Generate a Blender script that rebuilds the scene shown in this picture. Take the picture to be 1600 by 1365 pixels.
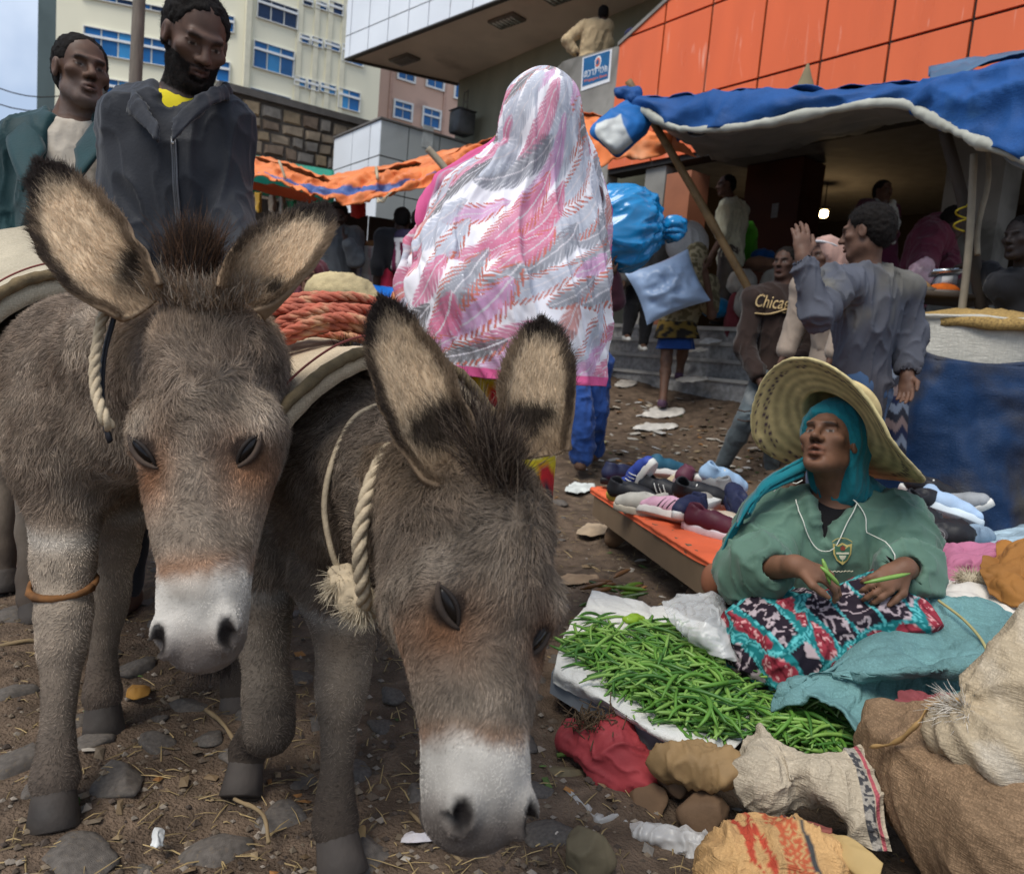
import bpy, math, random
import numpy as np
from mathutils import Vector, Matrix
random.seed(7); RNG = np.random.default_rng(7)
for _o in list(bpy.data.objects): bpy.data.objects.remove(_o)
SC = bpy.context.scene; COLL = SC.collection
R_ = math.radians

# ------------------------------------------------------------------ camera, sky, sun, exposure
FPX = 1150.0
CAM = np.array((0.0, 0.0, 0.9))
CROT = Matrix.Rotation(R_(83.5), 3, 'X') @ Matrix.Rotation(R_(5.0), 3, 'Z')
cam_d = bpy.data.cameras.new('camera'); cam = bpy.data.objects.new('camera', cam_d); COLL.objects.link(cam)
cam.matrix_world = Matrix.Translation(Vector(CAM)) @ CROT.to_4x4()
cam_d.sensor_width = 36; cam_d.lens = 36 * FPX / 1600; cam_d.clip_start = .05; cam_d.clip_end = 2000
cam_d.dof.use_dof = True; cam_d.dof.focus_distance = 1.55; cam_d.dof.aperture_fstop = 5.6
SC.camera = cam
SUN_EL, SUN_AZ = 58.0, 218.0          # azimuth clockwise from +Y: behind the camera, to the left
wd = bpy.data.worlds.new('World'); SC.world = wd; wd.use_nodes = True
nt = wd.node_tree; nt.nodes.clear()
_out = nt.nodes.new('ShaderNodeOutputWorld'); _bg = nt.nodes.new('ShaderNodeBackground')
_sky = nt.nodes.new('ShaderNodeTexSky'); _sky.sky_type = 'NISHITA'; _sky.sun_disc = False
_sky.sun_elevation = R_(SUN_EL); _sky.sun_rotation = R_(SUN_AZ); _sky.air_density = 1.2; _sky.dust_density = 3.0; _sky.altitude = 2300
_tc = nt.nodes.new('ShaderNodeTexCoord'); _cn = nt.nodes.new('ShaderNodeTexNoise'); _cn.inputs['Scale'].default_value = 3.2; _cn.inputs['Detail'].default_value = 7
_cr = nt.nodes.new('ShaderNodeValToRGB'); _cr.color_ramp.elements[0].position = .34; _cr.color_ramp.elements[1].position = .62
_cr.color_ramp.elements[0].color = (.55, .55, .55, 1); _cr.color_ramp.elements[1].color = (.97, .97, .97, 1)
_mx = nt.nodes.new('ShaderNodeMix'); _mx.data_type = 'RGBA'
_c2 = nt.nodes.new('ShaderNodeTexNoise'); _c2.inputs['Scale'].default_value = 1.7; _c2.inputs['Detail'].default_value = 6; _m2 = nt.nodes.new('ShaderNodeMix'); _m2.data_type = 'RGBA'
_m2.inputs[6].default_value = (2.9, 3.6, 4.8, 1); _m2.inputs[7].default_value = (9.4, 9.8, 10.4, 1); _r2 = nt.nodes.new('ShaderNodeMapRange'); _r2.inputs[1].default_value = .50; _r2.inputs[2].default_value = .78
nt.links.new(_tc.outputs['Generated'], _c2.inputs['Vector']); nt.links.new(_c2.outputs['Fac'], _r2.inputs[0]); nt.links.new(_r2.outputs[0], _m2.inputs[0]); nt.links.new(_m2.outputs[2], _mx.inputs[7])
nt.links.new(_tc.outputs['Generated'], _cn.inputs['Vector']); nt.links.new(_cn.outputs['Fac'], _cr.inputs['Fac'])
nt.links.new(_cr.outputs['Color'], _mx.inputs[0]); nt.links.new(_sky.outputs['Color'], _mx.inputs[6])
nt.links.new(_mx.outputs[2], _bg.inputs['Color']); _bg.inputs['Strength'].default_value = .075
nt.links.new(_bg.outputs['Background'], _out.inputs['Surface'])
sun_d = bpy.data.lights.new('sun', 'SUN'); sun_d.energy = 1.5; sun_d.angle = R_(32); sun_d.color = (1, .95, .87)
sun = bpy.data.objects.new('sun', sun_d); COLL.objects.link(sun)
_sd = Vector((math.sin(R_(SUN_AZ)) * math.cos(R_(SUN_EL)), math.cos(R_(SUN_AZ)) * math.cos(R_(SUN_EL)), math.sin(R_(SUN_EL))))
sun.rotation_euler = _sd.to_track_quat('Z', 'Y').to_euler()
vs = SC.view_settings; vs.view_transform = 'Standard'; vs.look = 'None'; vs.gamma = 1; vs.use_curve_mapping = False; vs.exposure = 1.18

# ------------------------------------------------------------------ pixel -> place helpers (photo pixels, 1600 x 1365)
_CR = np.array(CROT)
def ray(px, py): return _CR @ np.array(((px - 800) / FPX, -(py - 682.5) / FPX, -1.0))
def P(px, py, d): return CAM + ray(px, py) * d
_gy = np.array((-1e4, 3.6, 5.0, 6.0, 6.6, 7.1, 8.0, 11, 1e4)); _gz = np.array((0, 0, .10, .27, .42, .60, .72, .8, .8))
_gq, _gw = np.array((-1e4, 4.2, 4.45, 5.1, 5.8, 7, 1e4)), np.array((0, 0, .08, .34, .63, .66, .66))
def gz(y, x=None):
    z = np.interp(y, _gy, _gz)
    return z if x is None else np.maximum(z, np.interp(.79 * np.asarray(x) + .62 * np.asarray(y), _gq, _gw) * (np.asarray(x) < 8))
def G(px, py, up=0.0):
    r = ray(px, py); lo, hi = .3, 60.0
    for _ in range(50):
        m = (lo + hi) / 2; q = CAM + r * m
        if q[2] > gz(q[1], q[0]) + up: lo = m
        else: hi = m
    return CAM + r * lo
def A(*v): return np.array(v, float)
def nrm(v): v = np.asarray(v, float); return v / max(np.linalg.norm(v), 1e-9)

# ------------------------------------------------------------------ numpy noise
def _hash(i, j, k, s):
    n = (i.astype(np.int64) * 374761393 + j.astype(np.int64) * 668265263 + k.astype(np.int64) * 1274126177 + s * 974711) & 0xffffffff
    n = ((n ^ (n >> 13)) * 1103515245) & 0xffffffff
    n = ((n ^ (n >> 16)) * 2246822519) & 0xffffffff
    return ((n ^ (n >> 15)) & 0xffff) / 32767.5 - 1
def noise(p, sc=1., seed=0, octs=1):
    p = np.asarray(p, float) * sc; out = np.zeros(p.shape[:-1]); amp = 1.
    for o in range(octs):
        f = np.floor(p); t = p - f; t = t * t * (3 - 2 * t); i, j, k = f[..., 0], f[..., 1], f[..., 2]
        i, j, k = i.astype(int), j.astype(int), k.astype(int); r = 0
        for a in (0, 1):
            for b in (0, 1):
                for c in (0, 1):
                    w = (t[..., 0] if a else 1 - t[..., 0]) * (t[..., 1] if b else 1 - t[..., 1]) * (t[..., 2] if c else 1 - t[..., 2])
                    r = r + w * _hash(i + a, j + b, k + c, seed + o * 17)
        out += r * amp; p = p * 2.03 + 11.3; amp *= .5
    return out
def sst(a, b, x): t = np.clip((x - a) / (b - a), 0, 1); return t * t * (3 - 2 * t)

# ------------------------------------------------------------------ objects
ORG = {}
def tagset(o, label=None, cat=None, group=None, kind=None):
    if label: o['label'] = label
    if cat: o['category'] = cat
    if group: o['group'] = group
    if kind: o['kind'] = kind
    return o
def thing(name, label, cat, loc=(0, 0, 0), group=None):
    o = bpy.data.objects.new(name, None); COLL.objects.link(o); o.location = Vector(loc); o.empty_display_size = .1
    ORG[o.name] = np.array(loc, float); return tagset(o, label, cat, group)
def mk_mesh(name, V, F, col=None, uv=None, smooth=True):
    me = bpy.data.meshes.new(name); V = np.asarray(V, np.float32)
    if isinstance(F, np.ndarray):
        n, k = F.shape; me.vertices.add(len(V)); me.vertices.foreach_set('co', V.ravel())
        me.loops.add(n * k); me.loops.foreach_set('vertex_index', F.astype(np.int32).ravel())
        me.polygons.add(n); me.polygons.foreach_set('loop_start', np.arange(0, n * k, k, dtype=np.int32))
        me.update(calc_edges=True); me.validate()
    else:
        me.from_pydata(V.tolist(), [], [list(f) for f in F]); me.update()
    if smooth: me.polygons.foreach_set('use_smooth', np.ones(len(me.polygons), bool))
    if col is not None:
        at = me.color_attributes.new('Col', 'FLOAT_COLOR', 'POINT'); c = np.ones((len(V), 4), np.float32); c[:, :3] = col
        at.data.foreach_set('color', c.ravel())
    if uv is not None:
        at = me.attributes.new('UVm', 'FLOAT_VECTOR', 'POINT'); c = np.zeros((len(V), 3), np.float32); c[:, :2] = uv
        at.data.foreach_set('vector', c.ravel())
    return me
def obj(name, geo, mat=None, parent=None, col=None, uv=None, smooth=True, base=None, label=None, cat=None, group=None, kind=None):
    """world-space geometry -> one mesh object (child of parent, or a thing of its own whose origin is at its base)"""
    V, F = geo[0], geo[1]; V = np.asarray(V, float)
    if len(geo) > 2 and col is None: col = geo[2]
    if parent is not None: org = ORG[parent.name]
    else:
        org = np.array(base, float) if base is not None else A((V[:, 0].min() + V[:, 0].max()) / 2, (V[:, 1].min() + V[:, 1].max()) / 2, V[:, 2].min())
    me = mk_mesh(name, V - org, F, col, uv, smooth); o = bpy.data.objects.new(name, me); COLL.objects.link(o)
    if mat: me.materials.append(mat)
    if parent is not None: o.parent = parent
    else: o.location = Vector(org)
    ORG[o.name] = org
    return tagset(o, label, cat, group, kind)
def setting(name, geo, mat, **k): return obj(name, geo, mat, kind='structure', base=(0, 0, 0), **k)

# ------------------------------------------------------------------ geometry makers: return (V, F)
def merge(gs):
    V, F, n = [], [], 0
    for g in gs:
        V.append(np.asarray(g[0], float)); F += [tuple(int(i) + n for i in f) for f in g[1]]; n += len(g[0])
    return np.concatenate(V), F
def hexa(p):      # 0-3 bottom loop, 4-7 top loop
    return np.array(p, float), [(3, 2, 1, 0), (4, 5, 6, 7), (0, 1, 5, 4), (1, 2, 6, 5), (2, 3, 7, 6), (3, 0, 4, 7)]
def box(c, s, ax=None, bev=0.0):
    ax = np.eye(3) if ax is None else np.asarray(ax, float); h = np.asarray(s, float) / 2; c = np.asarray(c, float)
    if bev <= 0:
        q = [(-1, -1, -1), (1, -1, -1), (1, 1, -1), (-1, 1, -1), (-1, -1, 1), (1, -1, 1), (1, 1, 1), (-1, 1, 1)]
        return hexa([c + (np.array(k) * h) @ ax for k in q])
    V, ids = [], {}
    for sx in (-1, 1):
        for sy in (-1, 1):
            for sz in (-1, 1):
                s3 = np.array((sx, sy, sz))
                for a in range(3):
                    v = s3 * (h - bev); v[a] = s3[a] * h[a]; ids[(sx, sy, sz, a)] = len(V); V.append(c + v @ ax)
    F = []
    for a in range(3):
        b, d = (a + 1) % 3, (a + 2) % 3
        for s1 in (-1, 1):
            f = []
            for (p, q) in ((-1, -1), (1, -1), (1, 1), (-1, 1)):
                k = [0, 0, 0]; k[a] = s1; k[b] = p; k[d] = q; f.append(ids[tuple(k) + (a,)])
            F.append(tuple(f if s1 > 0 else f[::-1]))
        for p in (-1, 1):
            for q in (-1, 1):
                f = []
                for (t, w) in ((-1, b), (1, b), (1, d), (-1, d)):
                    k = [0, 0, 0]; k[a] = t; k[b] = p; k[d] = q; f.append(ids[tuple(k) + (w,)])
                F.append(tuple(f if p * q < 0 else f[::-1]))
    for sx in (-1, 1):
        for sy in (-1, 1):
            for sz in (-1, 1):
                f = [ids[(sx, sy, sz, a)] for a in range(3)]; F.append(tuple(f if sx * sy * sz > 0 else f[::-1]))
    return np.array(V), F
def frames(pts):
    pts = np.asarray(pts, float); n = len(pts); T = np.gradient(pts, axis=0); T /= np.maximum(np.linalg.norm(T, axis=1), 1e-9)[:, None]
    u = np.cross(T[0], (0, 0, 1)); u = np.cross(T[0], (1, 0, 0)) if np.linalg.norm(u) < .2 else u; u = nrm(u); U = [u]
    for i in range(1, n): u = u - T[i] * np.dot(u, T[i]); u = nrm(u); U.append(u)
    U = np.array(U); return T, U, np.cross(T, U)
def tube(pts, r, n=8, flat=1.0, cap=True):
    pts = np.asarray(pts, float); r = np.broadcast_to(np.asarray(r, float), (len(pts),)); T, U, W = frames(pts)
    a = np.arange(n) * 2 * math.pi / n
    V = pts[:, None] + r[:, None, None] * (np.cos(a)[None, :, None] * U[:, None] + flat * np.sin(a)[None, :, None] * W[:, None])
    return loft(V, cap)
def loft(Rg, cap=True, closed=True):
    Rg = np.asarray(Rg, float); m, n = Rg.shape[:2]; V = Rg.reshape(-1, 3); F = []
    for i in range(m - 1):
        for j in range(n if closed else n - 1): k = (j + 1) % n; F.append((i * n + j, i * n + k, (i + 1) * n + k, (i + 1) * n + j))
    if cap and closed: F.append(tuple(range(n))[::-1]); F.append(tuple((m - 1) * n + j for j in range(n)))
    return V, F
def gridf(X):      # (n,m,3) -> quads
    n, m = X.shape[:2]; i = np.arange(n * m).reshape(n, m)
    return X.reshape(-1, 3), np.stack((i[:-1, :-1], i[1:, :-1], i[1:, 1:], i[:-1, 1:]), -1).reshape(-1, 4)
def slab(X, th):   # thick sheet from a grid, closed round the rim
    V0, F0 = gridf(X); N = vnormals(V0, F0); n, m = X.shape[:2]; k = n * m
    V = np.concatenate((V0, V0 - N * th)); i = np.arange(k).reshape(n, m); rim = np.concatenate((i[0, :], i[1:, -1], i[-1, -2::-1], i[-2:0:-1, 0])); r2 = np.roll(rim, -1)
    return V, np.concatenate((F0, F0[:, ::-1] + k, np.stack((rim, r2, r2 + k, rim + k), -1)))
def lathe(prof, c, n=24, ax=None):
    a = np.arange(n) * 2 * math.pi / n; ax = np.eye(3) if ax is None else ax
    Rg = [np.stack((np.cos(a) * r, np.sin(a) * r, np.full(n, z)), -1) @ ax + np.asarray(c) for r, z in prof]
    return loft(Rg, cap=True)
def vnormals(V, F):
    if not isinstance(F, np.ndarray): F = np.array([(f[0], f[i], f[i + 1]) for f in F for i in range(1, len(f) - 1)])
    a, b, c = V[F[:, 0]], V[F[:, 1]], V[F[:, 2]]
    n = np.cross(b - a, c - a)
    if F.shape[1] == 4: n = n + np.cross(c - a, V[F[:, 3]] - a)
    N = np.zeros_like(V)
    for k in range(3): N[:, k] = sum(np.bincount(F[:, q], n[:, k], len(V)) for q in range(F.shape[1]))
    return N / np.maximum(np.linalg.norm(N, axis=1), 1e-12)[:, None]
def spline(pts, n):
    pts = np.asarray(pts, float); m = len(pts); q = np.concatenate(([2 * pts[0] - pts[1]], pts, [2 * pts[-1] - pts[-2]])); t = np.linspace(0, m - 1 - 1e-6, n); i = t.astype(int); f = (t - i)[:, None]
    a, b, c, d = q[i], q[i + 1], q[i + 2], q[i + 3]
    return .5 * (2 * b + (c - a) * f + (2 * a - 5 * b + 4 * c - d) * f ** 2 + (3 * b - a - 3 * c + d) * f ** 3)
def patch(ctrl, n, m):   # Catmull-Rom surface through a grid of control points
    ctrl = np.asarray(ctrl, float); a = np.stack([spline(ctrl[i], m) for i in range(len(ctrl))]); return np.stack([spline(a[:, j], n) for j in range(m)], 1)

# ------------------------------------------------------------------ smooth-union solids on a grid (one continuous skin)
class Solid:
    def __init__(s): s.ops = []
    def cap(s, a, b, ra, rb=None, k=.02, sub=False):
        a, b = np.asarray(a, float), np.asarray(b, float); rb = ra if rb is None else rb; r = max(ra, rb)
        s.ops.append(('c', np.minimum(a, b) - r, np.maximum(a, b) + r, k, sub, (a, b, ra, rb))); return s
    def ell(s, c, r, M=None, k=.02, sub=False):
        c = np.asarray(c, float); r = np.broadcast_to(np.asarray(r, float), (3,)); M = np.eye(3) if M is None else np.asarray(M, float)
        e = np.sqrt(((M * r[:, None]) ** 2).sum(0)); s.ops.append(('e', c - e, c + e, k, sub, (c, r, M))); return s
    def chain(s, pts, rs, k=.02):
        for i in range(len(pts) - 1): s.cap(pts[i], pts[i + 1], rs[i], rs[i + 1], k)
        return s
    def cut(s, p, n, k=.004):     # remove the side n points to
        s.ops.append(('p', None, None, k, True, (np.asarray(p, float), nrm(n)))); return s
    def mesh(s, h, pad=0.0):
        lo = np.min([o[1] for o in s.ops if not o[4]], 0) - 3 * h - pad; hi = np.max([o[2] for o in s.ops if not o[4]], 0) + 3 * h + pad
        n = np.ceil((hi - lo) / h).astype(int) + 1; D = np.full(n, 1.0, np.float32); ax = [(lo[i] + h * np.arange(n[i])).astype(np.float32) for i in range(3)]
        for t, a, b, k, sub, pr in s.ops:
            if t == 'p':
                p, nn = pr; d = (ax[0] - p[0])[:, None, None] * nn[0] + (ax[1] - p[1])[None, :, None] * nn[1] + (ax[2] - p[2])[None, None] * nn[2]
                D = np.maximum(D, d.astype(np.float32)); continue
            i0 = np.clip(((a - lo - k - 3 * h) / h).astype(int), 0, n - 1); i1 = np.clip(((b - lo + k + 3 * h) / h).astype(int) + 2, 1, n)
            if np.any(i1 <= i0): continue
            sl = tuple(slice(i0[q], i1[q]) for q in range(3)); x, y, z = ax[0][sl[0]][:, None, None], ax[1][sl[1]][None, :, None], ax[2][sl[2]][None, None]
            if t == 'c':
                A0, B0, ra, rb = pr; e = B0 - A0; L = max(float(e @ e), 1e-12); X, Y, Z = x - np.float32(A0[0]), y - np.float32(A0[1]), z - np.float32(A0[2])
                tt = np.clip((X * np.float32(e[0] / L) + Y * np.float32(e[1] / L) + Z * np.float32(e[2] / L)), 0, 1)
                d = np.sqrt((X - tt * np.float32(e[0])) ** 2 + (Y - tt * np.float32(e[1])) ** 2 + (Z - tt * np.float32(e[2])) ** 2) - (np.float32(ra) + tt * np.float32(rb - ra))
            else:
                c, r, Mx = pr; X, Y, Z = x - np.float32(c[0]), y - np.float32(c[1]), z - np.float32(c[2]); k0 = 0; k1 = 0
                for q in range(3):
                    u = X * np.float32(Mx[q, 0]) + Y * np.float32(Mx[q, 1]) + Z * np.float32(Mx[q, 2]); k0 = k0 + (u / np.float32(r[q])) ** 2; k1 = k1 + (u / np.float32(r[q] ** 2)) ** 2
                k0 = np.sqrt(k0); d = k0 * (k0 - 1) / np.maximum(np.sqrt(k1), 1e-6)
            Dv = D[sl]
            if sub:
                d = -d; hh = np.clip(.5 + .5 * (d - Dv) / k, 0, 1); D[sl] = Dv + (d - Dv) * hh + k * hh * (1 - hh)
            else:
                hh = np.clip(.5 + .5 * (Dv - d) / k, 0, 1); D[sl] = Dv + (d - Dv) * hh - k * hh * (1 - hh)
        return nets(D, lo, h)
def nets(D, lo, h):
    S = D < 0; c = np.zeros(tuple(np.array(D.shape) - 1), np.int8)
    for i in (0, 1):
        for j in (0, 1):
            for k in (0, 1): c += S[i:S.shape[0] - 1 + i, j:S.shape[1] - 1 + j, k:S.shape[2] - 1 + k]
    act = (c > 0) & (c < 8); idx = np.argwhere(act); I, J, K = idx.T
    cor = np.stack([D[I + a, J + b, K + d] for a in (0, 1) for b in (0, 1) for d in (0, 1)], 1); off = np.array([(a, b, d) for a in (0, 1) for b in (0, 1) for d in (0, 1)], float)
    acc = np.zeros((len(idx), 3)); cnt = np.zeros(len(idx))
    for p in range(8):
        for q in range(p + 1, 8):
            if np.abs(off[p] - off[q]).sum() != 1: continue
            a, b = cor[:, p], cor[:, q]; m = (a < 0) != (b < 0); t = np.where(m, a / np.where(m, a - b, 1), 0)
            acc += m[:, None] * (off[p] + (off[q] - off[p]) * t[:, None]); cnt += m
    V = lo + h * (idx + acc / cnt[:, None]); ids = np.full(act.shape, -1, np.int32); ids[act] = np.arange(len(idx)); F = []
    for a in range(3):
        b, d = (a + 1) % 3, (a + 2) % 3; s0 = [slice(1, -1)] * 3; s1 = list(s0); s0[a] = slice(0, -1); s1[a] = slice(1, None)
        x, y = S[tuple(s0)], S[tuple(s1)]; e = np.argwhere(x != y)
        if not len(e): continue
        fl = x[tuple(e.T)]; e[:, b] += 1; e[:, d] += 1; q = []
        for (u, v) in ((-1, -1), (0, -1), (0, 0), (-1, 0)):
            w = e.copy(); w[:, b] += u; w[:, d] += v; q.append(ids[tuple(w.T)])
        q = np.stack(q, 1); q[~fl] = q[~fl][:, ::-1]; F.append(q)
    return V, np.concatenate(F)
def ruffle(geo, amp, sc, seed=0, octs=2, stretch=(1, 1, 1), ridge=False, mask=None):
    V, F = geo[0], geo[1]; N = vnormals(V, F); n = noise(V * np.array(stretch), sc, seed, octs)
    if ridge: n = 1 - 2 * np.abs(n)
    if mask is not None: n = n * mask
    return (V + N * (amp * n)[:, None], F) + tuple(geo[2:])

# ------------------------------------------------------------------ cloth: position-based, on a grid
def drape(X, steps=60, rest=1.0, ru=None, rv=None, collide=None, pin=None, g=9.8, bend=.15, iters=6, dt=.016, damp=.96, shear=.5):
    X = X.copy(); Pv = X.copy(); n, m = X.shape[:2]; w = np.ones((n, m)); 
    if pin is not None: w[pin] = 0
    X0 = X.copy(); cons = []
    def add(sa, sb, st, sc):
        L = np.linalg.norm(X0[sb] - X0[sa], axis=-1) * sc; cons.append((sa, sb, L, st))
    for k in (0, 1):
        add((slice(k, n - 1, 2), slice(None)), (slice(k + 1, n, 2), slice(None)), 1, ru or rest)
        add((slice(None), slice(k, m - 1, 2)), (slice(None), slice(k + 1, m, 2)), 1, rv or rest)
        add((slice(k, n - 1, 2), slice(0, m - 1)), (slice(k + 1, n, 2), slice(1, m)), shear, rest)
        add((slice(k, n - 1, 2), slice(1, m)), (slice(k + 1, n, 2), slice(0, m - 1)), shear, rest)
    for k in range(4):
        ni, mi = len(range(k, n - 2, 4)), len(range(k, m - 2, 4))
        if ni: add((slice(k, n - 2, 4), slice(None)), (slice(k + 2, n, 4), slice(None)), bend, ru or rest)
        if mi: add((slice(None), slice(k, m - 2, 4)), (slice(None), slice(k + 2, m, 4)), bend, rv or rest)
    for s in range(steps):
        vel = (X - Pv) * damp; Pv = X.copy(); X = X + w[..., None] * (vel + A(0, 0, -g) * dt * dt)
        for it in range(iters):
            for sa, sb, L, st in cons:
                a, b = X[sa], X[sb]; d = b - a; l = np.linalg.norm(d, axis=-1) + 1e-9; wa, wb = w[sa], w[sb]
                q = (st * (l - L) / l / np.maximum(wa + wb, 1e-6))[..., None] * d; X[sa] = a + q * wa[..., None]; X[sb] = b - q * wb[..., None]
            if collide is not None and it % 2 == 1: X = np.where((w > 0)[..., None], collide(X), X)
        if collide is not None: Y = collide(X); mv = np.linalg.norm(Y - X, axis=-1) > 1e-6; X = np.where((w > 0)[..., None], Y, X); Pv = np.where(mv[..., None], X - (X - Pv) * .3, Pv)
    return X
def upsample(X, f):
    n, m = X.shape[:2]; a = np.stack([spline(X[i], (m - 1) * f + 1) for i in range(n)]); return np.stack([spline(a[:, j], (n - 1) * f + 1) for j in range(a.shape[1])], 1)
def crumple(X, amp, sc, seed, fine=.35):
    N = vnormals(*gridf(X)).reshape(X.shape); W = X + .4 / sc * np.stack([noise(X, sc * .7, seed + k, 2) for k in range(3)], -1); rg = lambda q, k: (1 - np.minimum(np.abs(noise(W, q, k)) * 1.7, 1)) ** 1.6
    return X + N * (amp * (rg(sc, seed) + .5 * rg(sc * 2.2, seed + 5) + fine * .5 * rg(sc * 5, seed + 8) - .6))[..., None]
def push_caps(caps, ground=None, marg=.008):
    def f(X):
        for a, b, ra, rb in caps:
            e = b - a; L = max(e @ e, 1e-9); t = np.clip(((X - a) @ e) / L, 0, 1); c = a + t[..., None] * e; d = X - c; l = np.linalg.norm(d, axis=-1) + 1e-9; r = ra + t * (rb - ra) + marg
            X = np.where((l < r)[..., None], c + d * (r / l)[..., None], X)
        if ground is not None: X[..., 2] = np.maximum(X[..., 2], ground(X) + marg * .5)
        return X
    return f

# ------------------------------------------------------------------ materials
MATS = {}
def M(name, base=(.5, .5, .5), rough=.85, var=.25, sc=6., bump=.25, bsc=60., spec=.3, attr=False, weave=0, wamp=.4, metal=0, stain=None, stsc=3., stth=.55, sheen=0, alpha=1., trans=0, dist=.004, emis=None, stretch=None, uvw=False, coat=0):
    if name in MATS: return MATS[name]
    m = bpy.data.materials.new(name); m.use_nodes = True; t = m.node_tree; N = t.nodes; L = t.links; b = N['Principled BSDF']; MATS[name] = m
    tc = N.new('ShaderNodeTexCoord'); vec = tc.outputs['Object']
    if stretch:
        mp = N.new('ShaderNodeMapping'); mp.inputs['Scale'].default_value = stretch; L.new(vec, mp.inputs['Vector']); vec = mp.outputs['Vector']
    def nz(s, d=5, dis=0.):
        q = N.new('ShaderNodeTexNoise'); q.inputs['Scale'].default_value = s; q.inputs['Detail'].default_value = d; q.inputs['Distortion'].default_value = dis; L.new(vec, q.inputs['Vector']); return q.outputs['Fac']
    def mix(f, a, bb, mode='MIX'):
        q = N.new('ShaderNodeMix'); q.data_type = 'RGBA'; q.blend_type = mode
        for sck, v in ((0, f), (6, a), (7, bb)):
            if isinstance(v, (int, float)): q.inputs[sck].default_value = v
            elif isinstance(v, tuple): q.inputs[sck].default_value = v + (1,) if len(v) == 3 else v
            else: L.new(v, q.inputs[sck])
        return q.outputs[2]
    def ramp(f, lo, hi):
        q = N.new('ShaderNodeMapRange'); q.inputs[1].default_value = lo; q.inputs[2].default_value = hi; L.new(f, q.inputs[0]); return q.outputs[0]
    n1 = ramp(nz(sc), .3, .7); lo = tuple(1 - var for _ in range(3)); hi = tuple(1 + var * .6 for _ in range(3))
    if attr:
        at = N.new('ShaderNodeAttribute'); at.attribute_name = 'Col'; c0 = at.outputs['Color']
    else: c0 = tuple(base)
    c = mix(1.0, c0, mix(n1, lo, hi), 'MULTIPLY')
    if stain: c = mix(ramp(nz(stsc, 7, .6), stth, stth + .14), c, tuple(stain))
    h = nz(bsc, 6); 
    if weave:
        ws = []
        for k in (0, 1):
            mp = N.new('ShaderNodeMapping'); mp.inputs['Scale'].default_value = ((weave * 2.0, weave * 2.0, weave * .42), (weave * .42, weave * .42, weave * 2.0))[k]; mp.inputs['Rotation'].default_value = (.25, .2, .4); L.new(tc.outputs['Object'], mp.inputs['Vector'])
            w = N.new('ShaderNodeTexNoise'); w.inputs['Scale'].default_value = 1; w.inputs['Detail'].default_value = 2; L.new(mp.outputs['Vector'], w.inputs['Vector']); ws.append(ramp(w.outputs['Fac'], .30, .62))
        wv = N.new('ShaderNodeMath'); wv.operation = 'MULTIPLY'; L.new(ws[0], wv.inputs[0]); L.new(ws[1], wv.inputs[1])
        c = mix(1.0, c, mix(wv.outputs[0], (1 - wamp,) * 3, (1 + wamp * .5,) * 3), 'MULTIPLY')
        ad = N.new('ShaderNodeMath'); ad.operation = 'ADD'; L.new(wv.outputs[0], ad.inputs[0]); L.new(h, ad.inputs[1]); h = ad.outputs[0]
    L.new(c, b.inputs['Base Color'])
    bp = N.new('ShaderNodeBump'); bp.inputs['Strength'].default_value = bump; bp.inputs['Distance'].default_value = dist; L.new(h, bp.inputs['Height']); L.new(bp.outputs['Normal'], b.inputs['Normal'])
    rr = N.new('ShaderNodeMapRange'); rr.inputs[3].default_value = max(rough - .12, .02); rr.inputs[4].default_value = min(rough + .12, 1); L.new(n1, rr.inputs[0]); L.new(rr.outputs[0], b.inputs['Roughness'])
    b.inputs['Specular IOR Level'].default_value = spec; b.inputs['Metallic'].default_value = metal
    if sheen: b.inputs['Sheen Weight'].default_value = sheen
    if coat: b.inputs['Coat Weight'].default_value = coat; b.inputs['Coat Roughness'].default_value = .1
    if alpha < 1: b.inputs['Alpha'].default_value = alpha
    if trans: b.inputs['Transmission Weight'].default_value = trans
    if emis: b.inputs['Emission Color'].default_value = tuple(emis[:3]) + (1,); b.inputs['Emission Strength'].default_value = emis[3]
    return m
# ================================================================== THE SETTING
class Plane:
    """a vertical wall plane: s runs along u, off runs out towards the street"""
    def __init__(s, p0, u, flip=1): s.p = np.array(p0, float); s.u = nrm(u); s.n = np.array((-s.u[1], s.u[0])) * flip
    def px(s, x, y, off=0.0):
        r = ray(x, y); p = s.p + s.n * off; t = np.dot(p - CAM[:2], s.n) / np.dot(r[:2], s.n); q = CAM + r * t
        return np.dot(q[:2] - s.p, s.u), q[2]
    def w(s, a, z, off=0.0): q = s.p + s.u * a + s.n * off; return A(q[0], q[1], z)
    def slab(s, s0, s1, z0, z1, o0, o1): return hexa([s.w(*k) for k in ((s0, z0, o0), (s1, z0, o0), (s1, z0, o1), (s0, z0, o1), (s0, z1, o0), (s1, z1, o0), (s1, z1, o1), (s0, z1, o1))])
    def prism(s, poly, o0, o1):
        n = len(poly); V = [s.w(a, z, o0) for a, z in poly] + [s.w(a, z, o1) for a, z in poly]
        return np.array(V), [tuple(range(n))[::-1], tuple(range(n, 2 * n))] + [(i, (i + 1) % n, n + (i + 1) % n, n + i) for i in range(n)]
def clip(poly, f):
    out = []
    for i in range(len(poly)):
        a, b = poly[i], poly[(i + 1) % len(poly)]; fa, fb = f(a), f(b)
        if fa >= 0: out.append(a)
        if (fa >= 0) != (fb >= 0): t = fa / (fa - fb); out.append((a[0] + (b[0] - a[0]) * t, a[1] + (b[1] - a[1]) * t))
    return out
def hplane(px, py, z): r = ray(px, py); return CAM + r * ((z - CAM[2]) / r[2])

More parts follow.
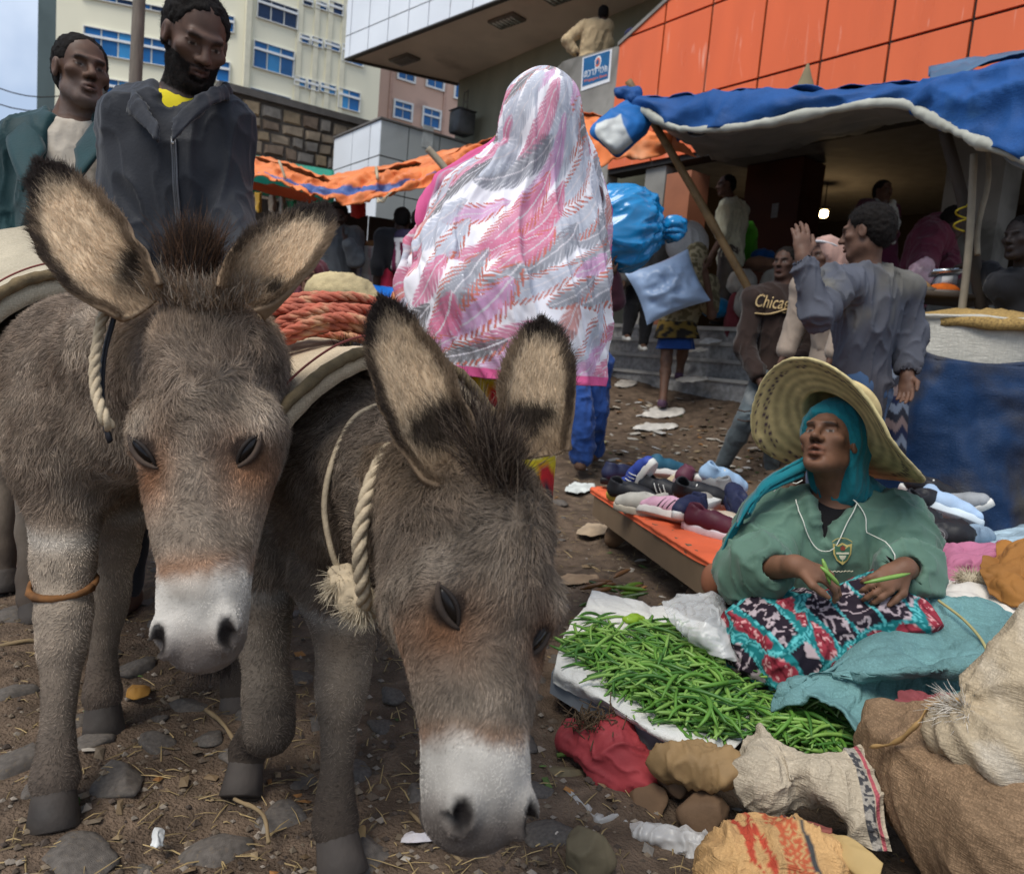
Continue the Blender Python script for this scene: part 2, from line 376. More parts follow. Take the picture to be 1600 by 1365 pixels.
# ---- ground
xs = np.concatenate(([-300, -90, -30, -12, -7, -5, -4], np.arange(-3.2, 3.2, .03), [3.4, 4, 5, 7, 12, 30, 90, 300]))
ys = np.concatenate(([-300, -60, -15, -4, -1, 0, .4], np.arange(.7, 4.2, .03), np.arange(4.25, 8.3, .06), [9, 10, 12, 16, 25, 50, 120, 400]))
gx, gy = np.meshgrid(xs, ys, indexing='ij'); gp = np.stack((gx, gy, 0 * gx), -1)
def grelief(p):
    f = (np.abs(p[..., 0]) < 4) & (p[..., 1] > .3) & (p[..., 1] < 9)
    return np.where(f, .018 * noise(p, 2.3, 3, 3) + .010 * noise(p, 11, 5, 3) + .005 * noise(p, 31, 8, 2), 0)
gp[..., 2] = gz(gy, gx) + grelief(gp)
def gh(X): q = X * A(1, 1, 0); return gz(X[..., 1], X[..., 0]) + grelief(q)
M_DIRT = M('trodden_earth', (.150, .106, .074), .95, .45, 14, 1.0, 140, .12, stain=(.088, .062, .044), stsc=9, stth=.52, dist=.012)
ground = setting('ground', gridf(gp), M_DIRT)

# ---- the shop building with orange cladding: one wall plane parallel to the steps
FA = Plane((2.7, 8.2), (-.62, .79), 1)
M_ORANGE = M('orange_cladding', (.72, .135, .035), .34, .10, 1.5, .05, 20, .5, stain=(.82, .36, .24), stsc=5.0, stth=.62, stretch=(1.6, 1.6, .28))
M_DARK = M('dark_joint', (.02, .018, .017), .9, .2)
M_CONC = M('weathered_concrete', (.27, .26, .235), .92, .35, 1.6, .35, 30, .2, stain=(.12, .115, .10), stsc=1.3, stth=.52)
M_OLIVE = M('olive_render', (.25, .245, .18), .92, .3, 1.1, .25, 25, .2, stain=(.14, .135, .10), stsc=.9, stth=.55, stretch=(1, 1, .35))
M_BROWNW = M('brown_painted_wall', (.085, .030, .018), .75, .3, 2, .2, 30)
M_COL = M('terracotta_paint', (.33, .125, .065), .7, .25, 2.5, .2, 30, stain=(.45, .36, .30), stsc=9, stth=.70)
M_INT = M('dim_plaster', (.026, .018, .014), .95, .35, 1.3, .2, 20)  # near-black tone, the shop's interior shade put into the wall colour
M_GREYP = M('silver_cladding', (.76, .80, .84), .38, .08, .8, .04, 20, .5, stain=(.60, .62, .63), stsc=1.1, stth=.66)
M_SOFF = M('soffit_render', (.58, .48, .40), .9, .2, .8, .2, 18, stain=(.42, .34, .28), stsc=.7, stth=.6)
shop = thing('shop_building', 'market building clad in orange panels above a dark open shop front', 'building', FA.w(0, .6, 0))
zL1 = FA.px(1260, 104)[1]; zL2 = FA.px(1100, 15)[1]; dz = zL2 - zL1; SL = FA.px(966, 110)[0]
a1, a2 = FA.px(969, 74), FA.px(1052, -2); slope = (a2[1] - a1[1]) / (a2[0] - a1[0])
cutl = lambda q: (a1[1] + slope * (q[0] - a1[0])) - q[1]
zb = 3.46; cols = [SL] + [FA.px(*q)[0] for q in ((1036, 87), (1110, 70), (1193, 70), (1288, 66), (1393, 62), (1520, 49))]; cols += [cols[-1] + (cols[-1] - cols[-2]) * k for k in range(1, 5)]; rows = [zb, zL1, zL2, zL2 + dz, zL2 + 2 * dz]
poly = clip([(-5, zb - .05), (SL, zb - .05), (SL, rows[-1]), (-5, rows[-1])], lambda q: cutl((q[0], q[1] + .02)))
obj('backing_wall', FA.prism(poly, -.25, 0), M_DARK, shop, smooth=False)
for i in range(len(cols) - 1):
    for j in range(len(rows) - 1):
        s0, s1, z0, z1 = cols[i + 1] + .014, cols[i] - .014, rows[j] + .014, rows[j + 1] - .014
        p_ = clip([(s0, z0), (s1, z0), (s1, z1), (s0, z1)], cutl)
        if len(p_) > 2: obj('panel', FA.prism(p_, .002, .03), M_ORANGE, shop, smooth=False)
cop = [(a1[0], a1[1] + .01), (a2[0], a2[1] + .01), (a2[0] - 2, a2[1] + .01 - 2 * slope)]
obj('coping', FA.prism([(a1[0], a1[1]), (a1[0] - 4, a1[1] - 4 * slope), (a1[0] - 4, a1[1] - 4 * slope + .05), (a1[0], a1[1] + .05)], -.28, .05), M_CONC, shop, smooth=False)
# concrete stair parapet with the poster, left of the cladding
pp = [FA.px(*q) for q in ((963, 74), (962, 172), (880, 96), (846, 131), (826, 175))]
poly = [(SL + .01, 2.6), (SL + .01, pp[0][1]), pp[2], pp[3], pp[4], (pp[4][0] + .2, 2.6)]
obj('stair_parapet', FA.prism(poly, -.2, 0), M_CONC, shop, smooth=False)
def rail(a, b): return tube([FA.w(a[0], a[1] + .02, -.1), FA.w(b[0], b[1] + .02, -.1)], .035, 6)
obj('parapet_rail', merge([rail(pp[0], pp[2]), rail(pp[2], pp[3]), rail(pp[3], pp[4])]), M('rail_metal', (.13, .12, .10), .5, metal=.3), shop)
# upper walkway floor and recessed olive wall behind it
OLV = -1.55
so, zo = FA.px(717, 131, OLV)
zs = zo + .06
obj('recessed_wall', merge([FA.slab(SL + .2, so, .8, 3.76, OLV - .3, OLV), FA.slab(-3, so, 3.762, zs + 3, OLV - .3, OLV)]), M_OLIVE, shop, smooth=False)
obj('upper_floor', FA.slab(SL + .2, so - .02, 2.6, 2.8, OLV, -.26), M_CONC, shop, smooth=False)
# terrace, inner room, columns
TZ = 1.36
obj('terrace', FA.slab(-5.4, 3.2, .2, TZ, -5, .16), M('terrace_stone', (.22, .205, .19), .9, .3, 3, .3, 40), shop, smooth=False)
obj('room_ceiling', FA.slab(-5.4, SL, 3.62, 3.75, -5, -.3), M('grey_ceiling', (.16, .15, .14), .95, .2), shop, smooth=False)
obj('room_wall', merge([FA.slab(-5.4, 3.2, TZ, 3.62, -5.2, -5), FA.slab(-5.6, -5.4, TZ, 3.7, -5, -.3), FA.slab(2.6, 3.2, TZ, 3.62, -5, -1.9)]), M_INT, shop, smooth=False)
def colm(name, pxl, pxr, off, mat, dep=.35, top=3.62, y=330):
    s1, s0 = FA.px(pxl, y, off)[0], FA.px(pxr, y, off)[0]
    obj(name, FA.slab(s0, s1, TZ - .4, top, off - dep, off), mat, shop, smooth=False)
colm('column', 1036, 1074, .05, M_COL, top=3.26); colm('column', 1003, 1034, -.05, M_CONC, .3)
colm('column', 1160, 1246, -1.2, M_BROWNW, .5, 3.6); colm('column', 1470, 1560, -.3, M_CONC, .4)
# ceiling lamp, lit
q = FA.px(1287, 334, -2.6); lampc = FA.w(q[0], q[1], -2.6)
lamp = thing('ceiling_lamp', 'small lit lantern hanging in the dark shop behind the raised hand', 'lamp', lampc)
obj('glass_shade', box(lampc, (.10, .10, .10), bev=.02), M('lit_glass', (1, .85, .55), .3, emis=(1, .72, .34, 9)), lamp)
obj('cap', merge([box(lampc + A(0, 0, .07), (.13, .13, .03), bev=.01), tube([lampc + A(0, 0, .08), A(lampc[0], lampc[1], 3.62)], .008, 5)]), M_DARK, lamp)
ld = bpy.data.lights.new('lamp_light', 'POINT'); ld.energy = 5; ld.color = (1, .68, .34); ld.shadow_soft_size = .06
lo_ = bpy.data.objects.new('lamp_light', ld); COLL.objects.link(lo_); lo_.parent = lamp; lo_.location = (0, 0, -.12)
# stone steps
st = thing('stone_steps', 'grey speckled stone steps littered with paper, leading up to the shop', 'steps', FA.w(-.4, .6, 2))
M_STEP = M('speckled_stone', (.36, .345, .325), .8, .35, 22, .25, 90, stain=(.15, .14, .13), stsc=4, stth=.55)
for k, (z0, z1) in enumerate(((.2, .83), (.83, 1.01), (1.01, 1.19), (1.19, 1.365))):
    run = 1.32 - .29 * k
    obj('step', FA.slab(-4.6, 1.9, z0, z1 - .03, .1, run), M_STEP, st, smooth=False)
    obj('nosing', FA.slab(-4.6, 1.9, z1 - .03, z1 + .004 * k, .1, run + .03), M('nosing_stone', (.46, .44, .40), .75, .25, 8, .2, 60), st, smooth=False)

# ---- silver-clad overhang above (soffit with lights)
Ac, Cc, Bc = hplane(540, 91, zs), hplane(775, 0, zs), hplane(716, 131, zs)
UP = Plane(Ac[:2], (Cc - Ac)[:2], -1)
if np.dot(UP.n, (CAM - Ac)[:2]) < 0: UP.n = -UP.n
ovh = thing('overhanging_office', 'silver clad upper storey jutting out over the stairs with a brown soffit', 'building', A(Ac[0], Ac[1], zs))
Lu = np.linalg.norm((Cc - Ac)[:2]) * 2.1; dn = (Bc - Ac)[:2]; e1 = UP.w(Lu, zs)[:2]
bt = [A(Ac[0], Ac[1], zs), A(e1[0], e1[1], zs), A(*(e1 + dn * 1.05), zs), A(*(Ac[:2] + dn * 1.02), zs)]
obj('soffit', hexa(bt + [v + A(0, 0, .2) for v in bt]), M_SOFF, ovh, smooth=False)
bt2 = [v + A(0, 0, .2) for v in bt]; obj('core', hexa(bt2 + [v + A(0, 0, 2.6) for v in bt2]), M_DARK, ovh, smooth=False)
hz = UP.px(600, 34)[1]
sx = [0] + [UP.px(x, 40)[0] for x in (551, 579, 609, 640, 671)]; sx += [sx[-1] + (sx[-1] - sx[-2]) * k for k in range(1, 7)]
for i in range(len(sx) - 1):
    for z0, z1 in ((zs - .03, hz), (hz, hz + 1.0), (hz + 1.0, hz + 2)):
        obj('panel', UP.slab(sx[i] + .012, sx[i + 1] - .012, z0 + .012, z1 - .012, .003, .035), M_GREYP, ovh, smooth=False)
obj('drip_edge', UP.slab(0, Lu, zs - .05, zs - .031, -.06, .04), M('drip_edge', (.05, .045, .04), .6), ovh, smooth=False)
sd = Plane(Ac[:2], dn, 1)
obj('side_trim', sd.slab(0, np.linalg.norm(dn), zs - .04, zs + .22, -.02, .03), M('drip_edge'), ovh, smooth=False)
obj('side_trim', sd.slab(0, np.linalg.norm(dn), zs - .04, zs + .22, -.03, -.021), M('drip_edge'), ovh, smooth=False)
for (x, y, lit) in ((632, 92, 0), (792, 31, 1), (878, -8, 1)):
    c = hplane(x, y, zs); ux = A(UP.u[0], UP.u[1], 0); uy = A(-UP.u[1], UP.u[0], 0)
    l = thing('soffit_light', 'recessed louvred light in the brown soffit, ' + ('nearest the left corner' if not lit else 'with bright louvres above the stairs' if y > 0 else 'at the top edge of the picture'), 'light', c, 'louvred lights in the soffit')
    ax = np.array((ux, uy, A(0, 0, 1)))
    obj('frame', box(c - A(0, 0, .02), (.62, .34, .05), ax, .01), M('lamp_tray', (.14, .12, .10), .6), l)
    for k in range(6): obj('louvre', box(c - A(0, 0, .052) + ux * (k - 2.5) * .085, (.035, .24, .016), ax), M('louvre_metal', (.55, .56, .52), .3, metal=.5) if lit else M('dull_louvre', (.2, .18, .16), .5), l)  # lit louvres are only a paler colour, the unlit ones a darker one

# ---- lower silver block left of the stairs
q0 = FA.px(748, 222, OLV); wj = FA.w(q0[0], 0, OLV)[:2]
lr = Plane(wj, FA.n, 1); sc_, zc_ = lr.px(596, 186)
cor = lr.w(sc_, 0)[:2]; lf = Plane(cor, FA.u, 1)
if np.dot(lf.n, (CAM[:2] - cor)) < 0: lf.n = -lf.n
if np.dot(lr.n, (CAM[:2] - cor)) < 0: lr.n = -lr.n
blk = thing('silver_annex', 'low silver panelled annex standing left of the stairs behind the orange tarp', 'building', A(cor[0], cor[1], .8))
sl_ = lf.px(523, 206)[0]; zj1 = lr.px(660, 260)[1]; zj2 = zj1 - (zc_ - zj1)
c4 = [lr.w(0, .7, -.03), lr.w(sc_ - .0, .7, -.03), lf.w(sl_, .7, -.03), lf.w(sl_, .7, -.03) - A(*FA.n, 0) * sc_]
obj('core', hexa(c4 + [v * A(1, 1, 0) + A(0, 0, zc_) for v in c4]), M_DARK, blk, smooth=False)
M_GREYD = M('grey_cladding', (.40, .42, .41), .45, .12, .8, .04, 20, .4, stain=(.28, .29, .28), stsc=.9, stth=.6)  # darker copy of the silver cladding, the right face's shade in its colour
ed = [0] + [lr.px(x, 240)[0] for x in (686, 637)] + [sc_]
for a, b in zip(ed[:-1], ed[1:]):
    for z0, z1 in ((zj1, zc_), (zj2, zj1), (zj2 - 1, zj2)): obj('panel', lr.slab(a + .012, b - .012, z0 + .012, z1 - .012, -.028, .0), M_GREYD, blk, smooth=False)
ed = [0] + [lf.px(x, 230)[0] for x in (577, 550)] + [sl_]
for a, b in zip(ed[:-1], ed[1:]):
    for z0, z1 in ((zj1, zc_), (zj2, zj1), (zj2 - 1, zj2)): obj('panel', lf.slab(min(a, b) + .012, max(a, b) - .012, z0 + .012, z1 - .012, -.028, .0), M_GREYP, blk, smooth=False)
obj('coping', merge([lr.slab(0, sc_ + .03, zc_, zc_ + .035, -.2, .03), lf.slab(min(0, sl_), max(0, sl_), zc_, zc_ + .035, -.2, .029)]), M('coping_metal', (.16, .15, .14), .5), blk, smooth=False)
q = lr.px(668, 215); obj('notice', lr.slab(q[0] - .12, q[0] + .12, q[1] - .2, q[1] + .22, .004, .012), M('pale_card', (.55, .57, .55), .7), blk, smooth=False)
# weathered tank on the annex roof
tc_ = P(722, 193, np.dot(_CR.T @ (lr.w(.35, zc_) - CAM), (0, 0, -1)))
axf = np.array((A(*FA.u, 0), A(*FA.n, 0), A(0, 0, 1)))
tk = thing('water_tank', 'dented grey metal tank on the annex roof against the olive wall', 'tank', tc_ - A(0, 0, .2))
obj('tank_body', box(tc_, (.38, .42, .44), axf, .035), M('galvanised', (.13, .135, .14), .6, .4, 5, .3, 20, metal=.3), tk)
obj('tank_lid', box(tc_ + A(0, 0, .232), (.40, .44, .02), axf, .006), M('galvanised_lid', (.09, .09, .095), .6, .4, 5, .3, 20, metal=.3), tk)
fr = []
for dx in (-.14, 0): fr += [tube([tc_ + A(*FA.u, 0) * dx + A(0, 0, .23), tc_ + A(*FA.u, 0) * dx + A(0, 0, .62)], .012, 5)]
for z in (.4, .61): fr.append(tube([tc_ - A(*FA.u, 0) * .14 + A(0, 0, z), tc_ + A(*FA.u, 0) * .0 + A(0, 0, z)], .011, 5))
obj('tank_rail', merge(fr), M('rail_metal'), tk)

# ---- buildings behind
M_GLASSB = M('blue_film_glass', (.010, .12, .33), .3, .35, .9, .02, 5, .25)
M_GLASSL = M('pale_blue_glass', (.04, .25, .52), .3, .3, .9, .02, 5, .25)
M_GLASSD = M('dark_blue_glass', (.006, .030, .09), .3, .4, .8, .02, 5, .25)
M_WHITE = M('white_frame', (.75, .76, .74), .5, .08)
M_BEIGE = M('cream_render', (.80, .76, .58), .85, .10, .5, .08, 12, stain=(.66, .62, .46), stsc=.8, stth=.6, stretch=(1, 1, .3))
def window(parent, pl, tl, br, cols, bar=None, glass=M_GLASSB, name='window', mats=None, frame=M_WHITE, fw=.016):
    s0, z1 = pl.px(*tl); s1, z0 = pl.px(*br); s0, s1 = min(s0, s1), max(s0, s1); z0, z1 = min(z0, z1), max(z0, z1)
    zt = pl.px(tl[0], tl[1])[1]
    ws = np.linspace(s0, s1, cols + 1); fr = [pl.slab(s0 - fw, s0, z0 - fw, z1 + fw, .004, .07), pl.slab(s1, s1 + fw, z0 - fw, z1 + fw, .004, .07), pl.slab(s0, s1, z0 - fw, z0, .004, .07), pl.slab(s0, s1, z1, z1 + fw, .004, .07)]
    if bar: fr.append(pl.slab(s0, s1, z1 - (z1 - z0) * bar - .03, z1 - (z1 - z0) * bar + .03, .03, .075))
    for k in range(1, cols): fr.append(pl.slab(ws[k] - .007, ws[k] + .007, z0, z1, .026, .040))
    f = obj(name, merge(fr), frame, parent, smooth=False)
    for k in range(cols): obj('pane', pl.slab(ws[k] + .02, ws[k + 1] - .02, z0, z1, .006, .024), (mats[k % len(mats)] if mats else glass), f, smooth=False)
    return f
bc = P(386, 140, 20.0)[:2]
BL = Plane(bc, (.955, .296), -1); BR = Plane(bc, (.82, .572), -1)
bb = thing('beige_office_block', 'tall cream office block with rows of blue glass windows', 'building', A(bc[0], bc[1], 1))
sL = BL.px(86, 140)[0]; sR = BR.px(592, 150)[0]
obj('wall', BL.slab(sL, 0, 0, 22, -3, 0), M_BEIGE, bb, smooth=False); obj('wall', BR.slab(0, sR, 0, 22, -3, 0), M_BEIGE, bb, smooth=False)
for (tl, br, n) in (((132, 42), (262, 105), 5), ((128, -12), (262, 22), 5), ((325, 20), (365, 52), 2), ((318, 92), (358, 130), 2), ((132, 118), (262, 170), 5)):
    window(bb, BL, tl, br, n, .34 if tl[1] > 0 else None, mats=[M_GLASSB, M_GLASSB, M_GLASSL, M_GLASSB] if tl[1] > 20 else [M_GLASSD, M_GLASSB])
for (tl, br, n, bar, ms) in (((403, -4), (463, 47), 3, .22, [M_GLASSD]), ((397, 64), (457, 122), 3, .28, [M_GLASSB, M_GLASSL, M_GLASSB]), ((391, 138), (451, 190), 3, None, [M_GLASSL]),
        ((473, -6), (487, 12), 1, .4, [M_GLASSD]), ((494, 2), (509, 18), 1, .4, [M_GLASSB]), ((514, 2), (534, 26), 1, .4, [M_GLASSD]), ((541, 10), (575, 35), 2, .4, [M_GLASSB]),
        ((468, 54), (482, 70), 1, .4, [M_GLASSB]), ((487, 58), (502, 76), 1, .4, [M_GLASSB]), ((508, 64), (529, 82), 1, .4, [M_GLASSB]), ((535, 70), (566, 105), 2, .3, [M_GLASSB]),
        ((460, 120), (476, 137), 1, .4, [M_GLASSL]), ((481, 125), (496, 143), 1, .4, [M_GLASSB]), ((501, 130), (523, 149), 1, .4, [M_GLASSL]), ((529, 138), (560, 176), 2, .3, [M_GLASSL, M_GLASSB])):
    window(bb, BR, tl, br, n, bar, mats=ms)
M_RIB = M('rib_render', (.70, .66, .50), .85, .1)
for x in (385, 466, 492, 513, 535): 
    s = BR.px(x, 80)[0]; obj('pilaster', BR.slab(s - .07, s + .07, 0, 22, .002, .05 if x > 400 else .12), M_RIB, bb, smooth=False)
sdir = nrm(A(-.30, .955, 0))[:2]; BS = Plane(BL.w(sL, 0)[:2], sdir, 1)
if np.dot(BS.n, (CAM[:2] - BS.p)) < 0: BS.n = -BS.n
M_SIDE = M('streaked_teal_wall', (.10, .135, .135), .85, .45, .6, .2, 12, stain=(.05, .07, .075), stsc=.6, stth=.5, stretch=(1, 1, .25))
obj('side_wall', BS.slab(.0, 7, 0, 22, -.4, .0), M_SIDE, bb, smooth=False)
for s in (.5, 1.5, 3.1): obj('drain_pipe', tube([BS.w(s, 0, .1), BS.w(s, 22, .1)], .07, 8), M('pipe_grey', (.2, .22, .22), .6), bb)
for k in range(5): obj('side_balcony', BS.slab(3.4, 6.2, 6 + k * 2.6, 6.9 + k * 2.6, .002, .8), M('balcony_dark', (.05, .055, .06), .8), bb, smooth=False)
# pink building
pc = P(560, 150, 24.0)[:2]; PK = Plane(pc, (.82, .572), -1)
pk = thing('pink_building', 'salmon pink building with white framed windows between the cream block and the overhang', 'building', A(pc[0], pc[1], 1))
M_PINK = M('salmon_render', (.60, .40, .31), .85, .10, .6, .1, 12, stain=(.46, .31, .25), stsc=.9, stth=.6)
s1 = PK.px(735, 150)[0]
obj('wall', PK.slab(-.3, s1 + 2, 0, 16, -3, 0), M_PINK, pk, smooth=False)
for tl, br, bar in (((623, 104), (646, 129), None), ((668, 116), (691, 141), None), ((617, 158), (641, 189), .38), ((662, 169), (685, 202), .38), ((712, 128), (730, 158), None)): window(pk, PK, tl, br, 2, bar, M_GLASSB, fw=.06)
for x in (610, 695): s = PK.px(x, 150)[0]; obj('pilaster', PK.slab(s - .05, s + .05, 0, 16, .002, .04), M('salmon_trim', (.50, .32, .25), .85), pk, smooth=False)
# stone wall of separate blocks
wc = P(380, 200, 15.0)[:2]; SW = Plane(wc, (.82, .572), -1)
sw = thing('stone_wall', 'brown rubble stone retaining wall under the cream office block', 'wall', A(wc[0], wc[1], 1))
w0, w1 = SW.px(340, 150), SW.px(545, 190); zt = SW.px(450, 166)[1]
obj('mortar_core', SW.slab(w0[0], w1[0] + .8, 0, zt - .02, -.6, 0), M('dark_mortar', (.09, .075, .06), .95), sw, smooth=False)
obj('cap_course', SW.slab(w0[0], w1[0] + .8, zt - .02, zt + .12, -.6, .1), M('cap_concrete', (.11, .10, .09), .9), sw, smooth=False)
SM = [M('rubble_%s' % n, c, .95, .4, 5, .5, 20) for n, c in (('tan', (.24, .19, .135)), ('brown', (.17, .125, .09)), ('grey', (.19, .17, .145)), ('ochre', (.28, .21, .13)))]
z = 2.2
while z < zt - .12:
    h = random.uniform(.2, .3); s = w0[0] + random.uniform(-.2, .1)
    while s < w1[0] + .5:
        w = random.uniform(.24, .5); j = lambda: random.uniform(-.025, .025); o = random.uniform(.03, .09)
        b0 = [(s + .02 + j(), z + .02 + j()), (s + w - .02 + j(), z + .02 + j()), (s + w - .02 + j(), z + h - .02 + j()), (s + .02 + j(), z + h - .02 + j())]
        t0 = [(a + (s + w / 2 - a) * .22, b + (z + h / 2 - b) * .22) for a, b in b0]
        obj('stone', hexa([SW.w(a, b, .001) for a, b in b0] + [SW.w(a, b, o) for a, b in t0]), random.choice(SM), sw, smooth=False); s += w
    z += h
# green strip of tarp in front of the wall
g0 = patch([[P(388, 240, 12), P(440, 252, 12), P(522, 266, 12)], [P(388, 256, 11.6), P(440, 270, 11.6), P(522, 284, 11.6)], [P(388, 300, 11.8), P(440, 310, 11.8), P(522, 320, 11.8)]], 8, 24)
obj('green_awning', slab(g0, .01), M('green_tarp', (.012, .25, .17), .6, .25, 3), label='strip of green tarpaulin stretched in front of the stone wall', cat='tarpaulin')
# utility pole, post and wires
b = G(210, 560); d = 9.0; p1 = P(205, 330, d); p0 = A(p1[0] - .05, p1[1], gz(p1[1])); p2 = P(223, -120, d)
obj('utility_pole', tube(np.linspace(p0, p2, 6), np.linspace(.085, .07, 6), 10), M('old_wood', (.16, .135, .11), .9, .3, 6, .4, 30, stretch=(4, 4, .5)), label='weathered wooden utility pole between the two men in jackets', cat='pole')
p1, p2 = P(160, 260, 7.5), P(165, 108, 7.5); obj('iron_post', tube([A(p1[0], p1[1], gz(p1[1])), p2], .025, 6), M_DARK, label="thin dark post rising behind the older man's shoulder", cat='post')
for k, (ya, yb) in enumerate(((122, 146), (150, 165))):
    a, b = P(-60, ya - 10, 14), P(120, yb, 18); t = np.linspace(0, 1, 9)[:, None]; pts = a + (b - a) * t - A(0, 0, .25) * np.sin(t * math.pi)
    obj('cable', tube(pts, .012, 4), M_DARK, label=('upper' if k == 0 else 'lower') + ' black cable strung to the side wall of the cream block', cat='cable')
# ================================================================== THE TWO DONKEYS
def hairs(name, parent, roots, dirs, normals, length, rad, colr, bend=.5, wob=.15, tip=.25, seg=4, mat=None):
    n = len(roots); t = np.linspace(0, 1, seg); L = length[:, None]
    d = dirs / np.maximum(np.linalg.norm(dirs, axis=1), 1e-9)[:, None]; tg = d - normals * (d * normals).sum(1)[:, None]; w = RNG.normal(0, wob, (n, 3))
    pts = np.stack([roots + L * k * d + (L * k * k) * (bend * (tg - d) * .6 + w) for k in t], 1)
    hc = bpy.data.hair_curves.new(name); hc.add_curves([seg] * n)
    org = ORG[parent.name]; hc.points.foreach_set('position', (pts - org).astype(np.float32).ravel())
    at = hc.attributes.get('radius') or hc.attributes.new('radius', 'FLOAT', 'POINT')
    rr = np.asarray(rad) * np.ones(n); at.data.foreach_set('value', (rr[:, None] * (1 - (1 - tip) * t)[None]).astype(np.float32).ravel())
    ca = hc.attributes.new('Col', 'FLOAT_COLOR', 'CURVE'); c = np.ones((n, 4), np.float32); c[:, :3] = colr; ca.data.foreach_set('color', c.ravel())
    o = bpy.data.objects.new(name, hc); COLL.objects.link(o); o.parent = parent; ORG[o.name] = org
    hc.materials.append(mat or M('fur_strands', rough=.62, var=.0, attr=True, bump=0, spec=.22)); return o
def scatter(V, F, n, dens=None):
    F = np.asarray(F); T = np.concatenate((F[:, :3], F[:, [0, 2, 3]])) if F.shape[1] == 4 else F
    a, b, c = V[T[:, 0]], V[T[:, 1]], V[T[:, 2]]; nn = np.cross(b - a, c - a); ar = np.linalg.norm(nn, axis=1)
    p = ar * (dens((a + b + c) / 3) if dens is not None else 1); p = p / p.sum(); i = RNG.choice(len(T), n, p=p); u, v = RNG.random(n), RNG.random(n); f = u + v > 1; u[f] = 1 - u[f]; v[f] = 1 - v[f]
    return a[i] + (b - a)[i] * u[:, None] + (c - a)[i] * v[:, None], nn[i] / np.maximum(ar[i], 1e-12)[:, None]
def mixc(c, k, f): return c + (np.asarray(k) - c) * np.clip(f, 0, 1)[:, None]
GREY, LGREY, DKB, TAN, CREAM, RUF, WHT = A(.172, .129, .095), A(.35, .290, .225), A(.022, .015, .012), A(.27, .185, .115), A(.60, .46, .31), A(.20, .085, .035), A(.56, .52, .46)
M_HIDE = M('donkey_hide', rough=.8, var=.15, sc=30, attr=True, bump=.3, bsc=120, spec=.15)
M_EYE = M('wet_eye', (.006, .004, .003), .22, .1, bump=0, spec=.28)
M_HOOF = M('worn_hoof', (.055, .045, .038), .75, .4, 12, .4, 60)

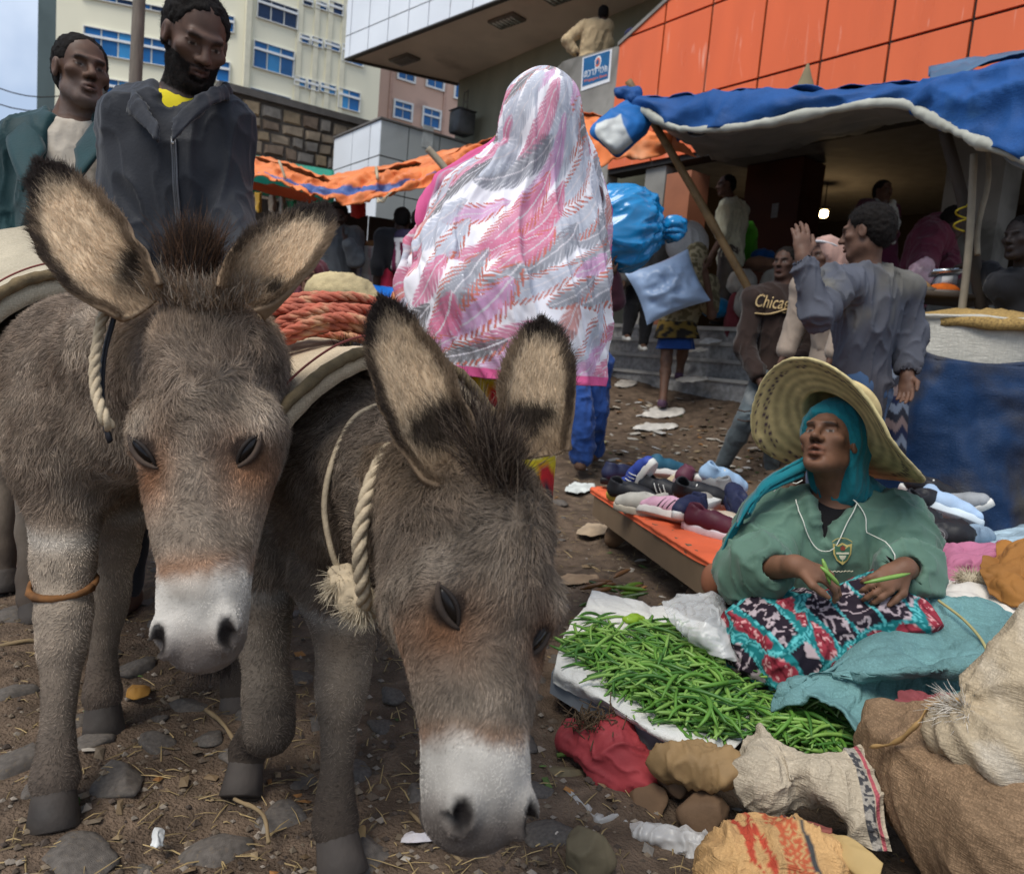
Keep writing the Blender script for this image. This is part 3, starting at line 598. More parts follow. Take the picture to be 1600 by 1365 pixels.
class Donkey:
    def __init__(s, label, Po, Mz, yaw, roll=0.0, scale=1.0, dark=1.0, seed=0):
        s.Po, s.dark, s.seed = Po, dark, seed; s.a = nrm(Mz - Po); s.L = np.linalg.norm(Mz - Po); s.k = s.L / .54; s.w = scale
        right = _CR[:, 0]; toc = -(-_CR[:, 2]); f = nrm(_CR[:, 2] + right * yaw); f = nrm(f - s.a * (f @ s.a)); s.f = f; s.x = nrm(np.cross(s.a, f))
        if s.x @ right < 0: s.x = -s.x
        s.M3 = np.array((s.a, s.x, s.f)); s.sol = Solid(); s.thing = None; s.label = label
    def h(s, a, x, f): return s.Po + (s.a * a + s.x * x * s.w + s.f * f * s.w) * s.k
    def loc(s, X): return ((X - s.Po) @ s.M3.T) / s.k / A(1, s.w, s.w)
    def E(s, c, r, k=.02, sub=False): s.sol.ell(s.h(*c), np.array(r) * s.k * A(1, s.w, s.w), s.M3, k, sub)
    def C(s, a, b, ra, rb, k=.025): s.sol.cap(s.h(*a), s.h(*b), ra * s.k * s.w, rb * s.k * s.w, k)
    def head(s):
        E, C = s.E, s.C
        E((.085, 0, -.085), (.125, .096, .085), .03)
        C((.13, 0, -.055), (.42, 0, -.045), .062, .042); C((.06, 0, -.04), (.2, 0, -.035), .05, .05)
        for g in (-1, 1):
            C((.19, .050 * g, -.10), (.40, .024 * g, -.066), .058, .040)
            E((.175, .058 * g, -.150), (.105, .038, .078), .04)
            E((.195, .072 * g, -.048), (.052, .032, .034), .03)              # brow ridge
            C((.275, .062 * g, -.075), (.36, .044 * g, -.055), .026, .018)
        C((.22, 0, -.165), (.45, 0, -.095), .050, .036)
        E((.462, 0, -.055), (.070, .062, .054), .035); E((.505, 0, -.062), (.044, .053, .046), .02); E((.498, 0, -.112), (.040, .036, .026), .02)
        for g in (-1, 1):
            E((.492, .040 * g, -.020), (.034, .021, .022), .012)
            E((.498, .044 * g, -.002), (.022, .0085, .016), .006, True); E((.505, .050 * g, -.02), (.012, .008, .012), .006, True)
        E((.518, 0, -.092), (.030, .045, .006), .008, True)                    # mouth line
    def build(s, h=.0075):
        V, F = s.sol.mesh(h); s.V, s.F = V, F
        base = A(V[:, 0].mean(), V[:, 1].mean(), 0.0); s.thing = thing('donkey', s.label, 'donkey', base)
        s.body = obj('body', (V, F), M_HIDE, s.thing, col=s.color(V) * .75)
        q = s.loc(V); NV = vnormals(V, F)
        for g in (-1, 1):
            sel = np.where((np.abs(q[:, 0] - .243) < .012) & (q[:, 1] * g > .02) & (q[:, 2] > -.12))[0]; an = np.arctan2(q[sel, 2] + .075, q[sel, 1] * g); b = sel[np.argmin(np.abs(an - .60))]
            n = nrm(NV[np.linalg.norm(V - V[b], axis=1) < .02].mean(0)); t = nrm(s.a * .80 - s.x * g * .5); t = nrm(t - n * (t @ n)); w = np.cross(t, n); w = w if w @ (s.x * g - s.a * .3) > 0 else -w
            c = V[b] - n * .007; k = 18; ph = np.linspace(0, math.pi, 9)
            rg = [[c + t * (-.027 * math.cos(p_)) + (w * math.cos(u) * .0105 + n * math.sin(u) * .0125) * max(math.sin(p_), .03) for u in np.arange(k) * 2 * math.pi / k] for p_ in ph]
            e = obj('eye', loft(rg), M_EYE, s.thing)
            pp_ = np.linspace(-1, 1, 13)[:, None]; up = V[b] + t * .033 * pp_ + w * (.0105 * (1 - pp_ ** 2) - .001) + n * (.0050 * (1 - pp_ ** 2) - .002); lo = V[b] + t * .030 * pp_ - w * (.0105 * (1 - pp_ ** 2) - .001) + n * (.0025 * (1 - pp_ ** 2) - .002)
            M_LID = M('dark_eyelid', (.020, .014, .011), .7, .3, 40)
            M_LU = M('brown_eyelid_%d' % (s.dark * 10), tuple(A(.055, .038, .028) * s.dark), .8, .3, 40); obj('eyelid', tube(up, .0048 * (1 - .55 * pp_[:, 0] ** 2), 8), M_LU, s.thing); obj('eyelid', tube(lo, .0034 * (1 - .5 * pp_[:, 0] ** 2), 7), M_LID, s.thing)
            s.eyes = getattr(s, 'eyes', []) + [V[b]]
        s.body.data.color_attributes['Col'].data.foreach_set('color', np.concatenate((s.color(V) * .75, np.ones((len(V), 1))), 1).astype(np.float32).ravel())
    def color(s, X):
        q = s.loc(X); a, x, f = q.T; n1 = noise(X, 9, s.seed, 3); n2 = noise(X, 38, s.seed + 4, 2)
        c = np.tile(GREY, (len(X), 1)); c = mixc(c, LGREY, .38 * sst(-.3, .9, n1) + .12 * n2)
        hd = (a > -.1) & (a < .62) & (np.abs(x) < .17) & (f > -.25) & (f < .1)
        c = mixc(c, TAN, .55 * sst(.10, -.02, a) * hd)
        ef = lambda da, dx, w: np.exp(-(((a - da) / w) ** 2 + ((np.abs(x) - dx) / (w * .7)) ** 2)) * hd * (f > -.12)
        c = mixc(c, RUF, .85 * ef(.262, .070, .058)); c = mixc(c, LGREY * 1.15, .6 * ef(.185, .085, .035)); c = mixc(c, A(.10, .05, .03), .6 * sst(-.14, -.06, -np.abs(f + .10)) * 0)
        c = mixc(c, LGREY * .9, .35 * sst(.25, .38, a) * hd); c = mixc(c, RUF * 1.3, .5 * np.exp(-((a - .405) / .022) ** 2) * hd)
        e = a + .010 * n2 + .012 * np.abs(x) / .06
        c = mixc(c, WHT * (.95 + .18 * n2 + .16 * n1)[:, None], sst(.398, .444, e + .010 * n1) * hd)
        c = mixc(c, A(.135, .105, .088), sst(.462, .520, a + .010 * n2 + .012 * np.clip(-f, 0, .1) / .1) * .88 * hd); c = mixc(c, A(.03, .024, .022), .9 * sst(-.098, -.118, f) * (a > .44) * hd)
        for g in (-1, 1): c = mixc(c, A(.018, .014, .013), sst(1.0, .55, np.sqrt(((a - .499) / .030) ** 2 + ((x - .045 * g) / .016) ** 2 + ((f + .004) / .03) ** 2)) * hd)
        for ey in getattr(s, 'eyes', []):
            de = np.linalg.norm(X - ey, axis=1); c = mixc(c, DKB * 1.5, .9 * sst(.030, .018, de + .004 * n2))
        z = X[:, 2]; leg = ~hd & (z < s.legz)
        c = mixc(c, LGREY * 1.15, .45 * leg * sst(s.legz, s.legz - .12, z)); c = mixc(c, WHT * .75, .55 * leg * np.exp(-((z - s.band) / .018) ** 2))
        c = mixc(c, DKB * 1.8, .8 * leg * sst(.38, .08, z))
        return c * s.dark
    def furry(s, n, vis=1.0):
        cam = CAM
        def dens(X):
            v = cam - X; q = s.loc(X); hd = (q[:, 0] > -.1) & (q[:, 0] < .62) & (np.abs(q[:, 1]) < .17) & (q[:, 2] > -.25)
            return np.where(hd, 1.0, .62) * (np.linalg.norm(v, axis=1) < 2.6) * np.where(X[:, 2] < .06, .0, 1)
        R, N = scatter(s.V, s.F, n, dens); face = ((CAM - R) * N).sum(1) > -.35 * np.linalg.norm(CAM - R, axis=1); R, N = R[face], N[face]
        q = s.loc(R); a, x, f = q.T; hd = (a > -.1) & (a < .62) & (np.abs(x) < .17) & (f > -.25) & (f < .1)
        low = R[:, 2] < s.legz
        ln = np.where(hd, .024 - .0155 * sst(.05, .34, a) - .006 * sst(.38, .44, a), np.where(low, .006, .017)) * RNG.uniform(.6, 1.25, len(R)) * (1 + .35 * noise(R, 14, 3))
        for ey in s.eyes: ln = np.where(np.linalg.norm(R - ey, axis=1) < .030, .0028, ln)
        flow = np.where(hd[:, None], s.a + .35 * s.x * np.sign(x)[:, None] * sst(.0, .05, np.abs(x))[:, None] - s.a * (1.3 * sst(.16, .08, a) * (np.abs(x) < .07))[:, None], s.bdir * .55 - A(0, 0, .9))
        w = np.stack([noise(R, 13, 31 + k, 2) for k in range(3)], 1); w2 = np.stack([noise(R, 48, 61 + k, 2) for k in range(3)], 1); flow = flow + .85 * w + .65 * w2
        lift = np.where(hd, .42 - .22 * sst(.12, .32, a), .3)[:, None]; tg = flow - N * (flow * N).sum(1)[:, None]; tg /= np.maximum(np.linalg.norm(tg, axis=1), 1e-6)[:, None]
        c = s.color(R) * np.where(hd & (a > .40), RNG.uniform(.84, 1.18, len(R)), RNG.uniform(.58, 1.6, len(R)))[:, None] * (1 + .4 * noise(R, 40, 9))[:, None]
        hairs('fur', s.thing, R, N * lift + tg * (1 - lift), N, ln, np.where(hd, .00042, .00055) * np.where(a > .42, .8, 1), np.clip(c, .004, .9), .8)
    def ear(s, b, m, t, wid, fwd, seed, patch_side, base_dark=.20):
        """cupped leaf-shaped ear: base, middle, tip; fwd = the way its hollow faces"""
        n, k = 26, 13; cl = spline([b, m, t], n); tt = np.linspace(0, 1, n); T = np.gradient(cl, axis=0); T /= np.linalg.norm(T, axis=1)[:, None]
        W = np.cross(T, fwd); W /= np.linalg.norm(W, axis=1)[:, None]; Fw = np.cross(W, T)
        pw = np.interp(tt, (0, .12, .3, .5, .7, .85, .95, 1), (.62, .74, .92, 1, .88, .62, .34, .05)) * wid / 2
        ang = np.interp(tt, (0, .15, .5, 1), (2.5, 2.0, 1.35, .7)); u = np.linspace(-1, 1, k)
        X = np.zeros((n, k, 3))
        for i in range(n):
            th = u * ang[i] / 1.15; r = pw[i] / max(math.sin(min(ang[i] / 1.15, 1.57)), .2)
            X[i] = cl[i] + W[i] * (np.sin(th) * r)[:, None] + Fw[i] * ((1 - np.cos(th)) * r - .25 * r)[:, None]
        X += (.004 * noise(X, 25, seed, 2))[..., None]
        Xf = upsample(X, 2); V, F = slab(Xf[:, ::-1], .008); nn, kk = Xf.shape[:2]; tv = np.repeat(np.linspace(0, 1, nn), kk); uv = np.tile(np.linspace(-1, 1, kk)[::-1], nn)
        def colr(t_, u_, inner, P_):
            q = noise(P_, 60, seed, 2) * .5; c = np.tile(CREAM, (len(t_), 1)) * (1 + .25 * q)[:, None]; c = mixc(c, TAN, .7 * sst(.35, .05, t_))
            c = mixc(c, TAN * .7, sst(.55, .95, np.abs(u_) + .12 * q)); c = mixc(c, DKB * 1.3, sst(.76, .90, t_ + .07 * q - .05 * (1 - np.abs(u_)))); 
            c = mixc(c, DKB, sst(.72, 1.0, -u_ * patch_side + .2 * q) * .85 * sst(.1, .35, t_))
            c = mixc(c, DKB, .95 * sst(1.1, .55, np.sqrt(((t_ - base_dark) / (.13 + .5 * (base_dark - .2))) ** 2 + ((u_ - (.42 - 2 * (base_dark - .2)) * patch_side) / (.62 + 3 * (base_dark - .2))) ** 2) + .25 * q))
            return np.where(inner[:, None], c, mixc(np.tile(TAN * .8, (len(t_), 1)), DKB, sst(.6, .9, t_)))
        N0 = nn * kk; inn = np.concatenate((np.ones(N0, bool), np.zeros(N0, bool))); tv2, uv2 = np.tile(tv, 2), np.tile(uv, 2)
        e = obj('ear', (V, F), M_HIDE, s.thing, col=colr(tv2, uv2, inn, V) * s.dark ** .4)
        m_ = 9000; idx = RNG.integers(0, N0, m_); idx[:3000] = RNG.choice(np.where(np.abs(uv) > .8)[0], 3000); NV = vnormals(V, F)
        R = V[idx] + RNG.normal(0, .0022, (m_, 3)); N = NV[idx]; ti, ui = tv[idx], uv[idx]; cen = Xf[:, kk // 2][np.minimum((ti * (nn - 1)).astype(int), nn - 1)]; out = R - cen; out /= np.maximum(np.linalg.norm(out, axis=1), 1e-4)[:, None]
        Ti = np.repeat(T, 1, 0)[np.minimum((ti * (n - 1)).astype(int), n - 1)]
        d = Ti * .9 + N * .25 + out * (.55 * np.abs(ui)[:, None] ** 2) + RNG.normal(0, .18, (m_, 3)); ln = RNG.uniform(.008, .020, m_) * np.where(np.abs(ui) < .6, 1.15, .9) * np.where(ti > .93, .6, 1)
        hairs('ear_fur', s.thing, R, d, N, ln, .00042, np.clip(colr(ti, ui, np.ones(m_, bool), R) * s.dark ** .4 * RNG.uniform(.7, 1.3, m_)[:, None], .004, .9), .3)
    def tuft(s, pts, n, length, up, spread, name='mane', rad=.0007, cols=(DKB * 1.2, TAN * .5)):
        pts = np.asarray(pts); i = RNG.random(n) * (len(pts) - 1.001); k = i.astype(int); R = pts[k] + (pts[k + 1] - pts[k]) * (i - k)[:, None] + RNG.normal(0, spread * .35, (n, 3))
        d = up + RNG.normal(0, spread * 8, (n, 3)) + (R - pts.mean(0)) * 4; cl = np.array(cols)[RNG.integers(0, len(cols), n)] * RNG.uniform(.6, 1.4, n)[:, None]
        hairs(name, s.thing, R, d, np.tile(nrm(up), (n, 1)), length * RNG.uniform(.45, 1.1, n), rad, np.clip(cl, .003, 1), .25, .12, .2, 5)
    def leg(s, pts, rs, hoof):
        s.sol.chain(pts, rs, .03); s.hoofs.append((pts[-1], nrm(pts[-1] - pts[-2]), hoof))
    def hooves(s):
        for p, d, r in s.hoofs:
            d = nrm(d); ux = nrm(np.cross(d, s.bdir)); uy = np.cross(d, ux)
            rings = [[p + d * t + (ux * math.cos(q) + uy * math.sin(q)) * r * k for q in np.arange(14) * math.pi / 7] for t, k in ((-.02, .85), (-.005, 1.0), (.03, 1.12), (.055, 1.22), (.058, 1.1))]
            obj('hoof', loft(rings), M_HOOF, s.thing)

BD = A(-.60, .80, 0); LT = A(.80, .60, 0); UPZ = A(0, 0, 1)
BM = np.array((BD, LT, UPZ))
# ---- left donkey
D1 = Donkey('taller grey brown donkey facing the camera with upright dark rimmed ears and pale muzzle', P(303, 462, 1.12), P(298, 1046, .99), .12, dark=1.25, seed=1)
D1.bdir = BD; D1.legz = .52; D1.band = .47; D1.hoofs = []
D1.head(); S = D1.sol; C1 = P(140, 630, 1.62)
S.ell(C1, (.24, .165, .225), BM, .05); S.cap(C1 + BD * .12 + A(0, 0, .0), C1 + BD * .72 - A(0, 0, .0), .205, .235, .06); S.ell(C1 + BD * .88 + A(0, 0, .03), (.26, .2, .26), BM, .06)
nk = D1.h(.06, 0, -.13); S.chain([C1 + A(.02, -.05, .08), (C1 + nk) / 2 + A(0, 0, .05), nk], [.145, .125, .098], .05); S.cap(C1 + A(.05, -.06, -.04), (C1 + nk) / 2 + A(0, -.02, -.08), .15, .10, .05)
S.ell(P(105, 700, 1.50), (.13, .10, .15), BM, .05)
D1.leg([P(105, 740, 1.49), P(100, 880, 1.43), P(100, 960, 1.40), P(98, 1010, 1.385), P(88, 1165, 1.345), P(86, 1215, 1.33), P(85, 1243, 1.32)], [.084, .050, .043, .036, .025, .034, .029], .036)
D1.leg([P(185, 760, 1.66), P(176, 860, 1.65), P(168, 925, 1.64), P(166, 955, 1.64), P(160, 1050, 1.63), P(160, 1085, 1.62), P(161, 1108, 1.615)], [.086, .048, .040, .034, .025, .033, .029], .036)
D1.leg([C1 + BD * .92 + LT * .10 - A(0, 0, .06), P(62, 740, 2.22), P(52, 830, 2.24), P(46, 905, 2.2), P(50, 935, 2.18), P(52, 950, 2.17)], [.16, .070, .042, .030, .034, .030], .038)
h2 = C1 + BD * .95 - LT * .11; D1.leg([h2, A(h2[0] + .08, h2[1], .55), A(h2[0] - .05, h2[1] + .05, .38), A(h2[0] - .02, h2[1], .12), A(h2[0], h2[1] - .02, .05)], [.16, .08, .05, .038, .038], .044)
D1.build(); D1.hooves()
D1.furry(210000)
D1.ear(P(228, 478, 1.115), P(140, 385, 1.10), P(62, 252, 1.12), .118, _CR[:, 2] + _CR[:, 0] * .25, 5, 1)
D1.ear(P(392, 478, 1.125), P(445, 400, 1.13), P(506, 322, 1.19), .112, _CR[:, 2] - _CR[:, 0] * .15, 6, 1)
fu = _CR[:, 1]
D1.tuft([P(275, 432, 1.13), P(300, 440, 1.12), P(322, 436, 1.13)], 2600, .098, fu + _CR[:, 0] * .08, .02, cols=(DKB * 1.5, A(.10, .052, .028), A(.05, .03, .02)))
D1.tuft([P(240, 452, 1.13), P(320, 470, 1.10), P(392, 458, 1.14)], 3500, .034, fu * .8 + D1.f * .4, .025, 'forelock', .0006, (TAN, GREY * 1.4, LGREY))
D1.tuft([D1.h(.535, -.025, -.105), D1.h(.54, .025, -.105)], 260, .028, -fu + D1.f * .25, .02, 'chin_whiskers', .0004, (DKB, DKB * 2))
# ---- right donkey, head lowered
D2 = Donkey('smaller dark grey donkey with lowered head sniffing the ground beside the green beans', P(814, 728, 1.00), P(780, 1335, .80), .60, scale=1.22, dark=.74, seed=8)
D2.bdir = BD; D2.legz = .42; D2.band = .405; D2.hoofs = []
D2.head(); S = D2.sol; C2 = P(550, 752, 1.46)
S.ell(C2, (.22, .155, .20), BM, .05); S.cap(C2 + BD * .12, C2 + BD * .62 + A(0, 0, .0), .185, .205, .06); S.ell(C2 + BD * .74 + A(0, 0, .02), (.22, .175, .22), BM, .06)
nk = D2.h(.07, 0, -.13); mid = (C2 + nk) / 2 + A(.0, .02, .035); S.chain([C2 + A(.03, -.04, .05), mid, nk], [.140, .120, .098], .05); S.cap(C2 + A(.06, -.08, -.05), mid + A(.01, -.03, -.10), .13, .09, .05)
D2.leg([P(520, 900, 1.40), P(540, 1000, 1.34), P(536, 1058, 1.31), P(532, 1095, 1.30), P(524, 1240, 1.275), P(524, 1285, 1.27), P(528, 1312, 1.26)], [.082, .048, .041, .034, .025, .033, .029], .036)
D2.leg([P(412, 860, 1.47), P(410, 985, 1.42), P(420, 1090, 1.38), P(420, 1140, 1.37), P(396, 1150, 1.48), P(388, 1172, 1.50), P(384, 1196, 1.485)], [.086, .046, .041, .040, .026, .032, .028], .034)
D2.leg([C2 + BD * .70 + LT * .05 - A(0, 0, .1), P(392, 890, 1.93), P(380, 960, 1.90), P(372, 1050, 1.80), P(370, 1075, 1.78), P(369, 1095, 1.77)], [.13, .064, .038, .027, .032, .028], .036)
h2 = C2 + BD * .78 - LT * .10; D2.leg([h2, A(h2[0] + .05, h2[1], .42), A(h2[0] - .05, h2[1] + .05, .33), A(h2[0], h2[1], .12), A(h2[0] + .01, h2[1] - .02, .05)], [.14, .075, .045, .036, .036], .040)
D2.build(); D2.hooves()
D2.furry(210000)
D2.ear(P(712, 745, 1.02), P(655, 620, 1.02), P(598, 468, 1.04), .105, _CR[:, 2] + _CR[:, 0] * .15, 15, 1, .30)
D2.ear(P(850, 712, 1.03), P(838, 610, 1.04), P(848, 500, 1.08), .098, _CR[:, 2] - _CR[:, 0] * .1, 16, -1, .28)
D2.tuft([P(660, 640, 1.10), P(735, 690, 1.04), P(770, 740, .99), P(790, 770, .975)], 3800, .085, fu - _CR[:, 0] * .22, .03, cols=(DKB * 1.2, A(.05, .032, .022), GREY * .8))
D2.tuft([C2 + BD * -.05 + A(.05, 0, .24), C2 + BD * .1 + A(0, 0, .24)], 900, .05, fu + BD * .3, .02, cols=(DKB, A(.04, .03, .02)))

# ---- ropes, pads and loads
def rope_geo(path, r, pitch=None, n=None, strands=3):
    path = np.asarray(path, float); seg = np.linalg.norm(np.diff(path, axis=0), axis=1); ln = seg.sum(); pitch = pitch or r * 7; m = n or int(max(12, ln / pitch * 7)); p = spline(path, m); T, U, W = frames(p)
    s = np.concatenate(([0], np.cumsum(np.linalg.norm(np.diff(p, axis=0), axis=1)))); gs = []
    for k in range(strands):
        a = s / pitch * 2 * math.pi + k * 2 * math.pi / strands; gs.append(tube(p + (U * np.cos(a)[:, None] + W * np.sin(a)[:, None]) * r * .52, r * .56, 6))
    return merge(gs)
M_ROPE = M('pale_rope', (.46, .37, .25), .9, .3, 30, .5, 200); M_RROPE = M('red_rope', (.46, .125, .075), .85, .35, 25, .5, 200, stain=(.52, .30, .17), stsc=16, stth=.52)
def pad(label, Cb, s0, s1, r0, th, up, a0, a1, mat, seed, sw=0):
    n, m = 22, 44; X = np.zeros((n, m, 3))
    for i, s_ in enumerate(np.linspace(s0, s1, n)):
        a = np.linspace(a0, a1, m); flare = 1 + .12 * np.abs(a) ** 2 * (1 - i / n) ** 2
        X[i] = Cb + BD * (s_ - sw * np.abs(a)[:, None] ** 1.5 * 1) + (LT[None] * np.sin(a)[:, None] * .86 * flare[:, None] + UPZ[None] * np.cos(a)[:, None]) * (r0 + up * (i / n) ** 2)
    X = X + (vn := noise(X, 6, seed, 3))[..., None] * .010; X = upsample(X, 2)
    t = thing('pack_pad', label, 'saddle pad', Cb + A(0, 0, r0))
    obj('canvas', ruffle(slab(X, -th), .002, 45, seed), mat, t); obj('felt_edge', ruffle(tube(X[0] + (BD * -.004 + A(0, 0, th * .3)), th * .36, 8), .003, 60, 3), M('felt_edge', (.16, .115, .06), .95, .4, 40, .6, 120), t)
    obj('stitching', tube(X[2] + vnormals(*gridf(X)).reshape(X.shape)[2] * -.0 + UPZ * (th + .001), .0022, 5), M('stitch_thread', (.20, .05, .04), .8), t); return X
M_CANVAS = M('stained_canvas', (.50, .43, .31), .92, .28, 4, .4, 70, weave=260, wamp=.2, stain=(.30, .24, .16), stsc=4, stth=.58)
pad('stained cream canvas pack pad on the back of the taller donkey', C1 + A(0, 0, .0), .04, .80, .275, .035, .19, -1.75, 1.75, M_CANVAS, 4, .05)
X2 = pad('cream canvas pack pad on the darker donkey, under the red rope', C2, -.14, .66, .262, .026, .06, -1.65, 1.65, M('cream_canvas', (.55, .44, .30), .92, .25, 5, .4, 80, weave=260, wamp=.2, stain=(.36, .25, .15), stsc=6, stth=.6), 9, .03)
loops = []
rc = C2 + BD * .20 + A(0, 0, .275)
for k in range(15):
    ph = random.uniform(-.25, .25); rx, ry = random.uniform(.14, .20), random.uniform(.05, .11); t = np.linspace(0, 2 * math.pi, 30); lift = .014 * (k % 6) + .02
    p = rc + BD * (random.uniform(-.05, .05) + 0) + LT[None] * (np.cos(t + ph) * rx)[:, None] + BD[None] * (np.sin(t + ph) * ry)[:, None]
    lat = ((p - rc) @ LT); p[:, 2] = rc[2] + lift - 1.7 * lat ** 2 + .012 * np.sin(3 * t + k); loops.append(rope_geo(p, .0105))
obj('rope_coil', merge(loops), M_RROPE, label='coil of twisted red rope piled on the cream pack pad', cat='rope')
obj('rope_tie', rope_geo([C2 + BD * .28 + LT * -.1 + A(0, 0, .27), C2 + BD * .2 + LT * -.17 + A(0, 0, .2), C2 + BD * .18 + LT * -.235 + A(0, 0, .08)], .006), M('teal_cord', (.03, .20, .17), .8), label='short teal cord tied beside the red rope coil', cat='cord')
obj('halter_rope', rope_geo([P(190, 478, 1.16), P(163, 490, 1.13), P(149, 560, 1.11), P(150, 612, 1.095), P(163, 652, 1.08), P(172, 668, 1.09)], .0085), M_ROPE, label='pale halter rope behind the cheek of the taller donkey', cat='rope')
obj('halter_strap', tube(spline([P(180, 490, 1.13), P(162, 560, 1.125), P(160, 640, 1.11), P(172, 690, 1.10)], 16), .008, 6, .4), M('black_strap', (.012, .012, .016), .6), label='black strap along the neck of the taller donkey', cat='strap')
kb = P(99, 915, 1.415); q = np.linspace(0, 2 * math.pi, 20); obj('leg_band', ruffle(tube(kb + np.stack((np.cos(q) * .056, np.sin(q) * .056, .012 * np.sin(q) + .004), -1), .0065, 6), .003, 90), M('rusty_cord', (.17, .075, .025), .9, .4, 40), label='rusty brown cord tied round the front knee of the taller donkey', cat='cord')
obj('neck_rope', rope_geo([P(628, 672, 1.20), P(598, 715, 1.145), P(574, 775, 1.105), P(562, 840, 1.09), P(566, 905, 1.10), P(570, 945, 1.13)], .0125, .075), M_ROPE, label='thick braided pale rope collar on the darker donkey', cat='rope')
obj('lead_cord', tube(spline([P(600, 628, 1.27), P(552, 655, 1.24), P(520, 720, 1.205), P(507, 790, 1.19), P(518, 860, 1.19), P(533, 895, 1.20)], 30), .0052, 6), M_ROPE, label='thin pale lead cord looped round the neck of the darker donkey', cat='cord')
kt = thing('rope_knot', 'frayed pale rope knot hanging under the chest of the darker donkey', 'knot', P(535, 900, 1.19))
obj('knot', ruffle(Solid().ell(P(532, 900, 1.19), .022).ell(P(545, 930, 1.18), (.026, .024, .03)).ell(P(566, 945, 1.16), .028).mesh(.005), .006, 70, 2), M_ROPE, kt)
rr = RNG.normal(0, 1, (900, 3)); rr /= np.linalg.norm(rr, axis=1)[:, None]; hairs('frayed_ends', kt, np.where(RNG.random(900)[:, None] < .5, P(566, 948, 1.155), P(535, 912, 1.185)) + rr * .014, rr + A(0, 0, -.6), rr, RNG.uniform(.012, .04, 900), .0008, A(.46, .39, .28) * RNG.uniform(.6, 1.3, 900)[:, None], .3)
# ================================================================== PEOPLE
def skin_mat(): return M('skin', rough=.60, var=.18, sc=22, attr=True, bump=.30, bsc=420, spec=.30, dist=.0012)
M_HAIR = M('black_hair', (.010, .008, .007), .85, .3, 60, .6, 150, .15)
def fabric(name, c, var=.18, weave=0, stain=None, rough=.9, bump=.25, **k): return M('cloth_' + name, c, rough, var, 7, bump, 130, .12, weave=weave, wamp=.15, stain=stain, sheen=.15, **k)
TOC, RIGHT, UPI = _CR[:, 2], _CR[:, 0], _CR[:, 1]       # towards the camera, picture right, picture up
def folds(geo, amp, sc, seed, d=(0, 0, 1), st=.3, mask=None):
    V, F = geo[0], geo[1]; d = nrm(d); N = vnormals(V, F); W = V - (V @ d)[:, None] * d * (1 - st); W = W + .35 / sc * np.stack([noise(V, sc * .6, seed + 40 + k) for k in range(3)], 1)
    rg = lambda q, k: (1 - np.minimum(np.abs(noise(W, q, k)) * 1.7, 1)) ** 2.6
    n = rg(sc, seed) * .8 + rg(sc * 1.9, seed + 7) * .75 + rg(sc * 4, seed + 9) * .4 - .22
    if mask is not None: n = n * mask(V)
    return V + N * (amp * n)[:, None], F
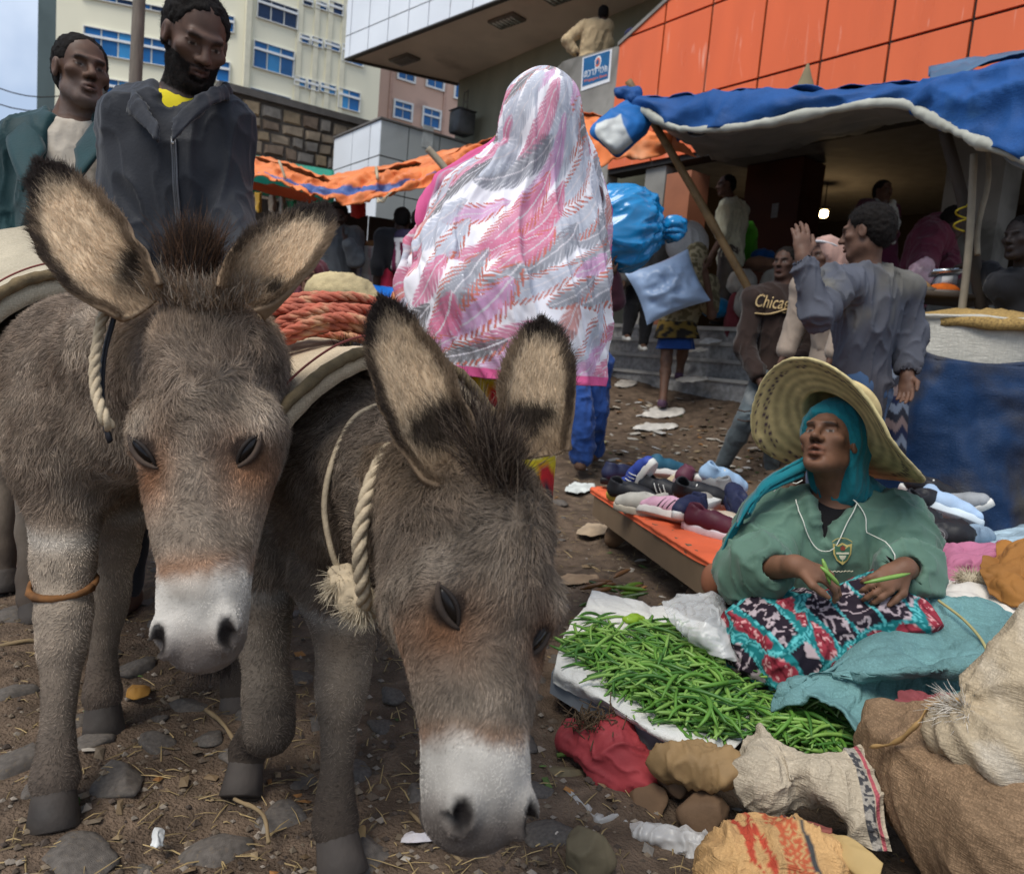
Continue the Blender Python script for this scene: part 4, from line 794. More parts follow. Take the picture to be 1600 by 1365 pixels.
class Head:
    def __init__(s, c, fwd, up=UPZ, hs=1.0):
        s.c, s.k = np.asarray(c, float), hs; s.f = nrm(fwd); u = nrm(up); s.u = nrm(u - s.f * (u @ s.f)); s.r = np.cross(s.f, s.u); s.M = np.array((s.r, s.f, s.u))
    def p(s, x, y, z): return s.c + (s.r * x + s.f * y + s.u * z) * s.k
    def loc(s, X): return ((X - s.c) @ s.M.T) / s.k
    def add(s, S, fine=True, gaunt=0.0, mouth=.0):
        k = s.k
        E = lambda c, r, kk=.015, sub=False: S.ell(s.p(*c), np.array(r) * k, s.M, kk * k, sub); C = lambda a, b, ra, rb, kk=.01: S.cap(s.p(*a), s.p(*b), ra * k, rb * k, kk * k)
        E((0, -.016, .036), (.073, .092, .082), .02); E((0, .022, -.030), (.058 - gaunt * .006, .064, .084), .03); C((0, .060, -.097), (0, .050, -.092), .020, .02, .03)
        for g in (-1, 1):
            C((.042 * g, .0, -.062), (.020 * g, .055, -.094), .020, .016, .025); E((.044 * g, .056, -.016), (.022, .020, .016), .02)
            E((.076 * g, -.006, -.004), (.010, .019, .031), .008)
        if not fine: C((0, .088, .010), (0, .100, -.026), .009, .013, .012); C((-.016, .080, -.060), (.016, .080, -.060), .009, .009, .01); return
        C((-.036, .076, .026), (-.010, .086, .022), .010, .011, .014); C((.036, .076, .026), (.010, .086, .022), .010, .011, .014)
        for g in (-1, 1):
            E((.031 * g, .090, .004), (.018, .016, .012), .012, True); E((.030 * g, .0655, .003), (.0135, .0135, .0125), .003)
            C((.016 * g, .0765, .0085), (.044 * g, .069, .0085), .0042, .0042, .003); C((.018 * g, .0770, -.0052), (.043 * g, .069, -.0040), .0036, .0036, .003)
            E((.013 * g, .090, -.030), (.0095, .012, .009), .006); E((.0075 * g, .104, -.0385), (.0048, .006, .004), .004, True)
            E((.084 * g, .0, -.002), (.004, .010, .017), .004, True)
        C((0, .080, .018), (0, .108, -.026), .0075, .0115, .012)
        C((-.021, .079, -.057), (0, .090, -.0535), .0055, .0075, .006); C((.021, .079, -.057), (0, .090, -.0535), .0055, .0075, .006)
        C((-.018, .079, -.066 - mouth), (0, .088, -.069 - mouth), .006, .0085, .006); C((.018, .079, -.066 - mouth), (0, .088, -.069 - mouth), .006, .0085, .006)
        E((0, .096, -.0610 - mouth * .5), (.020, .012, .0016 + mouth * .55), .004, True); E((0, .080, -.082 - mouth), (.018, .008, .006), .012, True)
    def color(s, X, skin, stubble=0.0, scol=(.012, .01, .009), lip=None, mouth=0.0):
        q = s.loc(X); x, y, z = q.T; skin = np.asarray(skin); c = np.tile(skin, (len(X), 1)) * (1 + .16 * noise(X, 45, 2, 2))[:, None]
        front = (y > .03) & (np.abs(x) < .09) & (z > -.14) & (z < .13)
        lips = np.exp(-((np.abs(x) / .023) ** 4 + ((z + .061 + mouth * .5) / (.013 + mouth)) ** 2)) * front * (y > .07)
        c = mixc(c, lip if lip is not None else skin * A(.95, .62, .62), .8 * lips)
        c = mixc(c, skin * .12, np.exp(-((x / .02) ** 4 + ((z + .0612 + mouth * .5) / (.0022 + mouth * .45)) ** 2)) * front * (y < .0885))
        for g in (-1, 1):
            c = mixc(c, skin * .5, .7 * np.exp(-(((x - .031 * g) / .020) ** 2 + ((z - .006) / .013) ** 2)) * front)
            e = np.sqrt(((x - .030 * g) / .0115) ** 2 + ((z - .0020) / .0038) ** 2); ew = (e < 1) & front & (y > .070); c[ew] = A(.17, .14, .12)
            ir = (np.sqrt((x - .030 * g) ** 2 + (z - .002) ** 2) < .0058) & ew; c[ir] = A(.012, .007, .005)
            c = mixc(c, A(.012, .009, .008), .92 * np.exp(-(((x - .030 * g) / .019) ** 4 + ((z - .0245 + .15 * np.abs(np.abs(x) - .028)) / .0050) ** 2)) * front)
            c = mixc(c, skin * .1, np.exp(-(((x - .0078 * g) / .006) ** 2 + ((z + .0385) / .005) ** 2)) * front * (y > .08))
        if stubble:
            m = sst(-.030, -.060, z - .45 * np.clip(np.abs(x) - .03, 0, 1)) * (z > -.14) * (1 - .7 * np.exp(-((x / .02) ** 2 + ((z + .062) / .011) ** 2))) * (y > -.03); c = mixc(c, scol, stubble * m * (.75 + .35 * noise(X, 120, 3)))
        return c
    def hair(s, parent, hl=.03, th=1.0, n=5000, ln=.010, mat=None, rec=0.0, col=(.012, .010, .009)):
        S = Solid(); k = s.k; S.ell(s.p(0, -.022, .044), np.array((.081, .095, .080)) * k * th, s.M, .01); S.ell(s.p(0, -.060, .0), np.array((.070, .058, .075)) * k * th, s.M, .03 * k)
        S.ell(s.p(0, .112 - rec, -.030 + hl), np.array((.115, .085, .092)) * k, s.M, .012 * k, True)
        for g in (-1, 1): S.ell(s.p(.08 * g, .012, -.02), np.array((.03, .030, .045)) * k, s.M, .01, True)
        S.cut(s.p(0, -.05, -.072), -s.u); g = ruffle(S.mesh(.005 if n else .009), .004 * k, 75, 3); o = obj('hair', g, mat or M_HAIR, parent)
        if n:
            Rr, N = scatter(g[0], g[1], n); hairs('hair_strands', parent, Rr - N * .003, N + RNG.normal(0, .7, Rr.shape), N, RNG.uniform(.5, 1.2, n) * ln * k, .00045, np.asarray(col) * RNG.uniform(.6, 1.6, n)[:, None], .3, .5)
        return o
def hand(S, w, d, nrm_, side, k=1.0, curl=.5, spread=1.0, thumb=.6):
    """five-fingered hand: w wrist, d towards the fingers, nrm_ out of the back of the hand, side +1/-1 puts the thumb"""
    d = nrm(d); n = nrm(nrm_ - d * (nrm_ @ d)); s = np.cross(d, n) * side
    S.cap(w - d * .01, w + d * .025 * k, .022 * k, .024 * k, .015); S.ell(w + d * .052 * k, np.array((.046, .037, .016)) * k, np.array((d, s, n)), .015)
    for i, (o, L) in enumerate(((.028, .070), (.010, .078), (-.009, .072), (-.026, .056))):
        b = w + (d * (.082 - .004 * abs(i - 1)) + s * o) * k; a = curl * .55; dd = nrm(d + s * o * 2.2 * spread); ps = [b]; r = [.0092, .0085, .0078, .0066]
        for j, f in enumerate((.45, .32, .23)): e = a * (j + 1); ps.append(ps[-1] + (dd * math.cos(e) - n * math.sin(e)) * L * f * k)
        S.chain(ps, [q * k for q in r], .003)
    b = w + (d * .022 + s * .026) * k; e1 = nrm(d * .75 + s * .7 - n * thumb * .4); e2 = nrm(d * .95 + s * (.35 - .4 * thumb) - n * thumb * .6)
    S.chain([b, b + e1 * .036 * k, b + e1 * .036 * k + e2 * .028 * k, b + e1 * .036 * k + e2 * .05 * k], [.014 * k, .011 * k, .0095 * k, .007 * k], .006)
def foot(S, an, d, k=1.0):
    d = nrm(A(d[0], d[1], 0)); S.cap(an, an - UPZ * .04 * k - d * .02 * k, .036 * k, .034 * k); S.cap(an - UPZ * .045 * k - d * .02 * k, an - UPZ * .06 * k + d * .14 * k, .034 * k, .026 * k, .03)

class Person:
    def __init__(s, label, J, fwd, hup=UPZ, hs=1.0, skin=(.105, .050, .030), h=.012, fine=False, group=None, hips=None, chest=None, gaunt=0, mouth=0.0, kw=None, base=None, bulk=1.0, feet=True, curl=.5):
        g = lambda v: v if isinstance(v, float) else P(*v) if len(v) == 3 and abs(v[0]) > 8 else np.asarray(v, float)
        s.J = J = {k: g(v) for k, v in J.items()}; s.H = Head(J['head'], fwd, hup, hs); s.k = hs; s.h = h; s.skin = np.array(skin); s.kw = kw or {}; s.mouth = mouth; s.bulk = b = bulk
        s.tf = nrm(A(*(chest if chest is not None else fwd))); k = hs
        J.setdefault('neck', s.H.p(0, -.025, -.135)); 
        if 'shL' not in J:
            r = nrm(np.cross(s.tf, UPZ)); J['shL'] = J['neck'] - r * .17 * k - UPZ * .045; J['shR'] = J['neck'] + r * .17 * k - UPZ * .045
        if 'hip' not in J: J['hip'] = (J['shL'] + J['shR']) / 2 - UPZ * .50 * k
        s.lat = nrm(J['shR'] - J['shL']); 
        for q, sg in (('L', -1), ('R', 1)):
            sh = J['sh' + q]; J.setdefault('el' + q, sh - UPZ * .27 * k + s.lat * sg * .03); J.setdefault('wr' + q, J['el' + q] - UPZ * .22 * k + s.tf * .07)
            hp = J['hip'] + s.lat * sg * .085 * k; J['hp' + q] = hp
            if 'an' + q not in J:
                gnd = s.kw.get('ground'); gnd = gz(hp[1], hp[0]) if gnd is None else gnd; J['an' + q] = A(hp[0] + s.lat[0] * sg * .02, hp[1] + s.lat[1] * sg * .02, gnd + .075 * k)
            J.setdefault('kn' + q, (hp + J['an' + q]) / 2 + s.tf * .03)
        s.T = thing('person', label, 'person', base if base is not None else A(J['hip'][0], J['hip'][1], min(J['anL'][2], J['anR'][2]) - .075), group)
        S = Solid(); s.H.add(S, fine, gaunt, mouth); ch = (J['shL'] + J['shR']) / 2
        S.cap(s.H.p(0, -.022, -.05), J['neck'], .050 * k, .056 * k, .03); S.cap(J['neck'], ch - UPZ * .05, .058 * k, .09 * k, .04); s.torso(S, 0.0); s.arms(S, 0.0); s.legs(S, 0.0)
        for q, sg in (('L', -1), ('R', 1)):
            w, e = J['wr' + q], J['el' + q]; d = J.get('hd' + q); d = nrm(w - e) if d is None else nrm(d); nb = J.get('hn' + q); nb = np.cross(d, s.tf) * sg if nb is None else nb
            if np.linalg.norm(nb - d * (nb @ d)) < .1: nb = s.lat * sg
            hand(S, w, d, nb, J.get('hs' + q, sg), k, curl)
            if feet: foot(S, J['an' + q], s.tf, k)
        V, F = S.mesh(h); s.V, s.F = V, F
        s.body = obj('body', (V, F), skin_mat(), s.T, col=s.paint(V))
    def paint(s, X):
        q = s.H.loc(X); hd = q[:, 2] > -.15; hd &= np.linalg.norm(q, axis=1) < .22; c = np.tile(s.skin, (len(X), 1)) * (1 + .12 * noise(X, 30, 5, 2))[:, None]
        c[hd] = s.H.color(X[hd], s.skin, s.kw.get('stubble', 0), s.kw.get('scol', (.012, .01, .009)), None, s.mouth); return c
    def torso(s, S, o, k_=.05, hem=None, waist=1.0, tail=.0):
        J, k, b = s.J, s.k, s.bulk; ch = (J['shL'] + J['shR']) / 2; ax = nrm(ch - J['hip']); lt = nrm(s.lat - ax * (s.lat @ ax)); fr = np.cross(ax, lt); Mx = np.array((lt, fr, ax)); L = np.linalg.norm(ch - J['hip'])
        S.ell(ch - ax * .12 * k, (.155 * k * b + o, .105 * k * b + o, .19 * k + o), Mx, k_); S.ell(J['hip'] + ax * L * .42, (.132 * k * b * waist + o, .092 * k * b + o, .20 * k + o), Mx, k_); S.ell(J['hip'] + ax * (.02 - tail) * k, (.145 * k * b + o, .102 * k * b + o, (.14 + tail) * k + o), Mx, k_)
        S.cap(J['shL'], J['shR'], .055 * k + o, .055 * k + o, k_); S.cap(J['neck'] - ax * .05 * k, J['shL'], .050 * k + o, .050 * k + o, k_); S.cap(J['neck'] - ax * .05 * k, J['shR'], .050 * k + o, .05 * k + o, k_)
    def arms(s, S, o, to=1.0, only=None, cuff=0.0):
        J, k = s.J, s.k
        for q in ('L', 'R'):
            if only and q not in only: continue
            sh, el, wr = J['sh' + q], J['el' + q], J['wr' + q]; S.cap(sh, sh + (el - sh) * min(to * 2, 1), .052 * k + o, (.042 if to >= .5 else .050) * k + o, .03)
            if to > .5: e = el + (wr - el) * (to - .5) * 2; S.cap(el, e, .041 * k + o, (.030 + .008 * (1 - to)) * k + o + cuff, .025)
    def legs(s, S, o, to=1.0, flare=0.0):
        J, k = s.J, s.k
        for q in ('L', 'R'):
            hp, kn, an = J['hp' + q], J['kn' + q], J['an' + q]; S.cap(hp, kn, .082 * k + o, .055 * k + o + flare * .5, .04)
            e = kn + (an - kn) * to; S.chain([kn, kn + (e - kn) * .3, e], [.053 * k + o + flare * .5, .052 * k + o + flare * .7, .034 * k + o + flare], .03)
    def top(s, mat, o=.014, sleeve=.97, hem=.0, amp=.006, sc=8, seed=1, neck=.0, name='shirt', col=None, cuff=0.0, h=None, cutneck=True, st=.35, tail=0.0, extra=None, sub=None):
        S = Solid(); s.torso(S, o, tail=tail); 
        if sleeve > 0: s.arms(S, o, sleeve, cuff=cuff)
        if extra: extra(S)
        J = s.J; ch = (J['shL'] + J['shR']) / 2; ax = nrm(ch - J['hip']); S.cut(J['hip'] - ax * (hem + .06) * s.k, -ax)
        if cutneck: S.ell(J['neck'] + ax * .035 * s.k + s.tf * .03 * s.k, (.080 * s.k + neck, .080 * s.k + neck, .055 * s.k + neck), None, .01, True)
        if sub: sub(S)
        for q in 'LR':
            if sleeve > .5:
                el, wr = J['el' + q], J['wr' + q]; e = el + (wr - el) * (sleeve - .5) * 2; d = nrm(wr - el); S.cap(e + d * .012, e + d * .08, .034 * s.k + .005, .038 * s.k + .005, .004, True); S.ops.pop() if s.h > .009 else None
        g = folds(S.mesh(h or s.h), amp, sc, seed, ax, st)
        return obj(name, g, mat, s.T, col=col(g[0]) if col else None)
    def pants(s, mat, o=.014, to=1.0, flare=.0, amp=.006, sc=9, seed=2, name='trousers', col=None, h=None, tail=0):
        S = Solid(); s.legs(S, o, to, flare); J = s.J; ax = nrm((J['shL'] + J['shR']) / 2 - J['hip']); lt = nrm(s.lat - ax * (s.lat @ ax)); S.ell(J['hip'] + ax * .03, (.150 * s.k * s.bulk + o * .6, .106 * s.k * s.bulk + o * .6, .15 * s.k), np.array((lt, np.cross(ax, lt), ax)), .05); S.cut(J['hip'] + ax * .12 * s.k, ax)
        g = folds(S.mesh(h or s.h), amp, sc, seed, UPZ, .6); return obj(name, g, mat, s.T, col=col(g[0]) if col else None)
    def shoes(s, mat):
        for q in 'LR':
            S = Solid(); foot(S, s.J['an' + q] - UPZ * .004, s.tf, s.k * 1.12); S.cut(s.J['an' + q] - UPZ * .01, UPZ); S.cut(s.J['an' + q] - UPZ * .085 * s.k, -UPZ); obj('shoe', S.mesh(.01), mat, s.T)
    def skirt(s, mat, top=.0, bot=.08, r0=.17, r1=.24, amp=.015, n=30, seed=3, col=None, name='skirt', m=48):
        J = s.J; c0 = J['hip'] + UPZ * top; gnd = min(J['anL'][2], J['anR'][2]); c1 = (J['anL'] + J['anR']) / 2; c1 = A(c1[0], c1[1], gnd + bot); X = np.zeros((n, m + 1, 3)); a = np.linspace(0, 2 * math.pi, m + 1); fr = nrm(np.cross(s.lat, UPZ))
        for i, t in enumerate(np.linspace(0, 1, n)):
            r = (r0 + (r1 - r0) * t) * (1 + amp / .17 * t * noise(np.stack((np.cos(a) * 2, np.sin(a) * 2, a * 0 + t * .6), -1), 1.6, seed, 2)); X[i] = c0 + (c1 - c0) * t + s.lat * (np.cos(a) * r)[:, None] + fr * (np.sin(a) * r * .72)[:, None]
        V, F = slab(X, .006); return obj(name, (V, F), mat, s.T, col=col(V) if col else None)

# ---- older man in the open teal jacket
p = Person('older man in an open dark teal jacket over a stained cream shirt', dict(head=(128, 114, 2.42), neck=(118, 190, 2.48), shL=(190, 222, 2.52), shR=(38, 232, 2.46), elR=(12, 345, 2.5), wrR=(25, 440, 2.45), elL=(205, 340, 2.55), wrL=(200, 440, 2.5)),
    TOC * .66 + RIGHT * .70 - UPZ * .12, UPI + RIGHT * -.02, 1.0, (.105, .056, .036), .0048, True, gaunt=1, chest=TOC * .9 + RIGHT * .3, kw=dict(stubble=.35, scol=(.20, .18, .17)))
p.H.hair(p.T, hl=.046, th=.985, n=7000, ln=.004, col=(.02, .018, .017))
p.top(fabric('stained_cream', (.50, .44, .36), .22, stain=(.28, .22, .16)), .016, .35, .02, .007, 9, 3, neck=.012, h=.006, tail=.06)
tf = p.tf; cen = p.J['neck'] + tf * .12
p.top(fabric('dark_teal', (.012, .042, .046), .3, rough=.6), .032, .96, .10, .014, 6, 5, name='jacket', h=.0065, tail=.10, sub=lambda S: [S.cap(cen + A(0, 0, .04) + RIGHT * .01, cen + tf * .03 - UPZ * .62 + RIGHT * .03, .070, .13, .01, True), S.ell(p.J['neck'] + UPZ * .05 + tf * .03, (.085, .085, .10), None, .01, True)])
cl = [p.J['neck'] + RIGHT * x + tf * y + UPI * z for x, y, z in ((.035, .14, -.13), (.095, .09, -.02), (.085, -.02, .035), (0, -.075, .05), (-.085, -.02, .035), (-.105, .08, -.03), (-.055, .15, -.15))]
cc = spline(cl, 40); cx = np.stack([cc + (cc - p.J['neck'] - UPZ * .0) * t - UPI * (.10 * t ** 1.5) + UPI * .012 * math.sin(t * 3) for t in np.linspace(0, .75, 8)]); obj('collar', folds(slab(cx, .006), .004, 14, 5), fabric('dark_teal', (0, 0, 0)), p.T)
p.pants(fabric('drab_trousers', (.06, .055, .05)), h=.012)
# ---- younger man in the charcoal jacket
q_ = Person('young bearded man in a zipped charcoal jacket over a yellow shirt, looking down', dict(head=(306, 64, 2.06), neck=(290, 148, 2.13), shR=(214, 192, 2.13), shL=(344, 200, 2.17), elR=(192, 320, 2.14), wrR=(196, 425, 2.02), elL=(356, 318, 2.16), wrL=(384, 428, 2.05)),
    TOC * .70 + RIGHT * .62 - UPZ * .60, UPI + RIGHT * .02, 1.04, (.098, .054, .037), .0046, True, chest=TOC * .95 + RIGHT * .12, kw=dict(stubble=.88))
q_.H.hair(q_.T, hl=.040, th=1.0, n=9000, ln=.007)
Rr, N = scatter(q_.V, q_.F, 60000, lambda X: 1.0 * (np.linalg.norm(X - q_.J['head'], axis=1) < .17)); lq = q_.H.loc(Rr); m = (lq[:, 2] < -.045 + .5 * np.clip(np.abs(lq[:, 0]) - .035, 0, 1)) & (lq[:, 2] > -.125) & (lq[:, 1] > -.01) & ~((np.abs(lq[:, 0]) < .025) & (np.abs(lq[:, 2] + .061) < .011)); Rr, N = Rr[m], N[m]
hairs('beard', q_.T, Rr, N * .6 - UPZ + RNG.normal(0, .4, N.shape), N, RNG.uniform(.003, .008, len(Rr)), .0004, np.tile(A(.011, .009, .008), (len(Rr), 1)), .3)
q_.top(fabric('yellow_shirt', (.62, .50, .02), .12), .012, 0, .02, .003, 9, 3, neck=.0, h=.006)
tf = q_.tf; nk_ = q_.J['neck']
M_CHAR = fabric('charcoal', (.023, .025, .031), .22, rough=.62)
q_.top(M_CHAR, .026, .97, .05, .0135, 6, 12, name='jacket', h=.006, tail=.08, st=.5, sub=lambda S: [S.cap(nk_ + tf * .10 + A(0, 0, .03), nk_ + tf * .20 - UPZ * .215 + RIGHT * .012, .095, .020, .01, True), S.ell(nk_ + UPZ * .06 + tf * .02, (.085, .08, .085), None, .01, True)])
cl = [nk_ + RIGHT * x + tf * y + UPI * z for x, y, z in ((.022, .160, -.175), (.080, .115, -.085), (.108, .02, -.022), (.075, -.07, .01), (0, -.10, .02), (-.075, -.07, .01), (-.112, .015, -.022), (-.09, .105, -.085), (-.015, .160, -.175))]
cc = spline(cl, 50); tt = np.linspace(0, 1, 9); cx = np.stack([cc + (cc - nk_) * (.22 * t) + UPI * (.045 * math.sin(t * 2.6) - .018 * t * t) for t in tt]); obj('collar', folds(slab(upsample(cx, 3), .008), .010, 12, 6), M_CHAR, q_.T)
zp = spline([nk_ + tf * (.150 + .02 * t) - UPI * t * .52 - UPI * .165 + RIGHT * (.0 + .006 * t) for t in (0, .3, .6, 1)], 20)
JV = [o for o in q_.T.children if o.name.startswith('jacket')][0]
def onto(obj_, pts, d, lift=.002):
    """drop points onto a garment's own surface"""
    co = np.zeros(len(obj_.data.vertices) * 3, np.float32); obj_.data.vertices.foreach_get('co', co); co = co.reshape(-1, 3) + ORG[obj_.name]; out = []; d = nrm(d)
    for p_ in np.asarray(pts):
        r = co - p_; t = r @ d; e = np.linalg.norm(r - t[:, None] * d, axis=1); w = np.where(e < .02)[0]; out.append(p_ + d * (t[w].max() + lift) if len(w) else p_)
    return np.array(out)
zs_ = onto(JV, zp, tf, .0015); obj('zip', merge([tube(zs_ + RIGHT * .005, .0035, 5), tube(zs_ - RIGHT * .005, .0035, 5), tube(zs_ + tf * .001, .002, 5)]), M('zip_metal', (.10, .10, .105), .4, metal=.4), q_.T)
obj('zip_pull', box(zs_[0] + tf * .006 - UPI * .012, (.006, .004, .022), np.array((RIGHT, tf, UPI)), .001), M('bright_metal', (.7, .7, .68), .3, metal=.9), q_.T)
for sg in (-1, 1):
    pk_ = onto(JV, spline([nk_ + tf * .15 - UPI * .43 + RIGHT * .105 * sg, nk_ + tf * .15 - UPI * .50 + RIGHT * .135 * sg], 8), tf, .001); obj('pocket_zip', tube(pk_, .003, 5), M('zip_metal'), q_.T)
q_.pants(fabric('dark_trousers', (.03, .03, .035)), h=.012)

# ---- seated woman selling beans
sw_ = Person('seated woman in a green pullover under a wide straw hat, trimming green beans', dict(head=(1296, 690, 2.02), neck=(1307, 780, 2.09), shR=(1212, 818, 2.13), shL=(1398, 822, 2.06), elR=(1162, 888, 2.02), wrR=(1244, 884, 1.80), elL=(1422, 894, 1.95), wrL=(1412, 888, 1.80),
        hip=(1300, 985, 2.18), knR=(1208, 985, 1.92), knL=(1392, 965, 1.86), anR=(1330, 1040, 1.90), anL=(1240, 1050, 1.86), hdR=RIGHT * .92 - UPI * .28 + TOC * .25, hdL=-RIGHT * .75 - UPI * .35 + TOC * .3, hnR=UPI * .9 + TOC * .5, hnL=UPI * .55 + TOC * .8 + RIGHT * .3),
    TOC * .62 - RIGHT * .70 + UPZ * .42, UPI + RIGHT * .12 - TOC * .1, .90, (.165, .080, .046), .0042, True, chest=TOC * .96 - RIGHT * .1, mouth=.006, bulk=1.05, feet=False, base=P(1290, 1040, 2.1) * A(1, 1, 0), curl=.95)
sw_.H.hair(sw_.T, hl=.05, th=.97, n=3000, ln=.006)
S = Solid(); sw_.torso(S, .012); S.cut(sw_.J['neck'] - UPZ * .16, -UPZ); S.ell(sw_.J['neck'] + UPZ * .05 + sw_.tf * .02, (.066, .066, .06), None, .01, True); obj('undershirt', S.mesh(.006), fabric('black_shirt', (.012, .011, .012)), sw_.T)
M_GREEN = fabric('green_nylon', (.095, .172, .128), .2, rough=.6, bump=.15); nk_ = sw_.J['neck']; tf = sw_.tf
def green_extra(S):
    for q in 'LR':
        el, sh, wr = sw_.J['el' + q], sw_.J['sh' + q], sw_.J['wr' + q]; S.chain([sh, (sh + el) / 2 - UPZ * .01, el - UPZ * .012, el + (wr - el) * .38], [.060, .062, .066, .050], .04)
g_ = sw_.top(M_GREEN, .028, .70, .03, .018, 8, 22, name='pullover', h=.006, cuff=.018, tail=.03, st=.5, extra=green_extra, sub=lambda S: [S.cap(P(1294, 770, 1.985), P(1289, 838, 1.95), .060, .012, .008, True), S.cap(P(1294, 770, 1.9), P(1289, 838, 1.88), .060, .012, .008, True), S.cap(P(1296, 770, 2.03), P(1290, 838, 2.01), .062, .014, .008, True), S.cap(P(1296, 770, 2.07), P(1290, 836, 2.03), .060, .014, .008, True), S.ell(nk_ + UPZ * .055, (.075, .075, .07), None, .01, True)])
def vline(pts, r, mat, name, par=sw_, garment=None, n=24, d=None): L = onto(garment or g_, spline(pts, n), d if d is not None else par.tf, .0012); return obj(name, tube(L, r, 5, 1), mat, par.T)
M_PIPE = M('white_piping', (.62, .62, .55), .7, .1)
px_ = lambda *q: [P(*k) for k in q]
vline(px_((1250, 782, 2.0), (1257, 806, 1.98), (1270, 840, 1.97), (1286, 862, 1.97), (1306, 856, 1.97), (1326, 816, 1.98), (1338, 786, 2.0)), .0016, M_PIPE, 'neck_stripe')
vline(px_((1222, 772, 2.0), (1240, 758, 2.0), (1254, 750, 2.0)), .0015, M_PIPE, 'piping'); vline(px_((1322, 768, 1.98), (1340, 783, 1.98), (1352, 806, 1.98), (1352, 830, 1.98), (1362, 850, 1.98), (1362, 868, 1.98)), .0015, M_PIPE, 'piping')
# crest on the chest: shield outline, inner bars and small line of lettering
def flat_on(garment, poly_px, d, lift, mat, name, par, depth=1.95):
    c = np.mean([P(*k, depth) for k in poly_px], 0); r = [P(*k, depth) for k in poly_px]; V = onto(garment, [c] + r, d, lift); n = len(r)
    return obj(name, (V, [(0, i + 1, (i + 1) % n + 1) for i in range(n)]), mat, par.T)
M_GOLD = M('gold_thread', (.46, .36, .12), .7, .2); M_CRESTG = M('crest_green', (.05, .13, .075), .8, .1); M_CREAMT = M('cream_thread', (.55, .52, .38), .8, .1)
cxp, cyp = 1322, 866
sh_ = [(-15, -15), (-8, -12), (0, -16), (8, -12), (15, -15), (14, 2), (9, 12), (0, 19), (-9, 12), (-14, 2)]
flat_on(g_, [(cxp + x, cyp + y) for x, y in sh_], tf, .0025, M_GOLD, 'crest', sw_); flat_on(g_, [(cxp + x * .82, cyp + y * .82) for x, y in sh_], tf, .0035, M_CRESTG, 'crest_field', sw_)
flat_on(g_, [(cxp + x, cyp + y) for x, y in ((-10, -1), (10, -1), (10, 2), (-10, 2))], tf, .0045, M_CREAMT, 'crest_bar', sw_); flat_on(g_, [(cxp + x, cyp + y) for x, y in ((-4, -9), (0, -12), (4, -9), (3, -4), (-3, -4))], tf, .0045, M('crest_red', (.25, .05, .03), .8), 'crest_device', sw_); flat_on(g_, [(cxp + x, cyp + y) for x, y in ((-6, 4), (6, 4), (4, 9), (0, 12), (-4, 9))], tf, .0045, M_CREAMT, 'crest_device', sw_)
t_ = np.linspace(-.9, .9, 14); vline([P(cxp + 20 * math.sin(a), cyp - 6 - 17 * math.cos(a), 1.95) for a in t_], .0012, M_GOLD, 'crest_scroll'); vline([P(cxp - 18 + 3 * k, cyp + 29 + (k % 2) * 1.5, 1.95) for k in range(13)], .0013, M_CREAMT, 'crest_motto', n=40)
# patterned skirt over the crossed legs
S = Solid(); J = sw_.J
S.ell(J['hip'] + UPZ * .0, (.20, .17, .13), None, .06); S.cap(J['hip'] - RIGHT * .07, J['knR'] - UPZ * .02, .12, .095, .07); S.cap(J['hip'] + RIGHT * .07, J['knL'] - UPZ * .02, .12, .09, .07); S.cap(J['knR'] - UPZ * .045, J['anR'] + UPZ * .03, .085, .085, .06); S.cap(J['knL'] - UPZ * .045, J['anL'] + UPZ * .03, .085, .085, .06); S.cap(J['knR'] - UPZ * .02, J['knL'] - UPZ * .02 + TOC * -.03, .095, .095, .07); S.ell((J['knR'] + J['knL']) * .5 * A(1, 1, 0) + A(.03, .08, .06), (.22, .13, .10), None, .08); S.cut(A(0, 0, .012), -UPZ)
g = folds(S.mesh(.0052), .024, 6, 31, RIGHT * .6 + UPZ * .3, .45)
def batik(X):
    a, b = X @ nrm(RIGHT * .8 + UPI * .5), X @ nrm(UPI * .8 - RIGHT * .5 + TOC * .4); k = 16.0; w = .20 * noise(X, 8, 3, 2); u, v = a * k + w, b * k * .8 - w; iu, iv = np.floor(u), np.floor(v); fu_, fv = u - iu - .5, v - iv - .5; hs = _hash(iu.astype(int), iv.astype(int), 0 * iu.astype(int), 5)
    e = np.maximum(np.abs(fu_), np.abs(fv)); c = np.tile(A(.012, .155, .165), (len(X), 1)); r = np.sqrt((fu_ / .40) ** 2 + (fv / .46) ** 2); lp = noise(X, 62, 9) ; lp2 = noise(X * A(1, 1, .35), 40, 12)
    leaf = (r < 1) & (hs > .12); c[leaf] = A(.26, .030, .046); dots = leaf & (noise(X, 150, 2) > .42); c[dots] = A(.62, .30, .30); vein = leaf & (np.abs(fu_) < .03); c[vein] = A(.12, .012, .02)
    sp = (hs <= .12) & (hs > -.40) & (e < .44); c[sp] = np.where((np.abs(lp) < .16)[sp, None], A(.42, .34, .36), A(.018, .012, .02)); ze = (hs <= -.40) & (e < .44); c[ze] = np.where((lp2 > .05)[ze, None], A(.55, .42, .43), A(.015, .012, .02))
    ln_ = (e > .455) & (e < .485); c[ln_] = A(.10, .42, .43); return c
obj('skirt', g, M('batik_cloth', rough=.8, var=.12, attr=True, bump=.2, bsc=150, spec=.15), sw_.T, col=batik(g[0]))
